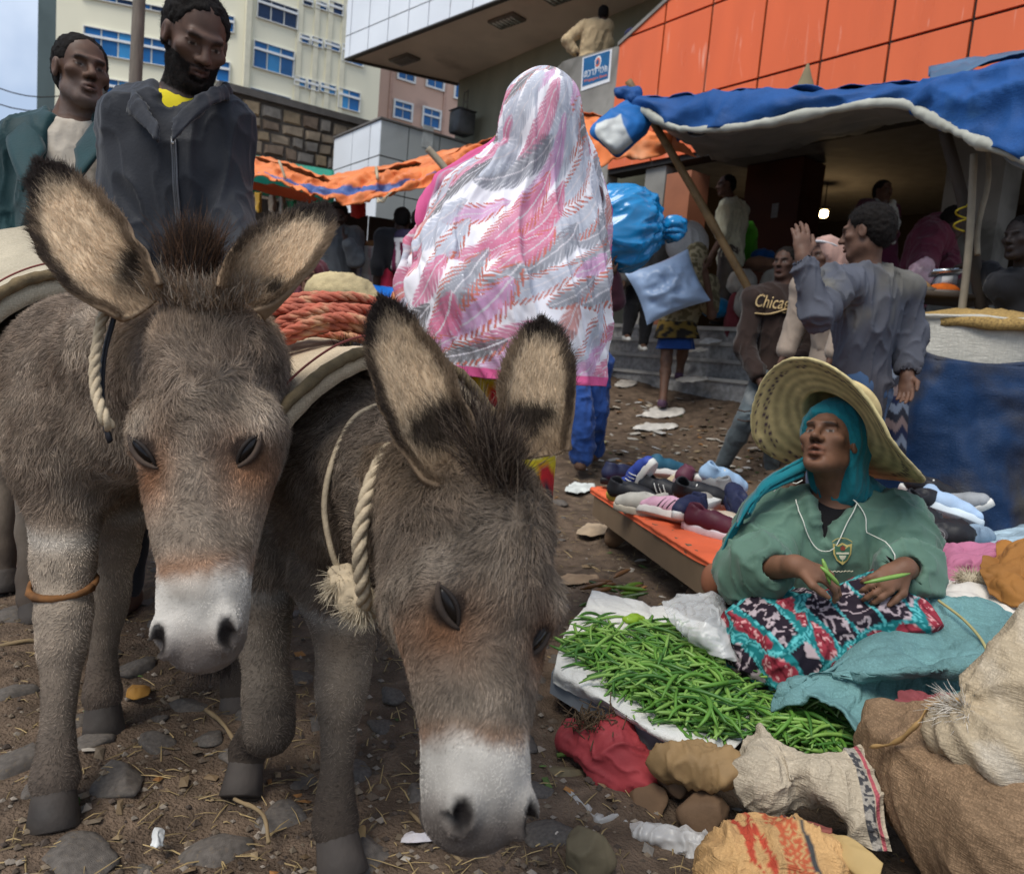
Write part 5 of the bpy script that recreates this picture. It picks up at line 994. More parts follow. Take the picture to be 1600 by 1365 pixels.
# straw hat, tilted back and folded down at the side
hc_ = sw_.H.p(0, -.005, .074); hu = nrm(RIGHT * .70 + UPI * .52 - TOC * .26); hr = -UPI; hr = nrm(hr - hu * (hr @ hu)); hf = np.cross(hu, hr)
nr, na = 56, 120; a = np.linspace(0, 2 * math.pi, na + 1); X = np.zeros((nr, na + 1, 3)); ca = np.cos(a)
for i, t in enumerate(np.linspace(0, 1, nr)):
    if t < .38: q = t / .38; r = .100 * math.sin(min(q, 1) * 1.5708) ** .8; z = .115 * math.cos(min(q, 1) * 1.5708) ** .6 if q < .999 else 0
    else: q = (t - .38) / .62; r = .100 + .135 * q; z = 0
    q = max(0, (t - .38) / .62); dr = np.clip(ca, 0, 1) ** 1.2
    wv = q ** 1.4 * (.085 * dr - .085 * np.sin(a) ** 2 + .014 * np.sin(3 * a + 1.2)); r = r * (1 + .16 * q * dr - .10 * q * np.clip(-ca, 0, 1))
    X[i] = hc_ + hr * (ca * r)[:, None] + hf * (np.sin(a) * r * 1.04)[:, None] + hu * (z + wv)[:, None]
rr_ = np.linspace(0, 1, nr); V, F = slab(X, .005)
tq = np.tile(np.repeat(rr_, na + 1), 2); aq = np.tile(np.tile(a, nr), 2); ck = np.sin(aq * 46 + np.floor(tq * 60) * 2.1) * np.sin(tq * 190); pur = (tq > .80) & (tq < .975) & (ck > .42) & (noise(V, 28, 4) > -.25)
hcol = np.tile(A(.50, .39, .19), (len(V), 1)) * (1 + .22 * np.sin(tq * 300) + .18 * noise(V, 60, 3, 2))[:, None]; hcol[pur] = A(.045, .018, .05)
hat = thing('straw_hat', 'wide curled straw hat with dark flecked brim on the seated woman', 'hat', hc_); obj('hat_body', (V, F), M('plaited_straw', rough=.8, var=.2, sc=20, attr=True, bump=.5, bsc=220, spec=.2), hat, col=hcol)
obj('brim_edge', ruffle(tube(X[-1, :-1], .005, 6), .002, 90), M('straw_edge', (.48, .40, .20), .8, .3, 40), hat)
# teal head scarf under the hat, one end over the shoulder
S = Solid(); Hh = sw_.H; S.ell(Hh.p(0, -.03, .035), (.088, .098, .098), Hh.M, .02); S.ell(Hh.p(0, -.08, -.03), (.070, .055, .10), Hh.M, .04); S.chain([Hh.p(.0, -.085, -.09), P(1342, 790, 2.12), P(1320, 800, 2.14)], [.06, .07, .05], .04); S.cut(Hh.p(0, .018, 0), Hh.f - Hh.u * .75, .004)
M_TEAL = fabric('teal_scarf', (.010, .145, .175), .22); obj('head_scarf', folds(S.mesh(.005), .007, 14, 4, UPZ, .3), M_TEAL, sw_.T)
sc_ = spline(px_((1262, 722, 2.10), (1225, 738, 2.08), (1185, 762, 2.06), (1162, 800, 2.045)), 26); W_ = nrm(UPI * .6 + RIGHT * .55 - TOC * .3); X = np.stack([sc_ + W_ * w + TOC * (.020 * math.cos(w * 120) + .03 - .25 * abs(w)) for w in np.linspace(-.055, .05, 13)], 1); obj('scarf_end', folds(slab(X, .006), .004, 16, 8), M_TEAL, sw_.T)
obj('scarf_fringe', merge([tube(spline([sc_[-1] + W_ * w, sc_[-1] + W_ * w + A(-.018, -.01, -.035), sc_[-1] + W_ * w * 1.1 + A(-.03, -.012, -.085 - .01 * (k % 3))], 6), .0026, 4) for k, w in enumerate(np.linspace(-.05, .05, 22))]), M_TEAL, sw_.T)
# beans in her hands
M_BEAN = [M('green_bean_%s' % n, c, .45, .2, 20, .1, 60, .4) for n, c in (('mid', (.095, .225, .030)), ('light', (.18, .32, .065)), ('deep', (.050, .145, .022)))]
def bean_geo(c, d, L, bend, r=.0042, n=7, side=6, up=UPZ):
    d = nrm(d); b = nrm(np.cross(d, up)) * math.cos(bend[1]) + up * math.sin(bend[1]); t = np.linspace(-.5, .5, n); pts = c + d * (t * L)[:, None] + b * (bend[0] * L * (.25 - t * t) * 4)[:, None]; rr = r * np.array([.35, .85, 1, 1, 1, .8, .25])[:n]; return tube(pts, rr, side)
for k, (x, y, dd, sd) in enumerate(((1291, 893, 1.745, (.3, 1)), (1297, 900, 1.74, (.6, .6)), (1386, 903, 1.715, (.97, -.2)))): obj('green_bean', bean_geo(P(x, y, dd), RIGHT * sd[0] - UPI * sd[1], .065 if k < 2 else .11, (.08, .4), .0055), M_BEAN[1], label=('short bean stub held by the seated woman, nearer her fingertips' if k == 0 else 'lower bean piece held in her right hand' if k == 1 else 'long green bean held level in her left fist'), cat='bean')
# ================================================================== PEOPLE FURTHER BACK
M_JEANS = fabric('worn_jeans', (.075, .092, .10), .4, stain=(.16, .17, .17)); M_BLACKC = fabric('black_cloth', (.013, .013, .015)); M_SHOEW = M('white_shoe', (.5, .5, .48), .6); M_SHOEB = M('dark_shoe', (.03, .022, .02), .6)
# man in the brown sweatshirt with cream script lettering
c = Person('man in a brown sweatshirt with cream script lettering and ripped grey jeans', dict(head=(1226, 412, 5.25), shR=(1180, 468, 5.25), shL=(1262, 474, 5.3), elR=(1164, 540, 5.25), wrR=(1186, 592, 5.1), elL=(1270, 548, 5.25), wrL=(1218, 588, 5.05), hip=(1214, 590, 5.3), knR=(1163, 660, 5.12), knL=(1210, 672, 5.3), anR=(1128, 728, 5.28), anL=(1205, 738, 5.4), hdL=-RIGHT * .8 - UPI * .6),
    TOC * .6 - RIGHT * .55, UPZ, 1.0, (.075, .038, .026), .009, True, chest=TOC * .95 - RIGHT * .15)
c.H.hair(c.T, n=0); shirtc = c.top(fabric('brown_sweatshirt', (.030, .019, .016), .2), .024, .95, .02, .016, 7, 3, h=.008); c.pants(M_JEANS, .014, .97); c.shoes(M_SHOEB)
def lettering(txt, px0, px1, depth, slant, garment, par, mat, name, d, size_px):
    cu = bpy.data.curves.new('lettering', 'FONT'); cu.body = txt; cu.align_x = 'CENTER'; cu.align_y = 'CENTER'; cu.shear = slant; cu.resolution_u = 3; tmp = bpy.data.objects.new('tmp_text', cu); COLL.objects.link(tmp); bpy.context.view_layer.update()
    me = bpy.data.meshes.new_from_object(tmp.evaluated_get(bpy.context.evaluated_depsgraph_get())); V = np.array([v.co[:] for v in me.vertices]); F = [tuple(p_.vertices) for p_ in me.polygons]; bpy.data.objects.remove(tmp); bpy.data.meshes.remove(me)
    a, b = P(*px0, depth), P(*px1, depth); u = nrm(b - a); w = np.linalg.norm(b - a); sc = w / (V[:, 0].max() - V[:, 0].min()); up = nrm(np.cross(d, u)); up = up if up[2] > 0 else -up
    hsc = size_px * depth / FPX / max(V[:, 1].max() - V[:, 1].min(), 1e-6); return (a + b) / 2 + u * (V[:, :1] * sc) + up * (V[:, 1:2] * hsc), F
Vt, Ft = lettering('Chicago', (1180, 468), (1244, 474), 5.1, .35, shirtc, c, None, 'x', TOC, 27); Vt = onto(shirtc, Vt, c.tf, .006); obj('lettering', (Vt, Ft), M('cream_print', (.55, .40, .20), .8), c.T, smooth=False)
sw0 = [P(1182 + 62 * t, 487 + 3 * math.sin(t * 5) - t * 4, 5.1) for t in np.linspace(0, 1, 12)]; obj('lettering_swash', tube(onto(shirtc, sw0, c.tf, .004), np.interp(np.linspace(0, 1, 12), (0, .5, 1), (.018, .022, .010)), 5, .3), M('cream_print'), c.T)
for y0 in (640, 655): obj('knee_rip', tube([P(1152, y0, 5.03), P(1163, y0 + 3, 5.02), P(1172, y0 + 2, 5.04)], .010, 5, .5), M('rip_skin', (.05, .027, .018), .7), c.T)
# man in the blue-grey sweatshirt, hand raised
c = Person('man seen from behind in a faded blue grey sweatshirt with his left hand raised', dict(head=(1353, 364, 3.28), neck=(1352, 425, 3.32), shL=(1310, 446, 3.22), shR=(1410, 452, 3.38), elL=(1276, 490, 2.98), wrL=(1254, 402, 3.0), elR=(1420, 520, 3.42), wrR=(1417, 586, 3.36), hip=(1338, 612, 3.4), hdL=UPI * .95 + RIGHT * -.05, hnL=TOC * 1.0, hsL=1.0),
    -RIGHT * .80 - TOC * .68 + UPZ * .02, UPZ, 1.0, (.125, .065, .042), .0055, True, chest=-TOC * .75 - RIGHT * .6, curl=.45, bulk=.9)
c.H.hair(c.T, hl=.035, th=1.05, n=7000, ln=.012)
def grime(X):
    base = np.tile(A(.085, .090, .110), (len(X), 1)); n = noise(X, 5, 3, 3); base = mixc(base, A(.15, .14, .115), .8 * sst(.0, .9, n + (X[:, 2] - 1.25) * 3)); return mixc(base, A(.062, .056, .060), .7 * sst(1.05, .9, X[:, 2] + .05 * n))
c.top(M('cloth_faded_blue', rough=.92, var=.15, sc=7, attr=True, bump=.25, bsc=130, spec=.1), .016, .93, .04, .024, 7, 9, h=.0065, col=grime, tail=.03); c.pants(fabric('blue_jeans', (.045, .085, .16), .3), h=.010); c.shoes(M_SHOEB)
# hanging chevron wrap and orange trousers glimpsed between the two
cw = patch([[P(1378, 560, 3.75), P(1400, 556, 3.72), P(1426, 560, 3.78)], [P(1374, 640, 3.75), P(1398, 640, 3.68), P(1420, 640, 3.78)], [P(1372, 745, 3.78), P(1392, 745, 3.7), P(1414, 745, 3.8)]], 60, 40); V, F = slab(cw, .006)
q1, q2 = V @ RIGHT, V @ UPI; zz = np.abs(((q1 * 9) % 1) - .5) * .09 + q2; band = np.floor(zz * 22).astype(int) % 4; cc = np.array([(.016, .022, .06), (.30, .20, .17), (.03, .03, .04), (.22, .25, .30)])[band]
obj('hanging_wrap', (V, F), M('chevron_cloth', rough=.85, attr=True, bump=.2), col=cc, label='chevron striped navy and tan cloth hanging behind the blue grey sweatshirt', cat='cloth')
# woman climbing with a pale blue sack on her back
c = Person('woman in a patterned tan headscarf climbing the steps with a pale blue sack', dict(head=(1088, 402, 6.85), neck=(1086, 428, 6.9), shL=(1058, 446, 6.9), shR=(1106, 446, 6.85), elR=(1112, 492, 6.75), wrR=(1102, 425, 6.6), elL=(1052, 480, 6.8), wrL=(1068, 440, 6.6), hip=(1058, 508, 7.0), anL=(1036, 622, 6.75), anR=(1062, 580, 7.2)), -TOC * .8 + RIGHT * .5, UPZ, .95, (.12, .062, .04), .012, chest=-TOC * .9 + RIGHT * .35)
def spots(b0, b1, k): return lambda X: np.where((np.abs(noise(X, k, 3)) < .28)[:, None], b1, np.tile(b0, (len(X), 1)))
M_PRINT = M('printed_cloth', rough=.88, var=.15, attr=True, bump=.2)
S = Solid(); S.ell(c.H.p(0, -.01, .03), (.095, .108, .105), c.H.M); S.cap(c.H.p(0, -.06, -.05), c.J['neck'] - UPZ * .1, .085, .13, .05); g = folds(S.mesh(.012), .012, 12, 3); obj('headscarf', g, M_PRINT, c.T, col=spots(A(.13, .105, .055), A(.34, .29, .18), 26)(g[0]))
c.top(M_PRINT, .03, .35, .02, .014, 8, 3, col=spots(A(.12, .10, .055), A(.27, .23, .14), 22)); c.skirt(M_PRINT, .05, .56, .17, .20, .03, col=spots(A(.022, .018, .014), A(.21, .135, .03), 16)); c.skirt(fabric('royal_blue', (.02, .06, .22)), 0, .46, .14, .17, .03, name='underskirt'); c.shoes(M('purple_sandal', (.10, .05, .09), .7))
def pillow(cn, ax, sz, seed, pw=.55, amp=.012, n=26, ears=.10):
    u = np.linspace(-1, 1, n); U, V_ = np.meshgrid(u, u, indexing='ij'); e = (1 - np.abs(U) ** 2.6) ** pw * (1 - np.abs(V_) ** 2.6) ** pw; st = 1 + ears * (U * V_) ** 2; gs = []
    for sg in (1, -1):
        X = np.asarray(cn) + ax[0] * (U * st * sz[0])[..., None] + ax[1] * (V_ * st * sz[1])[..., None] + ax[2] * (sg * e * sz[2])[..., None]; rn = noise(X, 9, seed + sg, 3); X = X + ax[2] * (amp * sg * e * (1 - 2 * np.abs(rn)) * 1.5)[..., None]; V, F = gridf(X); gs.append((V, F if sg < 0 else F[:, ::-1]))
    return merge(gs)
axp = np.array((nrm(RIGHT * .93 + UPI * .36), nrm(UPI * .93 - RIGHT * .36 - TOC * .15), TOC))
obj('carried_sack', pillow(P(1043, 448, 6.55), axp, (.275, .235, .13), 5, amp=.02), M('pale_blue_plastic', (.34, .46, .66), .35, .12, 3, .3, 12, .4), label='pale blue plastic sack slung on the back of the climbing woman', cat='sack')
# man in the pale tee at the top of the steps
c = Person('man in a pale olive tee shirt standing sideways at the top of the steps', dict(head=(1134, 290, 8.2), neck=(1140, 312, 8.22), shL=(1136, 328, 8.15), shR=(1156, 330, 8.4), elL=(1128, 372, 8.1), wrL=(1110, 402, 8.0), hip=(1142, 400, 8.3), anL=(1132, 497, 8.2), anR=(1150, 497, 8.4)), -RIGHT * .95 + TOC * .1, UPZ, 1.0, (.11, .06, .042), .011, True, chest=-RIGHT * .9 + TOC * .3, kw=dict(ground=TZ))
c.H.hair(c.T, n=0, hl=.05, th=.96); c.top(fabric('olive_tee', (.60, .60, .46), .25), .030, .42, .05, .022, 7, 3, tail=.05); c.pants(fabric('grey_trousers', (.105, .09, .08)), .022); c.shoes(M_SHOEB)
# person in the grey coat, head behind the blue bundle
c = Person('person in a long grey coat and black trousers, head hidden by the blue bundle', dict(head=(1000, 345, 7.4), shL=(978, 395, 7.4), shR=(1030, 395, 7.45), elL=(972, 425, 7.3), wrL=(974, 440, 7.2), hip=(1005, 445, 7.5), anL=(980, 520, 7.3), anR=(1005, 535, 7.35)), TOC, UPZ, 1.0, (.09, .048, .032), .013)
c.H.hair(c.T, n=0); c.top(fabric('grey_coat', (.16, .15, .135)), .05, .8, .18, .02, 6, 5, tail=.15); c.pants(M_BLACKC); c.shoes(M_SHOEW)
# carrier of the blue bundle: only the bundle and the trousers show
c = Person('person in royal blue trousers walking behind the shawled woman under a blue bundle', dict(head=(905, 372, 5.0), shL=(880, 425, 5.0), shR=(945, 425, 5.05), elR=(962, 470, 4.9), wrR=(958, 430, 4.8), hip=(912, 570, 5.05), anL=(908, 714, 4.95), anR=(928, 700, 5.25), knL=(906, 648, 4.9), knR=(926, 640, 5.1)), -TOC, UPZ, 1.0, (.09, .048, .032), .011)
c.H.hair(c.T, n=0); c.top(fabric('dark_maroon', (.06, .02, .03)), .02, .95); c.pants(fabric('royal_blue', (.02, .06, .22)), .03, .95, .008, .02); c.shoes(M('brown_sandal', (.10, .055, .035), .8))
S = Solid(); bc_ = P(975, 352, 4.85); S.ell(bc_, (.25, .22, .255), None, .05); S.ell(bc_ + RIGHT * -.05 - UPI * .10, (.22, .2, .17), None, .08); S.cap(bc_ + RIGHT * .19 - UPI * .06, bc_ + RIGHT * .235 - UPI * .055, .05, .030, .03); S.cap(bc_ + RIGHT * .235 - UPI * .055, bc_ + RIGHT * .31 - UPI * .02, .028, .075, .02)
V, F = S.mesh(.0085); kn_ = bc_ + RIGHT * .225 - UPI * .055; d_ = V - kn_; rr_ = np.linalg.norm(d_, axis=1); a_ = np.arctan2(d_ @ UPI, d_ @ TOC); N = vnormals(V, F); fld = (1 - 2 * np.abs(np.sin(a_ * 5.5 + noise(V, 6, 3) * 1.5))) * np.clip(.05 / (rr_ + .05), 0, 1) * .035 ; obj('blue_bundle', folds((V + N * fld[:, None], F), .026, 5, 9, RIGHT + UPI * .4, .35), M('blue_plastic', (.006, .20, .46), .24, .2, 4, .3, 14, .5, coat=.3), label='large shiny bright blue plastic bundle tied in a knot at its right end', cat='bundle')
obj('white_sack', folds(Solid().ell(P(1074, 382, 7.2), (.20, .17, .22), None).mesh(.012), .012, 7, 3), M('white_woven', (.56, .56, .55), .7, .1, 5, .3, 40, weave=60, wamp=.1), label='round white woven sack carried behind the bamboo pole', cat='sack')
# woman with the white scarf, man in maroon, woman in pink shawl
c = Person('woman with a white scarf over a maroon cardigan standing in the shop', dict(head=(1380, 300, 7.3), wrR=(1378, 362, 7.1), wrL=(1396, 366, 7.1), hip=(1385, 425, 7.35)), TOC * .9 + RIGHT * .35 - UPZ * .2, UPZ, .95, (.10, .050, .032), .011, True, chest=TOC + RIGHT * .4, kw=dict(ground=TZ))
c.H.hair(c.T, n=0, hl=.05); c.top(fabric('maroon_knit', (.085, .016, .038)), .024, .95, .1, .014, 7, 3); c.skirt(fabric('plum_skirt', (.03, .014, .03)), 0, .1)
S = Solid(); S.ell(c.J['neck'] + UPZ * .02, (.10, .085, .05)); S.chain([c.J['neck'] + c.tf * .08 + RIGHT * .05, c.J['neck'] + c.tf * .14 + RIGHT * .07 - UPZ * .2, c.J['neck'] + c.tf * .15 + RIGHT * .06 - UPZ * .38], [.045, .042, .035]); S.ell(c.H.p(0, .05, -.02), (.075, .10, .105), c.H.M, .01, True); obj('scarf', folds(S.mesh(.011), .01, 14, 3), fabric('white_scarf', (.55, .56, .52)), c.T)
c = Person('man in a loose maroon shirt bending over the scale', dict(head=(1492, 348, 5.7), neck=(1470, 360, 5.75), shR=(1452, 372, 5.65), shL=(1462, 356, 5.95), elR=(1440, 415, 5.5), wrR=(1452, 440, 5.2), elL=(1480, 410, 5.8), wrL=(1488, 440, 5.4), hip=(1428, 438, 5.9)), RIGHT * .85 + TOC * .15 - UPZ * .5, UPZ + RIGHT * .5, 1.0, (.05, .028, .022), .011, chest=RIGHT * .8 + TOC * .4, kw=dict(ground=.75))
c.H.hair(c.T, n=0); c.top(fabric('maroon_shirt', (.115, .022, .042), .25), .045, .72, .12, .022, 6, 3, tail=.1); c.pants(M_BLACKC)
c = Person('woman in a dusty pink head shawl facing left beside the sweatshirt lettering man', dict(head=(1288, 402, 4.7), hip=(1308, 545, 4.8)), -RIGHT * .9 + TOC * .3, UPZ, .95, (.09, .045, .03), .010, True, chest=-RIGHT + TOC * .5)
S = Solid(); S.ell(c.H.p(0, -.025, .03), (.092, .105, .105), c.H.M); S.cap(c.H.p(0, -.06, -.05), c.J['neck'] - UPZ * .16, .09, .20, .06); S.cut(c.H.p(0, .035, 0), c.H.f - UPZ * .3); obj('shawl', folds(S.mesh(.009), .014, 9, 3), fabric('dusty_pink', (.40, .25, .21)), c.T); c.top(fabric('tan_dress', (.30, .24, .19)), .03, .9, .1); c.skirt(fabric('tan_dress', (0, 0, 0)), .05, .1)
obj('headband', tube([c.H.p(.083 * math.cos(a), .092 * math.sin(a) - .01, .065 + .03 * math.sin(a)) for a in np.linspace(-.3, 3.4, 16)], .017, 6, .5), fabric('white_band', (.5, .5, .52)), c.T)
# man in the dark corner of the stall at the right
c = Person('man in black clothes at the right edge reaching over to the scale', dict(head=(1596, 372, 3.95), neck=(1606, 420, 4.0), shR=(1574, 452, 4.05), shL=(1654, 450, 4.1), elR=(1568, 446, 4.25), wrR=(1532, 414, 4.4), hip=(1600, 600, 4.1), hdR=-RIGHT * .9 + UPI * .1), -RIGHT * .8 + TOC * .3, UPZ, 1.0, (.018, .011, .009), .010, True, chest=-RIGHT * .6 + TOC * .5)  # skin and clothes coloured near black for the shade he stands in
c.H.hair(c.T, n=0); c.top(M_BLACKC, .03, .85, .1, .02, 6, 4); c.pants(M_BLACKC)
# left stall: grey sweater, striped jersey, black shirt, maroon headscarf
c = Person('young man in a grey sweater and yellow trousers with his hand at his chin', dict(head=(528, 338, 6.5), shR=(506, 368, 6.5), shL=(552, 370, 6.55), elL=(556, 405, 6.4), wrL=(543, 380, 6.3), elR=(502, 410, 6.5), wrR=(512, 440, 6.4), hip=(527, 462, 6.6), hdL=UPI - RIGHT * .5), TOC * .9 + RIGHT * .3 - UPZ * .4, UPZ, 1.0, (.045, .024, .018), .011, True, chest=TOC)
c.H.hair(c.T, n=0, th=1.05); c.top(fabric('grey_sweater', (.085, .09, .095)), .026, .95, .0, .018, 7, 3); c.pants(fabric('yellow_trousers', (.45, .28, .02)))
c = Person('boy in a maroon and white striped jersey turned away in the stall', dict(head=(658, 346, 6.3), hip=(655, 430, 6.4)), -TOC + RIGHT * .4, UPZ, .86, (.05, .028, .02), .011, chest=-TOC + RIGHT * .3)
def stripes(X): k = X @ RIGHT; z = X[:, 2]; cc = np.tile(A(.12, .012, .045), (len(X), 1)); cc[(np.floor(k * 24) % 2 == 0)] = A(.6, .58, .58); cc[z > c.J['shL'][2] - .035] = A(.6, .58, .58); cc[z > c.J['shL'][2] + .0] = A(.02, .014, .04); return cc
c.H.hair(c.T, n=0); c.top(M_PRINT, .02, .5, .1, .008, 8, 3, col=stripes); c.pants(M_BLACKC)
c = Person('person in a black shirt and red trousers beside the striped jersey', dict(head=(628, 345, 6.4), hip=(622, 418, 6.5)), -TOC - RIGHT * .2, UPZ, .9, (.04, .022, .016), .012); c.H.hair(c.T, n=0); c.top(M_BLACKC, .02, .9); c.pants(fabric('red_trousers', (.42, .025, .055)))
c = Person('woman in a maroon headscarf seated behind the red rope', dict(head=(487, 436, 4.6), hip=(500, 545, 4.7), anL=(490, 590, 4.4), anR=(512, 590, 4.4)), TOC * .95 - RIGHT * .05, UPZ, .9, (.16, .08, .05), .009, True, chest=TOC)
S = Solid(); S.ell(c.H.p(0, -.02, .03), (.093, .10, .105), c.H.M); S.cap(c.H.p(.03, -.06, -.05), c.J['neck'] - UPZ * .1, .10, .17, .05); S.ell(c.H.p(-.0, .09, -.03), (.062, .09, .09), c.H.M, .01, True); obj('headscarf', folds(S.mesh(.009), .012, 12, 3), fabric('maroon_scarf', (.085, .022, .030)), c.T); c.top(fabric('maroon_scarf', (0, 0, 0)), .03, .9)
# on the stair landing
zl = FA.w(*FA.px(922, 68, -.6), -.6); c = Person('man in tan clothes on the landing with his hand on his hip', dict(head=zl + A(.16, 0, .42), shL=zl + RIGHT * -.10 + A(0, 0, .23), shR=zl + RIGHT * .22 + A(0, 0, .24), elL=zl + RIGHT * -.36 + A(0, 0, .04), wrL=zl + RIGHT * -.22 - A(0, 0, .12), elR=zl + RIGHT * .26 + A(0, 0, .0), wrR=zl + RIGHT * .2 - A(0, 0, .18), hip=zl - A(0, 0, .28)), -TOC + RIGHT * .2, UPZ, 1.0, (.05, .028, .02), .014, kw=dict(ground=zl[2] - 1.15))
c.H.hair(c.T, n=0); c.top(fabric('tan_jacket', (.45, .34, .20)), .035, .97, .12, .02, 6, 3, tail=.1); c.pants(fabric('tan_jacket', (0, 0, 0)))
zr = FA.w(*FA.px(985, 60, -.6), -.6); c = Person('person in a navy headscarf half hidden behind the orange stair wall', dict(head=zr, hip=zr - A(0, 0, .72)), -RIGHT * .8 + TOC * .3, UPZ, 1.0, (.045, .025, .02), .014, kw=dict(ground=zr[2] - 1.55)); S = Solid(); S.ell(c.H.p(0, -.02, .035), (.10, .115, .105), c.H.M); S.cut(c.H.p(0, .06, -.01), c.H.f - UPZ * .5); obj('headscarf', S.mesh(.014), fabric('navy_scarf', (.015, .018, .06)), c.T); c.top(M_BLACKC, .03, .95)

# ---- the woman in the printed shawl, seen from behind
c = Person('woman from behind wrapped in a white shawl printed with pink and grey feathers', dict(head=(848, 182, 2.15), neck=(852, 262, 2.18), shL=(748, 318, 2.18), shR=(900, 312, 2.22), elL=(676, 408, 2.24), wrL=(720, 440, 2.50), elR=(894, 430, 2.30), wrR=(880, 450, 2.52), hip=(798, 560, 2.25)), -TOC * .85 - RIGHT * .5, UPZ, 1.0, (.12, .06, .04), .009, chest=-TOC * .9 - RIGHT * .3)
c.top(fabric('dark_maroon', (0, 0, 0)), .012, .9); zz_ = lambda X: np.array([(.42, .015, .02), (.55, .42, .02), (.55, .55, .5), (.02, .02, .03)])[np.floor((X @ UPI * 16 + np.abs(((X @ RIGHT * 14) % 1) - .5) * 1.6)).astype(int) % 4]
c.skirt(M_PRINT, .05, .06, .17, .17, .03, col=zz_)
J = c.J; caps = [(J['neck'] + UPZ * .0, J['head'] + UPZ * .022, .072, .100), (J['neck'], J['shL'], .085, .095), (J['neck'], J['shR'], .085, .072), (J['shL'], J['elL'], .085, .065), (J['elL'], J['wrL'], .062, .055), (J['shR'], J['elR'], .066, .060), ((J['shL'] + J['shR']) / 2 - UPZ * .1, J['hip'] - UPZ * .05, .14, .17), (J['hip'], A(J['hip'][0], J['hip'][1], .1), .17, .21)]
# ring the cloth round her, crown to hem, then let it fall
n_, m_ = 84, 96; ctr = spline([J['head'] + UPZ * .130, J['head'] + UPZ * .075, J['neck'] + UPZ * .03, (J['shL'] + J['shR']) / 2 - UPZ * .06, P(800, 415, 2.16), P(798, 505, 2.2), P(798, 578, 2.22)], n_); rad = np.interp(np.linspace(0, 1, n_), (0, .05, .167, .30, .38, .46, .56, .667, .833, 1), (.012, .078, .110, .112, .138, .204, .250, .284, .276, .272)); dep = np.interp(np.linspace(0, 1, n_), (0, .2, .35, .6, 1), (1, 1, .72, .66, .66))
a_ = np.linspace(-.35, math.pi + .75, m_); bk = nrm(A(TOC[0], TOC[1], 0) + .15 * A(RIGHT[0], RIGHT[1], 0)); rt = np.cross(bk, UPZ); rt = rt if rt @ RIGHT > 0 else -rt
X = ctr[:, None] + rt * (np.cos(a_)[None, :] * rad[:, None])[..., None] + bk * (np.sin(a_)[None, :] * (rad * dep)[:, None])[..., None]
X += (.006 * noise(X, 7, 3, 2))[..., None] * bk
pin = (np.arange(n_)[:, None] < 3) & np.ones((1, m_), bool)
X = drape(X, 22, 1.0, rv=1.10, ru=1.0, collide=push_caps(caps), pin=pin, g=1.6, bend=.05, iters=11, dt=.012, damp=.93, shear=.3)
for _ in range(4):
    Y = X.copy(); Y[1:-1, 1:-1] = .5 * X[1:-1, 1:-1] + .125 * (X[2:, 1:-1] + X[:-2, 1:-1] + X[1:-1, 2:] + X[1:-1, :-2]); Y[1:-1, 0] = .5 * X[1:-1, 0] + .25 * (X[2:, 0] + X[:-2, 0]); Y[1:-1, -1] = .5 * X[1:-1, -1] + .25 * (X[2:, -1] + X[:-2, -1]); Y[-1, 1:-1] = .5 * X[-1, 1:-1] + .25 * (X[-1, 2:] + X[-1, :-2]); X = Y
X = upsample(X, 4); nn, mm = X.shape[:2]; uw = np.stack(np.meshgrid(np.linspace(0, 1, nn), np.linspace(0, 1, mm), indexing='ij'), -1); un, wn = uw[..., 0], uw[..., 1]; NX = vnormals(*gridf(X)).reshape(X.shape); q_ = np.stack((wn * 9 + un * 2.2, un * 1.6, 0 * un), -1)
NX = NX if (NX @ TOC).mean() > 0 else -NX; X = X + NX * ((.016 * (1 - np.minimum(np.abs(noise(q_, 1, 5)) * 1.8, 1)) ** 2 + .012 * (1 - np.minimum(np.abs(noise(q_, 2.1, 8)) * 1.8, 1)) ** 2 + .005 * noise(q_ * A(2, 5, 1), 2.2, 9, 2)) * sst(.05, .35, un))[..., None]; V, F = slab(X, .003); U_ = np.linspace(0, 1, nn); W_ = np.linspace(0, 1, mm); uu, ww = np.meshgrid(U_, W_, indexing='ij'); sx, sy = ww * 1.55, uu * 1.65     # metres across / down the cloth
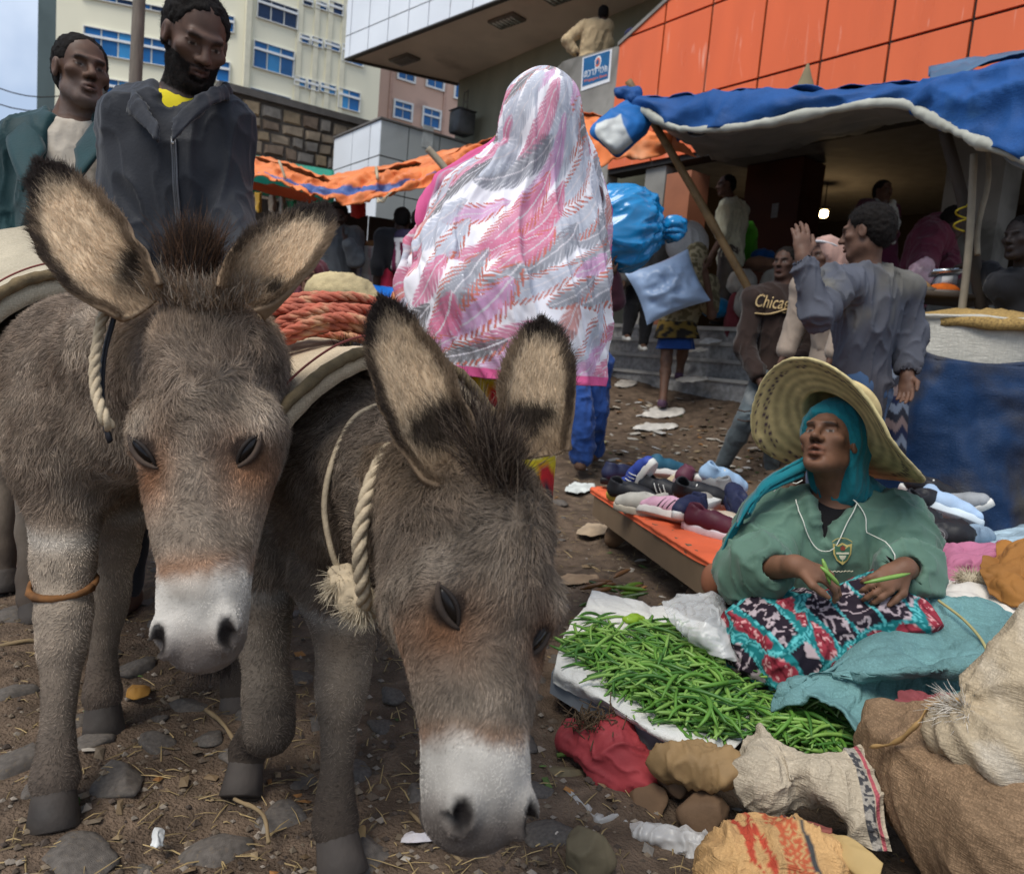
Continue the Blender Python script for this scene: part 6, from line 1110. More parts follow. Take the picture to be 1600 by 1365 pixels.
def feather_print(x, y):
    q = np.stack((x, y, 0 * x), -1); c_ = np.empty(x.shape + (3,)); c_[:] = A(.80, .78, .82); c_ += (noise(q, 3, 5, 2) * .035)[..., None]; fine = noise(q * A(1, 1, 1), 90, 2, 2)
    rn = random.Random(11); pal = [A(.58, .075, .20), A(.18, .19, .23), A(.40, .43, .52), A(.030, .026, .034), A(.50, .15, .12), A(.58, .10, .23), A(.44, .47, .55), A(.56, .24, .46)]
    fe = []
    for i in range(11):
        for j in range(9): fe.append((.03 + i * .15 + rn.uniform(-.05, .05) + (j % 2) * .075, .03 + j * .19 + rn.uniform(-.05, .05), -rn.uniform(.45, 1.15), rn.uniform(.14, .25), rn.uniform(.05, .085), rn.choice(pal)))
    for fx, fy, an, L, w, col in fe:
        ca_, sa_ = math.cos(an), math.sin(an); t = ((x - fx) * ca_ - (y - fy) * sa_) / L; s_ = ((x - fx) * sa_ + (y - fy) * ca_) / w; s_ = s_ + .35 * t * t; b = np.clip(1 - t * t, 0, 1) ** .7; ins = (np.abs(t) < 1) & (np.abs(s_) < b)
        barb = np.sin((t * 1.4 - np.abs(s_) * .7) * L / .0065 + fine * .5); al = sst(-.95, .1, barb + 1.1 * (1 - np.abs(s_) / np.maximum(b, .01))) * sst(1.0, .8, np.abs(s_) / np.maximum(b, .01)) * .88; k = ins; c_[k] = c_[k] + (col * .82 + .09 - c_[k]) * al[k][:, None]; sp = ins & (np.abs(s_) < .045); c_[sp] = A(.60, .57, .60)
        edge = ins & (np.abs(s_) > b * .55) & (barb > .3); c_[edge] = A(.52, .16, .12) if rn.random() < .4 else c_[edge]
    return c_
col = feather_print(sx, sy); ed_ = np.minimum(np.minimum(sx, 1.55 - sx), 1.65 - sy); col[ed_ < .055] = A(.60, .10, .25); col[(ed_ > .055) & (ed_ < .062)] = A(.5, .3, .4)
gl = RNG.random(sx.shape) < .0012; col[gl & (ed_ > .06)] = A(.95, .95, .97)
colr = np.clip(np.concatenate((col.reshape(-1, 3), col.reshape(-1, 3))), .004, .95)
m_ = M('sheer_printed_cotton', rough=.75, var=.05, attr=True, bump=.15, bsc=260, spec=.2)
obj('shawl', (V, F), m_, c.T, col=colr)
# ================================================================== AWNINGS, POLES AND THE DARK STALLS
M_BLUET = M('blue_tarp', (.010, .076, .26), .68, .25, 2.5, .35, 22, .3, stain=(.05, .15, .33), stsc=2.2, stth=.58, weave=120, wamp=.12)
M_PALET = M('pale_tarp_hem', (.40, .40, .34), .7, .25, 6, .4, 30, stain=(.30, .29, .23), stsc=5, stth=.55)
M_ORT = M('orange_tarp', (.70, .20, .06), .7, .22, 2.5, .35, 22, .3, stain=(.62, .30, .16), stsc=1.8, stth=.56)
M_BAMB = M('dry_bamboo', (.20, .125, .055), .6, .35, 7, .3, 50, stain=(.10, .06, .03), stsc=5, stth=.55); M_WOODP = M('grey_pole_wood', (.26, .22, .16), .85, .3, 8, .4, 40)
def wr(X, amp, sc, seed, d=None): return X + (A(*d) if d is not None else TOC) * (amp * (1 - 2 * np.abs(noise(X, sc, seed, 3))))[..., None]
# blue awning: valance hanging from a front rope line, roof sheet running back to the cladding
top = [(978, 150, 5.75), (1060, 147, 5.45), (1160, 144, 5.1), (1290, 138, 4.72), (1397, 128, 4.42), (1470, 118, 4.15), (1545, 104, 3.92), (1640, 84, 3.68)]
hem = [(992, 168, 5.70), (1062, 203, 5.42), (1160, 199, 5.05), (1292, 176, 4.68), (1394, 163, 4.38), (1466, 196, 4.12), (1534, 228, 3.88), (1640, 268, 3.62)]
T_, H_ = np.array([P(*k) for k in top]), np.array([P(*k) for k in hem]); mid = (T_ + H_) / 2 + TOC * .05
X = patch([T_, mid, H_], 22, 150); sg = np.linspace(0, 1, 150); X = X + TOC * (.030 * np.sin(np.arange(22)[:, None] * .35 + sg[None] * 46 + 3 * np.sin(sg[None] * 9)) * np.linspace(.1, 1, 22)[:, None])[..., None]; X = crumple(X, .045, 2.6, 3, .2)
aw = thing('blue_awning', 'sagging blue tarpaulin awning with a rolled pale hem over the shop front', 'awning', X[-1, 75] * A(1, 1, 0) + A(0, 0, 2.2))
obj('valance', slab(X, .006), M_BLUET, aw)
hm = spline(H_, 160) + TOC * .02; rad = .022 + .010 * np.sin(np.linspace(0, 30, 160)) * np.sin(np.linspace(0, 11, 160)); hg = tube(hm, rad, 12); obj('rolled_hem', folds((hg[0], np.array([f for f in hg[1] if len(f) == 4])), .012, 9, 4, nrm(H_[4] - H_[1] + UPZ * .25), .35), M_PALET, aw)
back = np.array([FA.w(s_, z_, .06) for s_, z_ in ((.85, 3.42), (.55, 3.44), (.1, 3.46), (-.6, 3.5), (-1.3, 3.52), (-1.9, 3.54), (-2.4, 3.56), (-3.0, 3.6))])
Xr = patch([T_ + A(0, .01, 0), T_ * .6 + back * .4 - A(0, 0, .10), back], 30, 110); obj('roof_sheet', slab(crumple(Xr, .05, 2.6, 8), .006), M_BLUET, aw)
Xu = patch([H_ + A(.02, .06, .02), H_ * .55 + back * .45 - A(0, 0, .10), back - A(0, 0, .16)], 24, 90); obj('pale_underside', slab(wr(Xu, .04, 2.5, 9, (0, 0, 1)), .005), M('pale_underside', (.20, .195, .18), .85, .25, 3), aw)
pk_ = [P(1532, 140, 3.98), P(1500, 128, 4.3), P(1600, 96, 4.4), P(1680, 90, 3.9)]; Xb = patch([[P(1455, 122, 4.4), P(1530, 104, 4.35), P(1660, 80, 4.1)], [P(1450, 112, 4.9), P(1540, 92, 4.9), P(1680, 70, 4.6)]], 12, 40); obj('patched_sheet', slab(wr(Xb, .03, 4, 12, (0, 0, 1)), .005), M('faded_blue_tarp', (.06, .13, .22), .6, .3, 3), aw)
# loose corner of the blue tarp, white side out
fl = [[P(990, 152, 5.72), P(966, 165, 5.68), P(950, 176, 5.6), P(936, 186, 5.6)], [P(1006, 172, 5.66), P(974, 192, 5.5), P(946, 202, 5.42), P(922, 208, 5.5)], [P(1016, 190, 5.66), P(984, 214, 5.5), P(960, 232, 5.42), P(940, 226, 5.5)], [P(1010, 208, 5.72), P(990, 226, 5.66), P(968, 244, 5.6), P(958, 242, 5.6)]]
Xf = patch(fl, 40, 40); Xf = wr(Xf, .025, 5, 5); V, F = slab(Xf, .008); uu = np.tile(np.tile(np.linspace(0, 1, 40), 40), 2); vv = np.tile(np.repeat(np.linspace(0, 1, 40), 40), 2); wcol = np.where(((np.abs(uu - .62) < .27) & (vv > .18) & (vv < .88))[:, None], A(.52, .53, .50), A(.012, .12, .36))
obj('loose_corner', (V, F), M('blue_white_tarp', rough=.6, var=.2, attr=True, bump=.3, bsc=25), aw, col=wcol)
obj('knot', ruffle(Solid().ell(P(990, 152, 5.70), (.07, .06, .08)).ell(P(972, 146, 5.72), (.07, .05, .05)).mesh(.012), .014, 20, 3), M_BLUET, aw)
def pole(a, b, r0, r1, mat, label, nodes=0, name='bamboo_pole', cat='pole'):
    t = np.linspace(0, 1, 40)[:, None]; pts = a + (b - a) * t; pts[:, :2] += .012 * np.sin(t * 7 + [0, 1.5]); r = r0 + (r1 - r0) * t[:, 0]
    if nodes: r = r * (1 + .16 * (np.abs((t[:, 0] * nodes) % 1 - .5) < .05))
    return obj(name, tube(pts, r, 9), mat, label=label, cat=cat)
a, b = P(982, 126, 5.76), P(1165, 485, 5.85); e = b + (b - a) * .9; pole(a, A(*(a + (e - a) * 1.0)[:2], max(e[2], .2)), .030, .036, M_BAMB, 'long slanting bamboo pole propping the left corner of the blue awning', 7)
a, b = P(1478, 205, 4.3), P(1520, 400, 4.35); pole(a, b + (b - a) * 1.1, .034, .036, M('dark_pole', (.05, .038, .028), .8), 'dark leaning pole holding up the middle of the blue awning', name='awning_pole')
a, b = P(1524, 240, 4.2), P(1532, 400, 4.2); pole(a, A(b[0], b[1], .3), .020, .024, M_WOODP, 'thin upright grey stick beside the concrete pier under the awning', name='awning_pole')
a, b = P(1546, 235, 4.25), P(1527, 398, 4.25); pole(a, b, .014, .016, M_WOODP, 'short crossed stick tied with yellow cord under the awning', name='awning_pole')
yk = P(1500, 350, 4.3); obj('yellow_cord', tube(yk + np.stack([(.03 * np.cos(t), .03 * np.sin(t), .012 * t - .04) for t in np.linspace(0, 14, 50)]), .006, 5), M('yellow_cord', (.5, .38, .03), .8), label='yellow cord wound round the dark awning pole', cat='cord')
obj('cloth_tip', folds(loft([[P(1262, 100, 5.3) + r * (RIGHT * math.cos(q) + TOC * math.sin(q)) - UPZ * z for q in np.arange(12) * math.pi / 6] for z, r in ((0, .006), (.08, .03), (.2, .075), (.3, .11))])[:1] + (np.array([f for f in loft(np.zeros((4, 12, 3)))[1] if len(f) == 4]),), .008, 14, 3), M('khaki_cloth', (.22, .18, .10), .9), label='khaki peak of cloth sticking up behind the blue awning', cat='cloth')

# orange awning on the left, folded edge with blue lining
up_ = [(385, 251, 6.6), (444, 263, 6.5), (484, 277, 6.4), (520, 283, 6.35), (588, 271, 6.5), (650, 259, 6.6), (735, 234, 6.8), (790, 214, 7.0)]
lo_ = [(385, 284, 6.3), (430, 281, 6.2), (470, 300, 6.1), (505, 311, 6.05), (542, 319, 6.05), (585, 314, 6.1), (640, 299, 6.2), (760, 280, 6.5)]
U_, L_ = np.array([P(*k) for k in up_]), np.array([P(*k) for k in lo_]); md = U_ * .45 + L_ * .55 - A(0, .06, .04)
oa = thing('orange_awning', 'ragged orange tarpaulin awning with blue lining over the grain stall at left', 'awning', A(L_[4][0], L_[4][1], 2.0))
X = patch([U_, U_ * .72 + L_ * .28 + A(0, -.05, .0), md, L_ + A(0, -.03, 0)], 26, 120); fx = .028 * np.sin(np.linspace(0, 1, 120)[None] * 60 + np.linspace(0, 3, 26)[:, None]); X = wr(X + TOC * fx[..., None], .04, 5, 21)
X = crumple(X, .03, 6, 23, .6); V, F = slab(X, .008); q = np.tile(np.repeat(np.linspace(0, 1, 26), 120), 2); w = np.tile(np.tile(np.linspace(0, 1, 120), 26), 2); nz_ = noise(V, 5, 2, 2); bl = (np.abs(q - .62 - .08 * nz_) < .17 * np.clip(1 - np.abs(w - .48) / .42, 0, 1)); oc = np.where(bl[:, None], A(.07, .12, .30), A(.70, .20, .06)) * (1 + .15 * nz_)[:, None]
obj('front_fold', (V, F), M('orange_blue_tarp', rough=.55, var=.2, attr=True, bump=.35, bsc=22, spec=.3), oa, col=oc)
bk_ = [P(x, y - 6, d + 2.2) for x, y, d in up_]; obj('roof_sheet', slab(wr(patch([U_, U_ * .5 + np.array(bk_) * .5 - A(0, 0, .05), bk_], 20, 70), .05, 3, 6, (0, 0, 1)), .006), M_ORT, oa)
obj('lower_flap', slab(wr(patch([[P(388, 282, 6.35), P(440, 292, 6.3), P(500, 312, 6.2)], [P(392, 296, 6.6), P(440, 308, 6.6), P(486, 319, 6.5)]], 10, 30), .03, 6, 3), .006), M('deep_orange_tarp', (.50, .085, .025), .6, .2, 3), oa)
for q_t, r_t in ((spline([P(588, 308, 6.05), P(598, 316, 6.02), P(606, 306, 6.03)], 8), .008), (spline([P(590, 312, 6.03), P(592, 316, 6.0), P(612, 300, 6.02)], 8), .006), (spline([P(436, 252, 6.2), P(440, 262, 6.15), P(446, 280, 6.15)], 8), .012), (spline([P(588, 272, 6.3), P(588, 262, 6.3), P(590, 280, 6.2)], 8), .014)): obj('tie', tube(q_t, r_t, 5), M('pale_tie', (.45, .38, .26), .8), oa)
# its continuation to the right, behind the shawled woman
U2 = [P(780, 214, 7.1), P(850, 190, 7.2), P(918, 181, 7.2), P(960, 196, 7.1), P(1010, 205, 7.0), P(1050, 214, 6.95)]; L2 = [P(780, 285, 6.8), P(850, 276, 6.7), P(925, 268, 6.6), P(965, 248, 6.5), P(1005, 252, 6.5), P(1046, 236, 6.55)]
U2, L2 = np.array(U2), np.array(L2); X = wr(patch([U2, U2 * .5 + L2 * .5 + A(0, -.1, .05), L2], 20, 70), .06, 4, 31); ob = thing('orange_awning', 'crumpled orange tarpaulin between the shawled woman and the bamboo pole', 'awning', A(U2[3][0], U2[3][1], 2.2)); obj('front_fold', slab(X, .008), M_ORT, ob)
bk_ = U2 + A(.5, 1.2, .15); obj('roof_sheet', slab(wr(patch([U2, bk_], 8, 50), .04, 3, 7, (0, 0, 1)), .006), M_ORT, ob)
a, b = P(668, 232, 6.1), P(722, 298, 6.15); pole(a, b + (b - a) * .6, .030, .030, M_WOODP, 'short pale stick poking up through the orange awning', 0)
obj('rag', ruffle(Solid().ell(P(712, 272, 6.1), (.07, .05, .06)).ell(P(716, 262, 6.1), (.03, .03, .05)).mesh(.014), .02, 18, 3), M('navy_rag', (.02, .025, .07), .9), label='dark blue rag knotted to the pale stick', cat='rag')
# dark back of the left stalls
ST = Plane(P(380, 400, 7.6)[:2], (.90, .43), -1); s1_ = ST.px(800, 400)[0]
sb = thing('grain_stall', 'dark plank backed stall under the orange awning', 'stall', A(*ST.w(1.5, 0)[:2], .5))
for k in range(12):
    s0 = -.4 + k * (s1_ + 1.0) / 12; obj('plank', ST.slab(s0 + .01, s0 + (s1_ + 1.0) / 12 - .01, .3, 2.25, -.05 + random.uniform(-.015, .015), 0), M('sooty_plank', (.028, .022, .018), .9, .4, 5, .3, 30), sb, smooth=False)  # near-black plank colour stands in for the shade under the awning
for px_1, px_2, y0, y1, colr in ((398, 410, 300, 330, (.35, .20, .02)), (420, 432, 305, 330, (.25, .20, .15)), (436, 446, 308, 334, (.30, .27, .22)), (448, 464, 314, 330, (.03, .22, .10)), (548, 572, 318, 338, (.45, .03, .02))):
    c4 = [[P(px_1, y0, 7.1), P((px_1 + px_2) / 2, y0, 7.05), P(px_2, y0, 7.1)], [P(px_1, y1, 7.1), P((px_1 + px_2) / 2, y1 + 3, 7.02), P(px_2, y1, 7.1)]]; obj('hanging_garment', slab(wr(patch(c4, 10, 10), .02, 9, px_1), .008), fabric('garment_%d' % px_1, colr), label={398: 'mustard garment hanging furthest left in the dark stall', 420: 'brown garment hanging beside the mustard one', 436: 'pale grey garment hanging beside the brown one', 448: 'small green garment hanging in the stall', 548: 'red cloth hanging above the man in the grey sweater'}[px_1], cat='garment', group='garments hung in the left stall')
M_WOVEN = M('white_polysack', (.60, .62, .60), .65, .14, 5, .3, 40, weave=70, wamp=.12, stain=(.42, .40, .36), stsc=4, stth=.62)
M_GRAIN = M('brown_grain', (.22, .12, .05), .9, .5, 60, .8, 150)
for k, (x, w, stripe, lb) in enumerate(((556, .17, (.25, .30, .5), 'leftmost white grain sack in the row, with a faint blue stripe'), (583, .20, (.55, .42, .42), 'second white grain sack from the left, partly behind the grey sweater'), (603, .19, (.5, .08, .10), 'white grain sack with a red and green stripe'), (622, .20, (.12, .38, .28), 'rightmost white grain sack in the row, with pale green stripes'))):
    c0 = P(x, 398, 6.75 + .03 * k); z0 = gz(c0[1]); S = Solid(); S.cap(A(c0[0], c0[1], z0 + .15), A(c0[0], c0[1], c0[2] + .02), w * .62, w * .66, .05); S.cut(A(0, 0, c0[2] + .06), UPZ, .03); g = folds(S.mesh(.014), .008, 8, k, UPZ, .25)
    t = thing('grain_sack', lb, 'sack', A(c0[0], c0[1], z0), 'white grain sacks standing in the stall'); V = g[0]; cc = np.tile(A(.58, .60, .58), (len(V), 1)); sx_ = (V - c0) @ RIGHT; m_ = np.abs(np.abs(sx_ - .03) - .035) < .012; cc[m_] = stripe; obj('sack_body', g, M('striped_polysack', rough=.65, var=.14, attr=True, bump=.3, bsc=40, weave=70, wamp=.12), t, col=cc)
    obj('grain', ruffle(Solid().ell(A(c0[0], c0[1], c0[2] + .05), (w * .6, w * .6, .075)).mesh(.014), .008, 40, k), M_GRAIN, t)
c0 = P(588, 462, 5.9); obj('blue_sheet', slab(wr(patch([[P(556, 438, 6.0), P(590, 446, 6.0), P(625, 450, 6.05)], [P(562, 470, 5.7), P(592, 476, 5.7), P(606, 480, 5.8)], [P(566, 486, 5.6), P(590, 492, 5.6), P(600, 496, 5.7)]], 14, 24), .02, 5, 3), .008), M('bright_blue_sheet', (.006, .13, .50), .5, .15), label='bright blue plastic sheet spread below the grain sacks', cat='sheet')
t = thing('straw_bundle', 'big cream sack stuffed with straw behind the red rope', 'sack', P(540, 500, 4.3) * A(1, 1, 0)); bcn = P(532, 458, 4.3)
obj('sack_body', folds(Solid().ell(bcn, (.20, .17, .115), None).ell(bcn + A(.08, 0, -.06), (.17, .15, .12)).mesh(.011), .012, 9, 3), M('cream_sack', (.55, .44, .24), .9, .25, 6, .4, 60, weave=90, wamp=.15), t)
rr = RNG.normal(0, 1, (1800, 3)); rr /= np.linalg.norm(rr, axis=1)[:, None]; hairs('straw', t, bcn + A(.09, -.04, -.10) + rr * A(.16, .12, .08), rr + A(0, -.3, -.5), rr, RNG.uniform(.02, .07, 1800), .002, A(.28, .19, .06) * RNG.uniform(.5, 1.5, 1800)[:, None], .4)
for k, (x, y, d, r, co, lb) in enumerate(((632, 470, 4.6, .095, (.50, .19, .08), 'orange pumpkin beside the pink shawl edge'), (634, 492, 4.3, .05, (.09, .17, .02), 'small green gourd below the orange pumpkin'))): obj('gourd', ruffle(lathe([(.01, -r * .8), (r * .7, -r * .7), (r, -r * .1), (r * .8, r * .5), (r * .3, r * .75), (.01, r * .7)], P(x, y, d), 20), .004, 20, k), M('gourd_%d' % k, co, .6, .25, 12), label=lb, cat='gourd')
t = thing('produce_tray', 'low tray of pink and white produce by the right donkey ear', 'tray', P(585, 490, 3.6)); obj('tray', box(P(588, 492, 3.6), (.26, .3, .04), None, .012), M('tray_wood', (.25, .16, .09), .9), t)
for k in range(14): obj('produce', ruffle(lathe([(.003, -.022), (.03, -.014), (.032, .006), (.016, .02), (.003, .022)], P(588, 484, 3.6) + A(random.uniform(-.11, .11), random.uniform(-.12, .12), .012 + .012 * (k % 3)), 10), .004, 40, k), M('produce_%d' % (k % 3), ((.55, .30, .27), (.58, .50, .42), (.42, .14, .12))[k % 3], .7, .25), t)
# things inside the shop: green bag, sacks, blue lid
for k, (x, y, d, rx, rz, co, lb, nm) in enumerate(((1168, 378, 8.6, .11, .24, (.08, .36, .02), 'upright bright green bag behind the man in the pale tee', 'bag'), (1192, 398, 8.4, .13, .055, (.01, .09, .30), 'blue plastic bowl upturned on the sacks at the column foot', 'bowl'), (1160, 440, 8.0, .15, .14, (.42, .40, .36), 'grey white sack standing by the olive tee man', 'sack'), (1190, 412, 8.3, .18, .07, (.24, .13, .08), 'brown sack lying under the blue bowl', 'sack'), (1172, 470, 7.9, .16, .18, (.40, .38, .34), 'dirty white sack at the foot of the brown column', 'sack'), (1215, 440, 7.9, .17, .14, (.38, .38, .33), 'wide pale sack beside the brown column', 'sack'), (1120, 480, 8.1, .15, .10, (.005, .14, .30), 'blue bag on the top step behind the climbing woman', 'bag'), (1145, 495, 8.0, .08, .26, (.20, .04, .05), 'narrow maroon bundle on the top step', 'bundle'))):
    c0 = P(x, y, d); obj(nm, folds(Solid().ell(c0, (rx, rx * .9, rz)).ell(c0 - A(0, 0, rz * .4), (rx * 1.05, rx, rz * .7)).mesh(.013), .014, 7, k), fabric('bag_%d' % k, co, .25), label=lb, cat=nm)
obj('wall_notice', FA.slab(FA.px(1216, 325, -1.19)[0], FA.px(1206, 325, -1.19)[0], FA.px(1210, 340, -1.19)[1], FA.px(1210, 318, -1.19)[1], -1.198, -1.19), M('pale_notice', (.28, .28, .27), .8, .3, 30), label='small pale paper notice stuck on the brown column', cat='notice', smooth=False)
# poster of the bank, printed flat on the parapet
def pquad(x0, x1, y0, y1, o): a, b = FA.px(x0, y0), FA.px(x1, y1); return FA.slab(min(a[0], b[0]), max(a[0], b[0]), min(a[1], b[1]), max(a[1], b[1]), o, o + .003)
tl, tr, bl_, br_ = FA.px(911, 91), FA.px(957, 77), FA.px(908, 143), FA.px(953, 128)
po = thing('bank_poster', 'blue and white bank poster with Amharic lettering on the concrete parapet', 'poster', FA.w(bl_[0], bl_[1], .01))
def PQ(u0, u1, v0, v1, o, mat, name):
    f = lambda u, v: tuple((np.array(tl) * (1 - u) + np.array(tr) * u) * (1 - v) + (np.array(bl_) * (1 - u) + np.array(br_) * u) * v); obj(name, FA.prism([f(u0, v0), f(u1, v0), f(u1, v1), f(u0, v1)], o, o + .003), mat, po, smooth=False)
M_PB = M('poster_blue', (.012, .11, .27), .5, .2, 9); M_PW = M('poster_white', (.70, .72, .74), .5, .08); M_PO = M('poster_orange', (.62, .16, .10), .5, .1)
PQ(0, 1, 0, 1, .004, M_PW, 'sheet'); PQ(.05, .94, .03, .88, .008, M_PB, 'blue_field')
def ptext(txt, u, v, h, mat, name, wmax, sh=0):
    cu = bpy.data.curves.new('poster_text', 'FONT'); cu.body = txt; cu.align_x = 'CENTER'; cu.align_y = 'CENTER'; cu.shear = sh; cu.offset = .012; tmp = bpy.data.objects.new('tmp_text', cu); COLL.objects.link(tmp); bpy.context.view_layer.update()
    me = bpy.data.meshes.new_from_object(tmp.evaluated_get(bpy.context.evaluated_depsgraph_get())); V = np.array([v_.co[:] for v_ in me.vertices]); F = [tuple(p_.vertices) for p_ in me.polygons]; bpy.data.objects.remove(tmp); bpy.data.meshes.remove(me)
    if not len(V): return
    c0 = (np.array(tl) * (1 - u) + np.array(tr) * u) * (1 - v) + (np.array(bl_) * (1 - u) + np.array(br_) * u) * v; W = abs(tr[0] - tl[0]); ux = (np.array(tr) - np.array(tl)) / 1.0; k = wmax / (V[:, 0].max() - V[:, 0].min()); Hh_ = abs(bl_[1] - tl[1]); kh = h * Hh_ / (V[:, 1].max() - V[:, 1].min())
    obj(name, (np.array([FA.w(*(c0 + ux * x * k + A(0, y * kh)), .013) for x, y, z in V]), F), mat, po, smooth=False)
ptext('ወጋገን ባንክ', .5, .56, .22, M_PW, 'amharic_lettering', .80); ptext('Wegagen Bank', .5, .75, .11, M_PO, 'lettering', .82)
for k, (r, m_) in enumerate(((.085, M_PW), (.062, M_PO), (.035, M_PB))):
    a_ = np.linspace(.4, 5.4, 14) if k < 2 else np.linspace(0, 6.28, 12); c0 = np.array(FA.px(935, 98)); obj('emblem', (np.array([FA.w(*(c0 + A(math.cos(q) * r * .8, math.sin(q) * r)), .012 + .003 * k) for q in a_]), [tuple(range(len(a_)))]), m_, po, smooth=False)

# ---- big grain container wrapped in blue tarp, spice trays and the scale, at the right
bx = P(1525, 560, 4.0); bz = A(bx[0] + .06, bx[1] + .1, 0); zt_ = P(1525, 503, 4.0)[2]
t = thing('grain_container', 'huge white woven container heaped with grain and wrapped in blue tarp', 'container', bz)
a_ = np.arange(64) * 2 * math.pi / 64
def ring(r, z, ov=.0): return [bz + A(math.cos(q) * r, math.sin(q) * r * .85, z) for q in a_]
rg = [ring(r, z) for r, z in ((.44, zt_ - .36), (.435, zt_ - .2), (.43, zt_ - .05), (.425, zt_ - .01), (.445, zt_), (.44, zt_ + .012), (.41, zt_ + .0))]; g = loft(rg, cap=False); obj('woven_rim', ruffle(g, .008, 9, 3), M('white_weave', (.46, .44, .38), .8, .2, 5, .5, 50, weave=50, wamp=.12), t)
obj('grain', ruffle(lathe([(.001, .075), (.15, .07), (.3, .045), (.405, .0), (.41, -.05), (.001, -.06)], bz + A(0, 0, zt_ - .004), 40), .010, 60, 3, 2), M('yellow_grain', (.34, .22, .075), .9, .5, 90, .9, 200), t)
zz = np.linspace(zt_ - .18, .02, 40); Xs = np.array([[bz + A(math.cos(q), math.sin(q) * .85, 0) * (.452 + .20 * (1 - (z / zt_)) ** 1.2 + .02 * math.sin(q * 7 + 2 * math.sin(z * 4)) + .012 * math.sin(q * 19 + z * 5)) + A(0, 0, z + (.05 * math.sin(q * 2.3 + 1.2) if i < 2 else 0)) for q in np.append(a_, a_[0])] for i, z in enumerate(zz)])
obj('blue_wrap', slab(wr(upsample(Xs, 2), .020, 4, 8), -.006), M('dusty_blue_tarp', (.006, .030, .090), .6, .4, 2.2, .4, 25, .25, stain=(.042, .038, .036), stsc=1.6, stth=.44, weave=110, wamp=.12), t)
t = thing('spice_stand', 'dark plank stand carrying trays of orange and tan spices below the scale', 'stand', P(1460, 470, 4.6) * A(1, 1, 0)); sp = P(1468, 462, 4.6)
obj('stand_top', box(sp - A(0, 0, .02), (.62, .5, .03), None, .006), M('stand_wood', (.06, .045, .033), .9), t)
for dx in (-.28, .28):
    for dy in (-.2, .2): obj('leg', box(A(sp[0] + dx, sp[1] + dy, sp[2] / 2), (.05, .05, sp[2] - .08)), M('stand_wood'), t)
for k, (x, y, r, co, lb) in enumerate(((1474, 455, .125, (.62, .13, .012), 'round tray heaped with bright orange spice under the scale'), (1433, 449, .10, (.34, .19, .07), 'round tray heaped with tan spice at the left of the stand'))):
    q = P(x, y, 4.5); tt_ = thing('spice_tray', lb, 'tray', q); obj('tray', lathe([(.01, -.05), (r * .85, -.05), (r * 1.08, -.005), (r * 1.02, -.005), (r * .8, -.035), (.01, -.035)], q, 24), M('tray_tin', (.13, .11, .09), .6), tt_); obj('spice', ruffle(lathe([(.002, .055), (r * .5, .035), (r * .98, -.008), (.002, -.03)], q, 24), .004, 40, k), M('spice_%d' % k, co, .95, .25, 30, .5, 150), tt_)
q = P(1478, 428, 4.55); t = thing('weighing_scale', 'shiny square pan weighing scale held over the orange spice', 'scale', q); axs = np.array((nrm(RIGHT + TOC * .3), nrm(-TOC + RIGHT * .3), UPZ))
obj('pan', merge([box(q, (.165, .13, .006), axs)] + [box(q + axs[i] * s_ * h_ + A(0, 0, .01), dd_, axs) for i, s_, h_, dd_ in ((0, 1, .082, (.006, .13, .022)), (0, -1, .082, (.006, .13, .022)), (1, 1, .065, (.165, .006, .022)), (1, -1, .065, (.165, .006, .022)))]), M('bright_steel', (.60, .64, .66), .22, .1, metal=.9), t); obj('scale_body', box(q - A(0, 0, .05), (.12, .10, .07), axs, .012), M('scale_body', (.24, .26, .28), .5), t); obj('dial', box(q + axs[1] * -.054 - A(0, 0, .05), (.06, .006, .05), axs), M('dial_white', (.6, .6, .58), .5), t)
obj('plastic_bag', folds(Solid().ell(P(1438, 432, 4.9), (.07, .06, .10)).ell(P(1445, 420, 4.9), (.05, .045, .07)).mesh(.01), .016, 12, 3), M('pink_white_plastic', (.55, .36, .40), .4, .5, 9, .3, 20, .4), label='crumpled pink and white plastic bag beside the scale', cat='bag')
# ================================================================== GOODS ON THE GROUND
def HP(x, y, z): return hplane(x, y, z)
def sheet(name, ctrl, n, m, amp, sc, seed, mat, th=.004, label=None, cat=None, parent=None, colf=None, fine=.35):
    X = crumple(patch(ctrl, n, m), amp, sc, seed, fine); N = vnormals(*gridf(X)); 
    if (N @ (CAM - X.mean((0, 1)))).mean() < 0: X = X[:, ::-1]
    V, F = slab(X, th); nn, mm = X.shape[:2]; uv = np.tile(np.stack(np.meshgrid(np.linspace(0, 1, nn), np.linspace(0, 1, mm), indexing='ij'), -1).reshape(-1, 2), (2, 1)); return obj(name, (V, F), mat, parent, label=label, cat=cat, uv=uv, col=colf(V, uv) if colf else None)
# white cloth with the heap of beans
M_WCLOTH = M('white_poly_cloth', (.66, .65, .60), .8, .10, 6, .3, 60, .2, weave=160, wamp=.08, stain=(.50, .45, .38), stsc=5, stth=.64)
row = lambda *q: [HP(*k) for k in q]
ctrl = [row((862, 1066, .088), (935, 1106, .085), (1012, 1150, .08), (1075, 1176, .078), (1146, 1184, .08)), row((868, 1036, .128), (940, 1082, .134), (1012, 1128, .134), (1070, 1153, .13), (1152, 1164, .122)), row((885, 985, .118), (965, 1020, .118), (1050, 1060, .118), (1120, 1090, .115), (1200, 1112, .115)), row((915, 945, .112), (985, 970, .112), (1060, 1000, .112), (1130, 1030, .112), (1210, 1078, .112)), row((925, 922, .108), (990, 938, .108), (1060, 955, .108), (1130, 988, .108), (1206, 1040, .108))]
sheet('white_cloth', ctrl, 90, 130, .010, 9, 3, M_WCLOTH, .004, 'creased white plastic cloth spread under the biggest heap of green beans', 'cloth')
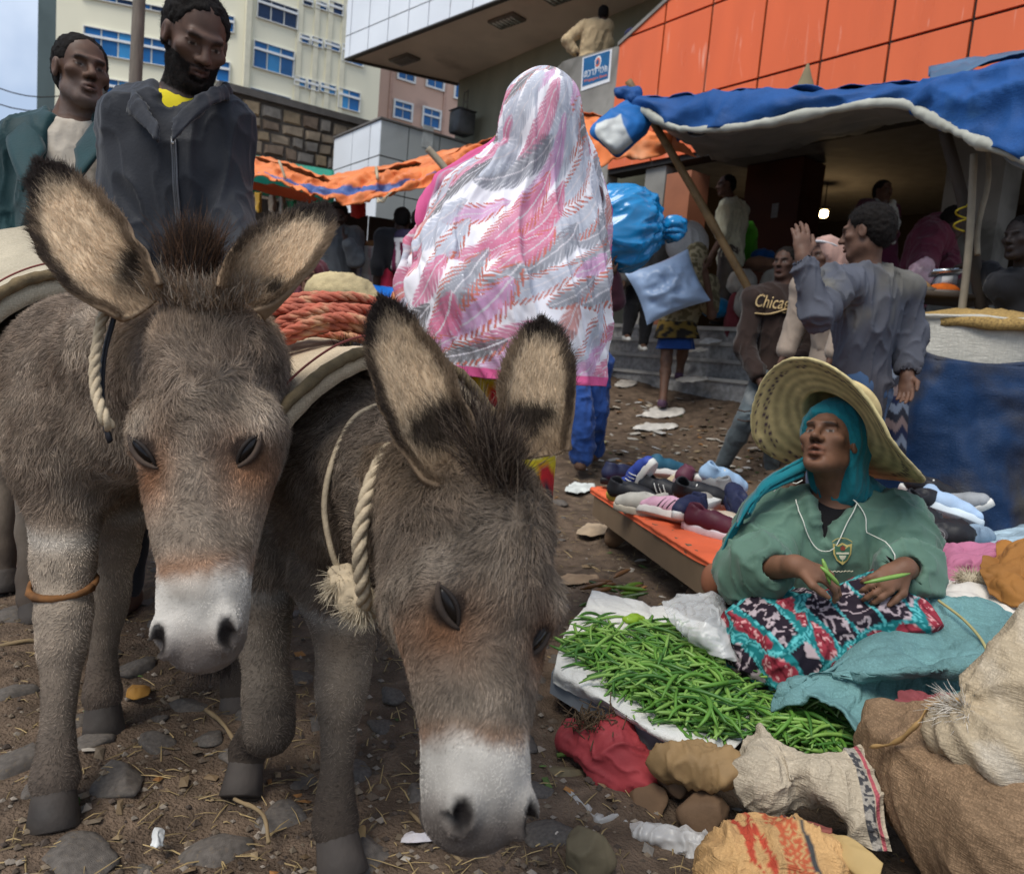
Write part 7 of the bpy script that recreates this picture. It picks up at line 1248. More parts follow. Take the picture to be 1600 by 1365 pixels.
gb = [HP(862, 1050, .105), HP(1015, 1142, .10), HP(1100, 1160, .10), HP(1180, 1040, .09), HP(930, 935, .09)]
obj('grey_board', (np.array([v for v in gb] + [v - A(0, 0, .055) for v in gb]), [(4, 3, 2, 1, 0), (5, 6, 7, 8, 9)] + [(i, (i + 1) % 5, 5 + (i + 1) % 5, 5 + i) for i in range(5)]), M('grey_card', (.20, .22, .24), .7, .2, 5, .2, 30), label='grey board propping up the edge of the white bean cloth', cat='board', smooth=False)
def inpoly(p, x, y):
    r = False; n = len(p)
    for i in range(n):
        (x0, y0), (x1, y1) = p[i], p[(i + 1) % n]
        if (y0 > y) != (y1 > y) and x < (x1 - x0) * (y - y0) / (y1 - y0) + x0: r = not r
    return r
def edist(p, x, y): 
    d = 1e9; n = len(p)
    for i in range(n):
        a, b = np.array(p[i], float), np.array(p[(i + 1) % n], float); t = np.clip(np.dot(A(x, y) - a, b - a) / np.dot(b - a, b - a), 0, 1); d = min(d, np.linalg.norm(a + (b - a) * t - A(x, y)))
    return d
heapA = [(878, 1010), (900, 985), (928, 962), (962, 975), (985, 1002), (998, 975), (1030, 968), (1070, 978), (1100, 1008), (1150, 1045), (1185, 1085), (1172, 1112), (1135, 1150), (1075, 1143), (1012, 1110), (955, 1075), (905, 1035)]
heapB = [(1192, 1112), (1216, 1092), (1262, 1086), (1312, 1108), (1346, 1148), (1362, 1172), (1308, 1186), (1246, 1168), (1205, 1142)]
PROT = []
for k in range(14):
    me_g = bean_geo(A(0, 0, 0), A(1, 0, 0), random.uniform(.095, .15), (random.uniform(-.24, .24), random.choice((0, .3, -.2))), random.uniform(.0036, .0050), 7, 6); PROT.append((me_g, M_BEAN[k % 3]))
PM = []
for g, m_ in PROT: me = mk_mesh('green_bean', *g); me.materials.append(m_); PM.append(me)
def beans(poly, n, z0, hmax, scale, near):
    out = []
    x0, x1 = min(p[0] for p in poly), max(p[0] for p in poly); y0, y1 = min(p[1] for p in poly), max(p[1] for p in poly)
    while len(out) < n:
        x, y = random.uniform(x0, x1), random.uniform(y0, y1)
        if not inpoly(poly, x, y): continue
        h = hmax * min(1, edist(poly, x, y) / 42) ** .7; lv = random.random() ** .45; out.append((HP(x, y, z0 + h * lv), lv, random.uniform(0, 6.28), random.uniform(-.22, .22), random.uniform(.8, 1.15) * scale, random.uniform(0, 6.28)))
    return out
A_ = beans(heapA, 820, .124, .055, 1.0, 0); B_ = beans(heapB, 300, .128, .05, .95, 0)
for _ in range(26): x, y = random.uniform(895, 1180), random.uniform(1000, 1160); inpoly([(890, 1000), (1000, 990), (1190, 1090), (1170, 1130), (1100, 1140), (900, 1035)], x, y) and A_.append((HP(x, y, .128), 1.0, random.uniform(0, 6.28), .05, 1.0, 0))
for _ in range(46): x, y = random.uniform(1208, 1300), random.uniform(1048, 1062); B_.append((HP(x, y, .17), .9, random.uniform(-.5, .5), .1, .9, 0))
ind, bulk = [], []
for L_, which in ((A_, 'A'), (B_, 'B')):
    L_.sort(key=lambda q: -q[1]); k = 205 if which == 'A' else 88; ind += [(q, which) for q in L_[:k]]; bulk += [(q, which) for q in L_[k:]]
def bmat(q): return Matrix.Translation(Vector(q[0])) @ Matrix.Rotation(q[2], 4, 'Z') @ Matrix.Rotation(q[3], 4, 'Y') @ Matrix.Rotation(q[5], 4, 'X') @ Matrix.Scale(q[4], 4)
for i, (q, w) in enumerate(ind):
    o = bpy.data.objects.new('green_bean', PM[i % 14]); COLL.objects.link(o); o.matrix_world = bmat(q)
    tagset(o, 'green bean lying on top of the heap on the white cloth' if w == 'A' else 'green bean lying at the mouth of the teal sack', 'bean', 'green beans on the white cloth' if w == 'A' else 'green beans at the teal sack')
for w, lb in (('A', 'mass of green beans underneath in the heap on the white cloth'), ('B', 'mass of green beans underneath at the mouth of the teal sack')):
    Vs, Fs, ci, n0 = [], [], [], 0
    for j, (q, ww) in enumerate([b for b in bulk if b[1] == w]):
        (V, F), m_ = PROT[j % 14]; Mx = np.array(bmat(q)); Vs.append(V @ Mx[:3, :3].T + Mx[:3, 3]); Fs += [tuple(a + n0 for a in f) for f in F]; n0 += len(V); ci.append(np.tile(A(*((.095, .225, .030), (.18, .32, .065), (.050, .145, .022))[j % 3]), (len(V), 1)))
    obj('bean_heap', (np.concatenate(Vs), Fs), M('bean_mass', rough=.45, var=.2, sc=20, attr=True, bump=.1, spec=.4), col=np.concatenate(ci), label=lb, cat='beans', kind='stuff')
# teal sack
M_TSACK = M('teal_sacking', (.15, .29, .29), .85, .25, 4, .4, 50, .15, weave=150, wamp=.18, stain=(.26, .36, .34), stsc=4, stth=.6)
pr = lambda *q: [P(*k) for k in q]
ctrl = [pr((1205, 1112, 1.64), (1262, 1083, 1.57), (1318, 1104, 1.52), (1346, 1142, 1.45), (1375, 1112, 1.46), (1440, 1108, 1.47), (1510, 1100, 1.47)), pr((1212, 1090, 1.66), (1272, 1060, 1.63), (1338, 1072, 1.58), (1374, 1082, 1.585), (1408, 1082, 1.60), (1455, 1080, 1.60), (1525, 1076, 1.58)), pr((1218, 1080, 1.66), (1285, 1046, 1.64), (1340, 1048, 1.58), (1385, 1050, 1.54), (1425, 1048, 1.52), (1470, 1044, 1.51), (1540, 1040, 1.50)), pr((1226, 1074, 1.72), (1294, 1038, 1.72), (1342, 1026, 1.68), (1388, 1024, 1.64), (1428, 1022, 1.62), (1472, 1022, 1.61), (1545, 1024, 1.58)), pr((1260, 1058, 1.78), (1320, 1018, 1.78), (1362, 996, 1.76), (1404, 986, 1.73), (1450, 985, 1.72), (1500, 990, 1.70), (1560, 1006, 1.66)), pr((1300, 1040, 1.86), (1342, 1002, 1.88), (1372, 974, 1.88), (1412, 950, 1.86), (1464, 936, 1.84), (1524, 940, 1.82), (1580, 966, 1.76)), pr((1310, 1045, 2.0), (1350, 1015, 2.0), (1390, 985, 2.0), (1425, 970, 2.0), (1480, 965, 2.0), (1540, 975, 1.95), (1595, 1000, 1.9))]
ts = thing('teal_sack', 'faded teal sack lying open with green beans spilling from its mouth', 'sack', P(1400, 1100, 1.6) * A(1, 1, 0)); sheet('sack_cloth', ctrl, 120, 170, .034, 5.5, 14, M_TSACK, .006, parent=ts)
sm = spline([P(1222, 1080, 1.665), P(1290, 1046, 1.66), P(1340, 1012, 1.78), P(1372, 982, 1.84), P(1412, 956, 1.83)], 50) + TOC * .012; obj('seam', ruffle(tube(sm, .0045, 6), .002, 90), M_TSACK, ts)
sm = spline([P(1462, 936, 1.82), P(1500, 965, 1.74), P(1530, 1000, 1.66), P(1545, 1040, 1.56)], 40) + TOC * .012; obj('yellow_stripe', tube(sm, .0035, 5), M('yellow_thread', (.40, .36, .16), .8), ts)
# small blue-grey corner by the bean mouth
# cream sack cloth folded in front
M_CSACK = M('cream_sacking', (.44, .37, .27), .92, .22, 5, .45, 60, .12, weave=130, wamp=.22, stain=(.30, .23, .15), stsc=5, stth=.60)
ctrl = [pr((1172, 1152, 1.53), (1190, 1132, 1.52), (1216, 1158, 1.49), (1262, 1186, 1.46), (1312, 1188, 1.44), (1352, 1172, 1.42)), pr((1142, 1180, 1.49), (1182, 1172, 1.455), (1228, 1200, 1.43), (1272, 1192, 1.405), (1322, 1194, 1.39), (1366, 1204, 1.37)), pr((1140, 1218, 1.46), (1180, 1218, 1.41), (1236, 1212, 1.42), (1284, 1222, 1.375), (1330, 1232, 1.36), (1378, 1240, 1.345)), pr((1152, 1248, 1.45), (1196, 1250, 1.41), (1246, 1232, 1.42), (1296, 1254, 1.365), (1338, 1278, 1.335), (1384, 1288, 1.315)), pr((1178, 1270, 1.46), (1214, 1268, 1.43), (1262, 1258, 1.43), (1306, 1272, 1.39), (1350, 1322, 1.315), (1394, 1330, 1.295))]
def csc(V, uv): 
    c = np.tile(A(.46, .39, .29), (len(V), 1)); b = np.abs(uv[:, 1] - .90); dd = (b < .035); c[dd] = np.where((noise(V, 160, 3) > 0)[dd, None], A(.06, .06, .065), A(.34, .31, .27)); c[np.abs(uv[:, 1] - .955) < .012] = A(.42, .10, .12); return c
cs = thing('cream_sack', 'crumpled cream sack with a dark woven stripe bunched before the beans', 'sack', P(1260, 1270, 1.4) * A(1, 1, 0)); sheet('sack_cloth', ctrl, 120, 150, .024, 10, 23, M('cream_sacking_striped', rough=.92, var=.2, sc=6, attr=True, bump=.5, bsc=60, spec=.12, weave=130, wamp=.2, stain=(.30, .23, .15), stsc=6, stth=.62), .005, parent=cs, colf=csc)
# burlap sack at the right, cream sack with tied mouth above it
M_BURL = M('burlap', (.30, .195, .115), .95, .25, 5, .45, 60, .08, weave=190, wamp=.38, stain=(.17, .11, .062), stsc=3, stth=.56, dist=.004)
S = Solid(); S.cap(P(1412, 1166, 1.42), P(1512, 1230, 1.33), .062, .138, .06); S.cap(P(1512, 1230, 1.33), P(1600, 1300, 1.24), .145, .17, .06); S.cap(P(1380, 1118, 1.45), P(1402, 1150, 1.43), .032, .05, .04); S.ell(P(1450, 1090, 1.48), (.09, .07, .04), None, .03, True)
t = thing('burlap_sack', 'bulging brown burlap sack at the right edge with a red cloth in its mouth', 'sack', P(1500, 1330, 1.3) * A(1, 1, 0)); g = S.mesh(.006); obj('sack_body', folds(g, .013, 7, 5, UPI - RIGHT * .3, .5), M_BURL, t)
ctrl = [pr((1392, 1110, 1.47), (1440, 1112, 1.44), (1490, 1140, 1.40)), pr((1400, 1088, 1.50), (1448, 1080, 1.47), (1500, 1096, 1.43)), pr((1420, 1090, 1.56), (1460, 1084, 1.54), (1510, 1090, 1.5))]
sheet('red_cloth', ctrl, 40, 50, .018, 12, 9, M('dull_red_cloth', (.24, .055, .060), .85, .25, 8), .005, 'dull red cloth stuffed into the mouth of the burlap sack', 'cloth')
obj('husk_string', ruffle(tube(spline(pr((1362, 1166, 1.345), (1398, 1160, 1.30), (1434, 1130, 1.27), (1454, 1102, 1.28), (1500, 1092, 1.25)), 30), np.linspace(.007, .004, 30), 6, .5), .002, 60), M('raffia', (.36, .22, .085), .8, .3, 20), label='twisted tan raffia strip tied from the burlap sack to the knotted sack', cat='string')
S = Solid(); kn = P(1512, 1118, 1.27); S.cap(kn, P(1578, 1078, 1.27), .024, .052, .04); S.cap(P(1578, 1078, 1.27), P(1668, 1010, 1.28), .056, .095, .05); S.cap(kn, P(1500, 1150, 1.25), .022, .04, .02); S.cap(P(1500, 1150, 1.25), P(1560, 1175, 1.20), .045, .055, .03); S.ell(P(1498, 1108, 1.265), (.028, .02, .018), None, .01)
V, F = S.mesh(.0055); d_ = V - kn; r_ = np.linalg.norm(d_, axis=1); a_ = np.arctan2(d_ @ nrm(UPI + RIGHT), d_ @ TOC); N = vnormals(V, F); V2 = V + N * ((1 - 2 * np.abs(np.sin(a_ * 6 + noise(V, 8, 3)))) * np.clip(.07 / (r_ + .07), 0, 1) * .011)[:, None]
t = thing('knotted_sack', 'pale woven sack tied with raffia, leaning in from the right edge', 'sack', P(1560, 1190, 1.25)); obj('sack_body', folds((V2, F), .007, 10, 8), M('pale_woven_sack', (.46, .37, .25), .85, .3, 4, .4, 60, .15, weave=140, wamp=.2, stain=(.55, .52, .46), stsc=3, stth=.5), t)
rr = RNG.normal(0, 1, (260, 3)); rr /= np.linalg.norm(rr, axis=1)[:, None]; hairs('frayed_mouth', t, P(1498, 1112, 1.25) + rr * .016, rr - RIGHT * .9, rr, RNG.uniform(.015, .05, 260), .0008, A(.60, .55, .47) * RNG.uniform(.6, 1.2, 260)[:, None], .3)
# orange printed sack and husks at the bottom
S = Solid(); S.ell(P(1205, 1372, 1.27), (.125, .10, .085), None, .03); S.ell(P(1255, 1350, 1.26), (.07, .07, .06), None, .03)
g = folds(S.mesh(.005), .014, 13, 7); V = g[0]; u_, v_ = V @ RIGHT, V @ UPI; c0 = P(1195, 1345, 1.2); du, dv = u_ - c0 @ RIGHT, v_ - c0 @ UPI; col = np.tile(A(.52, .31, .13), (len(V), 1)) * (1 + .2 * noise(V, 14, 2, 2))[:, None]; rr_ = np.sqrt((du / 1.0) ** 2 + (dv * .8) ** 2); col[(np.abs(rr_ - .014) < .0042) & (dv > -.012)] = A(.42, .06, .03); hs = (du > .035) & (du < .075) & (np.sin(u_ * 900) * np.sin(v_ * 900) > -.2); col[hs] = A(.45, .10, .04); col[(du > .078) & (du < .086)] = A(.05, .05, .05)
obj('printed_sack', g, M('printed_sacking', rough=.9, var=.15, attr=True, bump=.5, bsc=60, weave=120, wamp=.15), col=col, label='orange tan printed sack crumpled at the bottom edge', cat='sack')
for k, (ctrl, lb) in enumerate((([pr((1290, 1302, 1.27), (1330, 1310, 1.24), (1380, 1350, 1.19)), pr((1284, 1325, 1.25), (1322, 1345, 1.21), (1368, 1385, 1.16)), pr((1290, 1350, 1.25), (1318, 1372, 1.22), (1350, 1400, 1.18))], 'large dry tan husk leaf lying on the printed sack'), ([pr((1196, 1300, 1.36), (1240, 1276, 1.36), (1300, 1290, 1.33)), pr((1196, 1306, 1.33), (1240, 1290, 1.32), (1300, 1300, 1.30)), pr((1206, 1316, 1.35), (1244, 1306, 1.33), (1296, 1312, 1.31))], 'dark red cloth roll between the cream sack and printed sack'))):
    sheet(('husk_leaf', 'red_cloth_roll')[k], ctrl, 34, 40, (.006, .012)[k], 12, 30 + k, M(('dry_husk', 'dark_red_roll')[k], ((.42, .29, .12), (.22, .065, .05))[k], .75, .25, 8, .3, 40, stretch=(1, 1, 1)), .004, lb, ('leaf', 'cloth')[k])
# red bag, brown wrapped bundle, stones, plastic film
S = Solid(); S.cap(P(895, 1148, 1.70), P(960, 1178, 1.63), .030, .058, .03); S.cap(P(960, 1178, 1.63), P(1000, 1206, 1.60), .060, .045, .03); S.cap(P(940, 1195, 1.62), P(990, 1222, 1.59), .03, .03, .03)
obj('red_bag', folds(S.mesh(.0045), .016, 13, 4, nrm(RIGHT - UPI * .6), .5), M('brick_red_bag', (.34, .045, .050), .7, .25, 8, .4, 40, .25), label='crumpled brick red bag stuffed under the edge of the white bean cloth', cat='bag')
rr = RNG.normal(0, 1, (500, 3)); obj('root_clump', merge([tube(spline([P(930, 1130, 1.66) + r_ * A(.03, .02, .008), P(930, 1130, 1.66) + r_ * A(.035, .02, .01) + A(*RNG.normal(0, .012, 3)), P(930, 1130, 1.66) + r_ * A(.03, .025, .01) + A(*RNG.normal(0, .02, 3))], 5), .0013, 4) for r_ in rr[:140]]), M('root_brown', (.10, .065, .035), .95), label='tangled clump of dry roots on top of the red bag', cat='roots', kind='stuff')
S = Solid(); S.cap(P(1040, 1192, 1.52), P(1128, 1204, 1.47), .032, .036, .03); S.ell(P(1090, 1188, 1.50), (.07, .04, .03)); obj('brown_bundle', folds(S.mesh(.0045), .012, 16, 6), M('brown_paper', (.27, .17, .075), .75, .3, 9, .4, 40), label='brown wrapped bundle tucked under the white cloth beside the red bag', cat='bundle')
def rock(c, r, seed, flat=.75, sub=18, sharp=.25, rot=0.):
    a = np.linspace(0, math.pi, sub); b = np.arange(sub + 4) * 2 * math.pi / (sub + 4); Rg = np.stack([np.stack((np.sin(p) * np.cos(b), np.sin(p) * np.sin(b), np.full(len(b), np.cos(p))), -1) for p in np.clip(a, .02, math.pi - .02)])
    for k in range(13):
        n = nrm(RNG.normal(0, 1, 3)); d = Rg @ n; lim = RNG.uniform(.55, .80); Rg = Rg - n * np.maximum(d - lim, 0)[..., None] * .9
    Rg = Rg * (1 + .10 * noise(Rg, 1.8, seed, 3))[..., None]; Rz = np.array(Matrix.Rotation(rot, 3, 'Z')); Rg = (Rg * np.asarray(r) * A(1, 1, flat)) @ Rz.T + c; return loft(Rg)
M_ROCK = M('brown_field_stone', (.155, .095, .055), .9, .4, 7, .6, 50, .2, stain=(.09, .06, .04), stsc=7, stth=.55); M_ROCKG = M('olive_stone', (.155, .125, .075), .9, .35, 8, .6, 50, .2, stain=(.07, .06, .035), stsc=9, stth=.55)
for (x, y, d, r, m_, lb, sd) in ((1102, 1268, 1.47, (.062, .055, .06), M_ROCK, 'squarish brown stone beneath the brown bundle', 1), (1012, 1254, 1.55, (.055, .05, .055), M_ROCK, 'rough brown stone under the tip of the red bag', 2), (884, 1222, 1.62, (.062, .05, .04), M_ROCKG, 'rounded tan stone beside the muzzle of the lowered donkey', 3), (918, 1342, 1.30, (.055, .05, .06), M_ROCKG, 'pointed olive grey stone at the bottom edge near the donkey muzzle', 4), (1060, 1215, 1.56, (.06, .05, .06), M_ROCK, 'dark brown stone between the red bag and brown bundle', 5)):
    obj('stone', rock(P(x, y, d), r, sd, 1.0, 22, rot=sd), m_, label=lb, cat='stone')
M_FILM = M('cloudy_plastic', (.62, .60, .57), .3, .15, 6, .4, 25, .5, alpha=.52)
sheet('plastic_film', [pr((846, 1236, 1.56), (880, 1238, 1.55), (935, 1262, 1.50), (1000, 1288, 1.46), (1080, 1300, 1.43), (1160, 1290, 1.42)), pr((846, 1258, 1.52), (890, 1272, 1.49), (945, 1292, 1.46), (1010, 1306, 1.42), (1085, 1316, 1.39), (1165, 1322, 1.36)), pr((850, 1282, 1.51), (900, 1300, 1.49), (955, 1318, 1.46), (1020, 1318, 1.43), (1090, 1340, 1.38), (1170, 1350, 1.35))], 70, 120, .020, 11, 44, M_FILM, .002, 'cloudy clear plastic film trailing over the ground in front of the stones', 'plastic', fine=.8)
sheet('plastic_bag', [pr((1036, 945, 2.12), (1070, 930, 2.12), (1110, 922, 2.1), (1132, 934, 2.08)), pr((1044, 965, 2.0), (1080, 960, 1.98), (1120, 958, 1.96), (1140, 972, 1.96)), pr((1062, 985, 1.96), (1096, 992, 1.92), (1128, 998, 1.9), (1150, 1008, 1.9)), pr((1090, 1000, 1.95), (1116, 1018, 1.9), (1140, 1032, 1.87), (1158, 1036, 1.87))], 60, 60, .014, 10, 51, M('clear_bag_plastic', (.62, .63, .63), .22, .12, 6, .4, 22, .6, alpha=.40), .002, 'crumpled clear plastic bag lying beside the patterned skirt', 'plastic bag', fine=.9)
# chillies behind the bean cloth
M_CH = [M('chilli_%s' % n, c, .35, .25, 20, .1, 40, .5) for n, c in (('green', (.11, .20, .02)), ('brown', (.16, .07, .02)), ('dark', (.035, .075, .012)))]
for k in range(17): 
    x, y = random.uniform(925, 992), random.uniform(895, 946); c0 = HP(x, y, .06 + .03 * random.random()); kk = k % 3; o = obj('chilli', bean_geo(c0, A(random.uniform(.4, 1), random.uniform(-.2, .8), random.uniform(-.1, .2)), random.uniform(.08, .13), (random.uniform(-.1, .1), .3), random.uniform(.007, .011)), M_CH[kk], label='long %s chilli in the small bunch behind the white bean cloth' % ('bright green', 'reddish brown', 'dark green')[kk], cat='chilli', group='chillies bunched behind the bean cloth')
obj('pepper', ruffle(Solid().ell(HP(984, 968, .15), (.022, .018, .014)).ell(HP(996, 966, .15), (.02, .016, .014)).mesh(.004), .004, 60, 2), M('bright_pepper', (.22, .36, .03), .35), label='bright yellow green pepper at the far edge of the bean heap', cat='pepper')
# ---- shoe display
fl_, fr_ = HP(933, 764, .26), HP(1128, 884, .26); dv = nrm(fr_ - fl_); bk = A(-dv[1], dv[0], 0); bk = bk if bk[1] > 0 else -bk
t = thing('display_board', 'low brown board table covered with an orange sheet, carrying shoes', 'table', (fl_ + fr_) / 2 * A(1, 1, 0))
M_CARD = M('brown_board', (.155, .105, .062), .85, .2, 4, .25, 40); W2 = .62
q = [fl_, fr_ + dv * .1, fr_ + dv * .1 + bk * W2, fl_ + bk * W2]
obj('side_board', hexa([v - A(0, 0, .135) for v in (fl_ - bk * .012, fr_ - bk * .012 - dv * .05, fr_ - dv * .05, fl_)] + [v - A(0, 0, .012) for v in (fl_ - bk * .0125, fr_ - bk * .0125 - dv * .05, fr_ - dv * .05, fl_)]), M_CARD, t, smooth=False)
obj('end_board', hexa([v - A(0, 0, .135) for v in (fl_, fl_ + dv * .012, fl_ + bk * W2 + dv * .012, fl_ + bk * W2)] + [v - A(0, 0, .012) for v in (fl_, fl_ + dv * .012, fl_ + bk * W2 + dv * .012, fl_ + bk * W2)]), M_CARD, t, smooth=False)
obj('top_board', hexa([v - A(0, 0, .012) for v in q] + [v - A(0, 0, .001) for v in q]), M_CARD, t, smooth=False)
for s_ in (.12, 1.05):
    for b_ in (.08, .5): c0 = fl_ + dv * s_ + bk * b_; obj('foot', rock(A(c0[0], c0[1], .06), (.07, .06, .075), int(s_ * 10 + b_ * 10), 1.0, 10), M_ROCK, t)
Ln = np.linalg.norm(fr_ - fl_); ctrl = [[fl_ - bk * .02 + dv * (Ln + .02) * s_ - A(0, 0, .028 - .02 * (s_ > .9)) for s_ in np.linspace(-.03, 1.03, 7)], [fl_ + dv * Ln * s_ + bk * .01 + A(0, 0, .004) for s_ in np.linspace(-.03, 1.03, 7)], [fl_ + dv * Ln * s_ + bk * .3 + A(0, 0, .004) for s_ in np.linspace(-.03, 1.03, 7)], [fl_ + dv * Ln * s_ + bk * W2 + A(0, 0, .002) for s_ in np.linspace(-.03, 1.03, 7)]]
sheet('orange_sheet', ctrl, 60, 100, .008, 7, 61, M('orange_sheet', (.66, .12, .045), .65, .15, 4, .25, 30), .004, parent=t)
sheet('orange_sheet', [pr((1100, 868, 2.62), (1130, 884, 2.50), (1150, 900, 2.42)), pr((1106, 884, 2.58), (1130, 896, 2.48), (1146, 916, 2.4)), pr((1112, 896, 2.56), (1128, 912, 2.48), (1140, 930, 2.42))], 20, 20, .008, 12, 63, M('orange_sheet'), .004, parent=t)
S = Solid(); S.chain([A(.105, 0, .026), A(.06, 0, .036), A(.0, 0, .042), A(-.085, 0, .042)], [.033, .038, .040, .038], .02); S.cap(A(-.088, 0, .05), A(-.08, 0, .085), .036, .033, .02); S.cap(A(-.02, 0, .06), A(.03, 0, .05), .034, .026, .02); S.cap(A(-.10, 0, .135), A(-.03, 0, .105), .030, .027, .008, True); S.cap(A(-.075, 0, .12), A(-.075, 0, .055), .024, .024, .008, True); S.cut(A(0, 0, .014), -UPZ); SH_UP = S.mesh(.0042)
b_ = np.linspace(0, 2 * math.pi, 33)[:-1]; ox = np.cos(b_) * .142 + .004; oy = np.sin(b_) * (.041 + .007 * np.cos(b_)) * (1 - .12 * np.exp(-((ox + .01) / .04) ** 2)); SH_SO = loft([np.stack((ox * k, oy * k, 0 * ox + z), -1) for z, k in ((-.012, .93), (-.009, .99), (.012, 1.0), (.021, .985), (.022, .9))])
SH_LA = merge([tube(spline([A(x, -.028, .055), A(x + .004, 0, .086 - (x + .02) * .35), A(x, .028, .055)], 7), .0045, 5) for x in (-.018, .0, .018, .036)]); SH_ST = merge([tube(spline([A(x, s_ * .040, .022), A(x - .012, s_ * .0425, .045), A(x - .024, s_ * .036, .068)], 6), .0042, 5, .6) for x in (.03, .008, -.014) for s_ in (-1, 1)])
def shoe(c, yaw, pitch, roll, up, so, la=None, st_=None, label='', k=1.0):
    Mx = np.array(Matrix.Rotation(yaw, 3, 'Z') @ Matrix.Rotation(pitch, 3, 'Y') @ Matrix.Rotation(roll, 3, 'X')); tr = lambda g: ((g[0] * k) @ Mx.T + c, g[1]); t = thing('shoe', label, 'shoe', c, 'secondhand shoes')
    mk = lambda cc, kind: M('shoe_%s_%d_%d_%d' % (kind, cc[0] * 999, cc[1] * 999, cc[2] * 999), cc, .6, .2, 14, .2, 80)
    obj('upper', tr(SH_UP), mk(up, 'upper'), t); obj('sole', tr(SH_SO), mk(so, 'sole'), t)
    if la: obj('laces', tr(SH_LA), mk(la, 'lace'), t)
    if st_: obj('stripes', tr(SH_ST), mk(st_, 'stripe'), t)
WH, CRM, NVY, BLK = (.62, .61, .57), (.52, .46, .36), (.016, .020, .055), (.014, .014, .017)
for (x, y, z, yw, pi_, ro, up, so, la, st_, lb) in ((972, 752, .30, .5, 0, 0, NVY, BLK, None, None, 'plain navy black slip on shoe at the far left end of the display'), (1004, 752, .36, -1.2, -.9, .35, (.03, .06, .30), WH, None, WH, 'royal blue shoe with white stripes tilted up on its heel'), (1036, 778, .305, -.55, 0, 0, BLK, (.55, .52, .47), None, WH, 'black shoe with bold white stripes and thick pale sole'), (1048, 742, .33, .35, .1, -.5, (.02, .09, .14), WH, WH, None, 'teal and white trainer lying behind the striped black shoe'), (1082, 758, .33, -.9, .2, 2.2, (.40, .32, .20), CRM, None, None, 'upturned shoe showing its cream sole'), (1040, 806, .285, 2.4, 0, .5, (.60, .33, .42), (.6, .55, .50), None, BLK, 'pink shoe with a black and white strap and pale sole'), (1076, 806, .30, -2.2, -.12, 0, NVY, WH, WH, None, 'navy canvas shoe with white laces standing at the front'), (1112, 792, .32, -2.3, .1, 1.3, (.30, .27, .23), WH, None, None, 'grey shoe lying on its side with white sole outwards'), (1128, 818, .285, 2.6, 0, 1.5, (.45, .36, .27), (.58, .53, .44), None, None, 'beige slip on lying on its side at the front right'), (1112, 832, .275, -.75, 0, 0, (.07, .010, .022), (.60, .55, .58), WH, None, 'maroon shoe with a pale rim lowest at the front right'), (1110, 768, .34, 2.2, -.1, -.3, (.20, .20, .20), WH, WH, None, 'grey and white trainer near the teal scarf fringe'), (1124, 758, .37, .2, .2, .4, (.30, .44, .60), WH, WH, None, 'pale blue trainer at the back of the pile'), (1094, 780, .33, -.4, 0, .6, BLK, WH, WH, None, 'black laced trainer with white sole in the middle of the pile'), (1146, 792, .33, 1.5, -.4, .2, NVY, NVY, None, None, 'dark navy shoe standing up beside the green sleeve'), (988, 782, .275, -.6, 0, .3, BLK, (.40, .30, .05), None, None, 'black shoe with a yellow line along its sole'), (1004, 800, .27, 2.5, 0, 0, (.45, .42, .36), CRM, None, None, 'cream shoe half under the striped black shoe'), (1064, 752, .36, 1.2, 0, .5, (.11, .03, .05), (.35, .25, .25), None, None, 'plum shoe wedged behind the black trainer')):
    c0 = HP(x, y, z); shoe(c0, yw, pi_, ro, up, so, la, st_, lb, .98)
# right-hand heap behind the seller
for (x, y, d, yw, pi_, ro, up, so, la, st_, lb) in ((1436, 790, 2.75, .4, -.2, .5, BLK, WH, None, None, 'black shoe with white sole under the lower tip of the straw hat'), (1452, 776, 2.9, -.3, .2, .3, BLK, WH, WH, None, 'white rimmed black shoe behind the straw hat brim'), (1478, 802, 2.7, -.5, .2, -.6, (.34, .46, .62), (.55, .62, .66), WH, None, 'pale blue canvas shoe on top of the black bag'), (1500, 800, 2.8, -.9, -.5, .4, (.28, .29, .30), WH, None, None, 'grey shoe propped up behind the pale blue canvas shoe'), (1520, 852, 2.55, .6, 0, .2, (.22, .30, .38), (.5, .52, .52), None, None, 'faded denim shoe at the right of the black bag')): shoe(P(x, y, d), yw, pi_, ro, up, so, la, st_, lb, .85)
t = thing('black_bag', 'rounded black bag with a circular badge beside the green sleeve', 'bag', P(1475, 850, 2.5)); S = Solid(); S.cap(P(1450, 836, 2.52), P(1495, 836, 2.5), .055, .055, .03); S.ell(P(1440, 812, 2.6), (.07, .06, .05)); obj('bag_body', folds(S.mesh(.007), .006, 12, 3), M('black_nylon', (.012, .012, .014), .5, .2, 8), t)
bd = P(1467, 836, 2.435); nb = nrm(CAM - bd); u1 = nrm(np.cross(UPZ, nb)); u2 = np.cross(nb, u1); rg_ = lambda r, o: np.array([bd + nb * o + (u1 * math.cos(q) + u2 * math.sin(q)) * r for q in np.arange(24) * math.pi / 12])
obj('badge', loft([rg_(.026, -.02), rg_(.026, .004), rg_(.022, .007), rg_(.002, .006)]), M('badge_grey', (.05, .05, .052), .5), t); obj('badge_ring', tube(np.concatenate((rg_(.017, .0075), rg_(.017, .0075)[:1])), .0012, 5), M('badge_line', (.28, .28, .28), .5), t); obj('badge_mark', tube(spline([bd + nb * .008 + u1 * -.004 + u2 * .007, bd + nb * .008 - u1 * -.003 + u2 * .004, bd + nb * .008 + u1 * .003, bd + nb * .008 - u1 * .001 - u2 * .006, bd + nb * .008 - u1 * .004 - u2 * .002, bd + nb * .008 + u1 * .001], 14), .0013, 5), M('badge_line'), t)
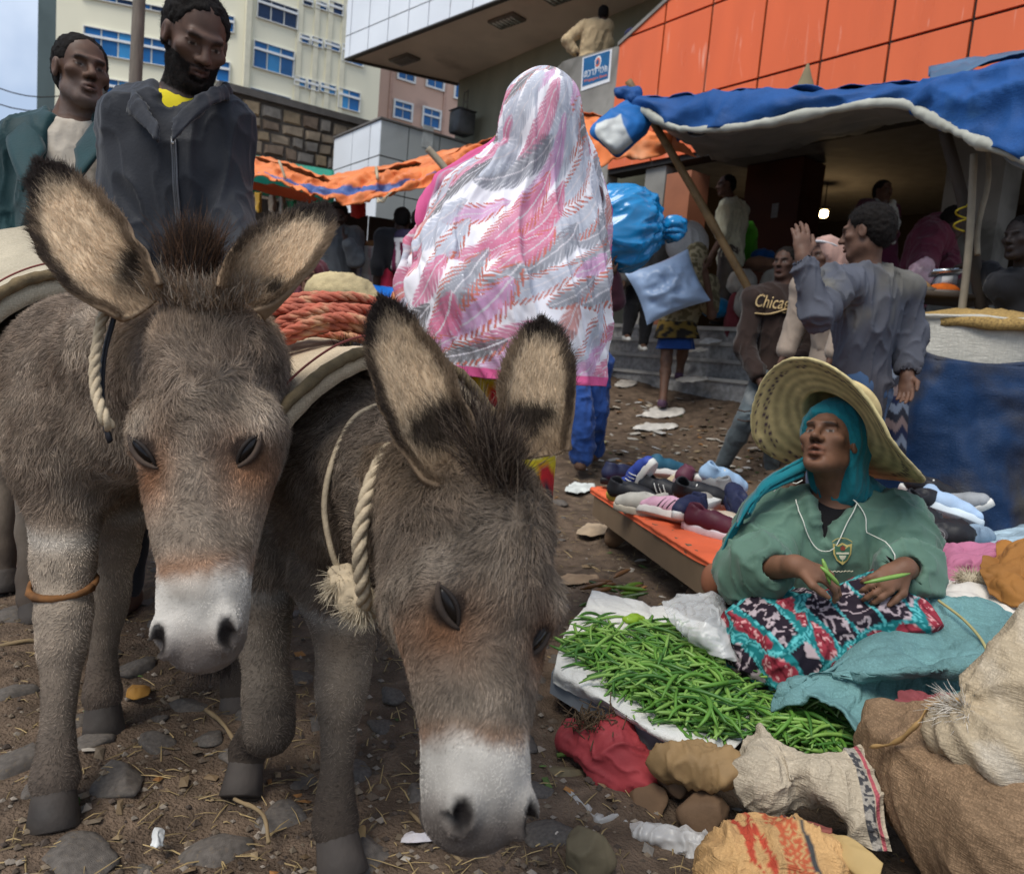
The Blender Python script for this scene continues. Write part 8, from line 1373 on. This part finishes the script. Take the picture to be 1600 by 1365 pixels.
for k, (nm, ctrl, mt, amp, lb) in enumerate((('pink_cloth', [pr((1452, 905, 2.2), (1490, 908, 2.15), (1530, 895, 2.15), (1560, 868, 2.2)), pr((1455, 872, 2.25), (1490, 868, 2.2), (1530, 868, 2.2), (1565, 852, 2.25)), pr((1462, 852, 2.4), (1495, 846, 2.4), (1535, 852, 2.4), (1570, 848, 2.4))], M('pink_cloth', (.44, .15, .24), .85, .2, 6), .020, 'dusty pink cloth heaped below the black bag'), ('brown_cloth', [pr((1545, 925, 1.98), (1580, 945, 1.92), (1625, 960, 1.88)), pr((1532, 880, 2.08), (1570, 880, 2.02), (1625, 890, 1.98)), pr((1560, 850, 2.25), (1590, 838, 2.2), (1640, 825, 2.15))], M('tan_brown_cloth', (.29, .125, .028), .8, .25, 5), .026, 'rust brown cloth heaped at the right edge above the teal sack'), ('white_heap_cloth', [pr((1430, 950, 1.95), (1480, 960, 1.92), (1545, 965, 1.9), (1600, 990, 1.85)), pr((1428, 925, 2.05), (1478, 918, 2.02), (1535, 920, 2.02), (1600, 955, 1.95)), pr((1440, 908, 2.2), (1480, 905, 2.2), (1540, 910, 2.15), (1600, 935, 2.1))], M('soft_white_cloth', (.60, .56, .50), .85, .12, 5, stain=(.50, .38, .26), stsc=5, stth=.62), .022, 'off white cloth lying between the pink cloth and the teal sack'), ('blue_white_cloth', [pr((1530, 868, 2.4), (1570, 850, 2.4), (1620, 840, 2.4)), pr((1525, 842, 2.6), (1570, 836, 2.6), (1620, 826, 2.6)), pr((1530, 835, 2.9), (1570, 828, 2.9), (1620, 815, 2.9))], M('blue_white_cloth', (.30, .40, .46), .8, .5, 9), .014, 'pale blue and white cloth strip below the blue container'))):
    sheet(nm, ctrl, 60, 70, amp, 8, 70 + k, mt, .006, lb, 'cloth')
rr = RNG.normal(0, 1, (420, 3)); rr /= np.linalg.norm(rr, axis=1)[:, None]; t = obj('fibre_clump', ruffle(Solid().ell(P(1520, 905, 2.1), (.04, .03, .02)).mesh(.006), .006, 50, 3), M('pale_fibre', (.42, .36, .26), .95), label='tangled pale fibre clump between the pink and brown cloths', cat='fibre'); hairs('fibres', t, P(1520, 905, 2.1) + rr * A(.04, .03, .02), rr, rr, RNG.uniform(.01, .04, 420), .0009, A(.50, .42, .30) * RNG.uniform(.6, 1.2, 420)[:, None], .5)
S = Solid(); S.ell(P(1112, 905, 2.42), (.035, .035, .055)); obj('clay_pot', S.mesh(.007), M('terracotta_pot', (.22, .085, .045), .75, .25, 8), label='rounded brown clay pot under the corner of the orange sheet', cat='pot')

# ================================================================== COBBLES, STRAW, GRIT, LITTER
M_COB = M('dusty_cobble', (.118, .102, .088), .9, .35, 6, .5, 45, .2, stain=(.15, .115, .08), stsc=8, stth=.60)
CB = []
for k in range(8): me = mk_mesh('cobblestone', *rock(A(0, 0, 0), (1, 1, 1), 100 + k, .55, 13)); me.materials.append(M_COB); CB.append(me)
spots = [(180, 1228, .075), (296, 1228, .072), (438, 1258, .070), (244, 1160, .055), (560, 1196, .05), (598, 1138, .052), (335, 1318, .07), (610, 1090, .05), (300, 1095, .06), (215, 1040, .06), (460, 1060, .05), (560, 1340, .08), (660, 1240, .06), (120, 1340, .08), (20, 1200, .08), (20, 1090, .06), (250, 980, .06), (500, 1130, .05), (640, 1310, .06), (300, 1010, .06)]
occ = []
def cob(p, r, i):
    for (q, s_) in occ:
        if np.linalg.norm(p[:2] - q) < (r + s_) * 1.02: return
    occ.append((p[:2].copy(), r)); o = bpy.data.objects.new('cobblestone', CB[i % 8]); COLL.objects.link(o); o.parent = ground; z = gh(p[None])[0] - r * random.uniform(.02, .16); o.location = (p[0], p[1], z); o.rotation_euler = (random.uniform(-.12, .12), random.uniform(-.12, .12), random.uniform(0, 6.28)); o.scale = (r, r * random.uniform(.7, 1.1), r * .75)
for i, (x, y, r) in enumerate(spots): cob(G(x, y), r, i)
for i in range(900):
    if len(occ) > 285: break
    y = .95 + 3.6 * random.random() ** 1.5; x = random.uniform(-.85 * y - .2, .12 + .05 * y); cob(A(x, y, 0), random.choice((.03, .04, .05, .06, .075)) * random.uniform(.8, 1.15), i)
def stuffmesh(n, fn, name, mat, label, pos=None):
    Vs, Fs, Cs, k = [], [], [], 0; PP = np.array([pos(i) if pos else gpos() for i in range(n)]); PP[:, 2] = gh(PP)
    for i in range(n):
        V, F, c = fn(i, PP[i]); Vs.append(V); Fs += [tuple(a + k for a in f) for f in F]; k += len(V); Cs.append(np.tile(np.asarray(c, float), (len(V), 1)))
    return obj(name, (np.concatenate(Vs), Fs), mat, col=np.concatenate(Cs), label=label, cat=name.replace('_', ' '), kind='stuff', smooth=False)
def gpos():
    while True:
        y = .95 + 5.6 * random.random() ** 1.7; x = random.uniform(-.8 * y - .2, .62 * y + .2)
        if random.random() < .75 + .25 * math.sin(x * 3 + y * 2): return A(x, y, 0)
def straw(i, p):
    a = random.uniform(0, 6.28); L = random.uniform(.012, .06) * (1.8 if random.random() < .06 else 1); w = random.uniform(.0007, .0018); d = A(math.cos(a), math.sin(a), random.uniform(-.12, .25)); s_ = A(-d[1], d[0], 0) * w; p[2] += .002
    m_ = p + d * L * .5 + A(0, 0, random.uniform(0, .006)); e = p + d * L; V = np.array([p - s_, p + s_, m_ - s_, m_ + s_, e - s_ * .4, e + s_ * .4, p + A(0, 0, w), m_ + A(0, 0, w), e + A(0, 0, w * .4)]); return V, [(0, 2, 7, 6), (6, 7, 3, 1), (2, 4, 8, 7), (7, 8, 5, 3)], A(.30, .215, .10) * random.uniform(.45, 1.35)
stuffmesh(4200, straw, 'straw_litter', M('straw_bits', rough=.85, var=.2, attr=True, bump=0), 'scattered straw and stalks trodden into the brown ground')
def grit(i, p):
    r = random.uniform(.0025, .011) * (1.6 if random.random() < .05 else 1); p[2] += r * .2; v = RNG.uniform(.6, 1.1, (6, 1)) * np.array([(1, 0, 0), (-1, 0, 0), (0, 1, 0), (0, -1, 0), (0, 0, .7), (0, 0, -.7)]) * r; return p + v, [(0, 2, 4), (2, 1, 4), (1, 3, 4), (3, 0, 4), (2, 0, 5), (1, 2, 5), (3, 1, 5), (0, 3, 5)], random.choice((A(.12, .09, .065), A(.17, .13, .09), A(.075, .055, .042), A(.24, .20, .16))) * random.uniform(.7, 1.2)
stuffmesh(7000, grit, 'grit', M('grit_bits', rough=.95, var=.2, attr=True, bump=0), 'loose grit and small clods over the brown ground')
def scrap_pos(i): return gpos() if i % 4 else A(*G(random.uniform(890, 1200), random.uniform(600, 760)))
def scrap(i, p):
    a = random.uniform(0, 6.28); L = random.uniform(.005, .017) * (1 + .8 * (p[1] > 3)); d, s_ = A(math.cos(a), math.sin(a), random.uniform(-.2, .4)) * L, A(-math.sin(a), math.cos(a), random.uniform(-.3, .3)) * L * random.uniform(.35, .8); p[2] += .004
    V = np.array([p - d - s_, p + d - s_ * .7, p + d * .8 + s_, p - d * .9 + s_ * .8, p + A(0, 0, L * .3)]); return V, [(0, 1, 4), (1, 2, 4), (2, 3, 4), (3, 0, 4)], random.choice((A(.26, .19, .11), A(.18, .12, .065), A(.13, .09, .05), A(.36, .32, .27), A(.07, .11, .03), A(.24, .18, .12), A(.30, .14, .045), A(.17, .13, .09))) * random.uniform(.6, 1.2)
def paper(i, p):
    a = random.uniform(0, 6.28); L = random.uniform(.012, .055); d, s_ = A(math.cos(a), math.sin(a), random.uniform(-.1, .25)) * L, A(-math.sin(a), math.cos(a), random.uniform(-.1, .2)) * L * random.uniform(.3, .8); p = p + A(0, 0, .006)
    V = np.array([p - d - s_, p - s_ * 1.2, p + d - s_ * .6, p + d * .8 + s_ * .9, p + s_ * 1.1, p - d * .9 + s_ * .7, p + A(0, 0, L * .12)]); return V, [(k, (k + 1) % 6, 6) for k in range(6)], random.choice((A(.50, .47, .42), A(.42, .37, .30), A(.58, .56, .53), A(.34, .28, .20), A(.46, .42, .36))) * random.uniform(.7, 1.05)
stuffmesh(150, paper, 'paper_litter', M('scrap_bits', rough=.8, var=.25, attr=True, bump=0), 'pale paper and plastic litter strewn from the shoe display back to the steps', lambda i: A(*G(random.uniform(900, 1190), random.uniform(598, 740))))
stuffmesh(1100, scrap, 'leaf_and_paper_scraps', M('scrap_bits', rough=.8, var=.25, attr=True, bump=0), 'small dry leaves and paper scraps strewn over the ground', scrap_pos)
for k, (x, y, w, h, co, lb) in enumerate(((1036, 646, 34, 9, (.60, .56, .50), 'pale crumpled paper sheet on the ground left of the ripped jeans'), (1024, 668, 36, 6, (.58, .55, .50), 'second pale paper strip lying just below the crumpled sheet'), (906, 764, 24, 9, (.60, .62, .58), 'white plastic scrap at the left end of the shoe display'), (925, 694, 22, 4, (.50, .45, .20), 'flattened yellow and white wrapper on the ground by the blue trousers'), (978, 600, 18, 6, (.52, .48, .42), 'pale paper scrap at the foot of the steps'), (1080, 594, 26, 5, (.50, .46, .40), 'torn pale paper on the lowest step'), (1110, 534, 18, 4, (.58, .58, .56), 'white paper lying on a middle step'), (1085, 548, 22, 4, (.55, .52, .46), 'folded pale paper on the step below the middle one'), (246, 1318, 12, 16, (.58, .58, .56), 'torn white packet lying among the cobbles'), (655, 1316, 30, 9, (.58, .54, .54), 'white and pink torn paper beside the donkey muzzle'), (868, 1314, 14, 10, (.56, .48, .40), 'small white and tan scrap by the pointed stone'), (560, 1316, 10, 22, (.34, .23, .10), 'curled tan husk beside the front hoof'), (216, 1086, 20, 12, (.34, .17, .035), 'orange brown dead leaf between the front legs'), (900, 908, 36, 8, (.33, .22, .13), 'brown cardboard scrap below the shoe board'), (930, 830, 30, 10, (.40, .30, .20), 'flat tan scrap in front of the shoe board'))):
    step = y < 620 and x > 1060
    if step: d_ = np.dot(_CR.T @ (FA.w(0, 0, 1.3) - CAM), (0, 0, -1)); c0 = None
    f = (lambda a, b: (lambda q: q + A(0, 0, .012))(P(a, b, 7.0 + (590 - b) * .012) if step else G(a, b, .004)))
    ctrl = [[f(x - w, y + h * .6), f(x - w * .2, y + h), f(x + w * .8, y + h * .5)], [f(x - w * .9, y), f(x, y) + A(0, 0, .012), f(x + w, y - h * .1)], [f(x - w * .4, y - h), f(x + w * .3, y - h * .8), f(x + w * .9, y - h * .7)]]
    sheet('litter_scrap', ctrl, 16, 18, .006 * (1 + (y < 800)), 20, 90 + k, M('scrap_%d' % k, co, .8, .25, 12), .002, lb, 'litter')
for k, (a, b, r, lb) in enumerate((((640, 1268), (720, 1345), .0035, 'thin pale stalk on the ground beside the lowered muzzle'), ((322, 1108), (368, 1160), .005, 'short dry stick on the cobbles between the donkeys'), ((366, 1248), (420, 1316), .004, 'thin dry twig near the lifted hoof'), ((-5, 1010), (70, 1003), .006, 'dark twig at the left edge by the front leg'), ((478, 965), (520, 1050), .008, 'dark twig standing behind the planted front leg'), ((925, 1165), (870, 1180), .006, 'green stalk beneath the red bag'))):
    p, q = G(*a, .006), G(*b, .006); obj('twig', ruffle(tube(spline([p, (p + q) / 2 + A(random.uniform(-.02, .02), random.uniform(-.02, .02), .01), q], 14), r, 6), .0012, 60, k), M('twig_%d' % (k == 5), (.09, .14, .03) if k == 5 else (.24, .17, .09), .85, .3, 20), label=lb, cat='twig')
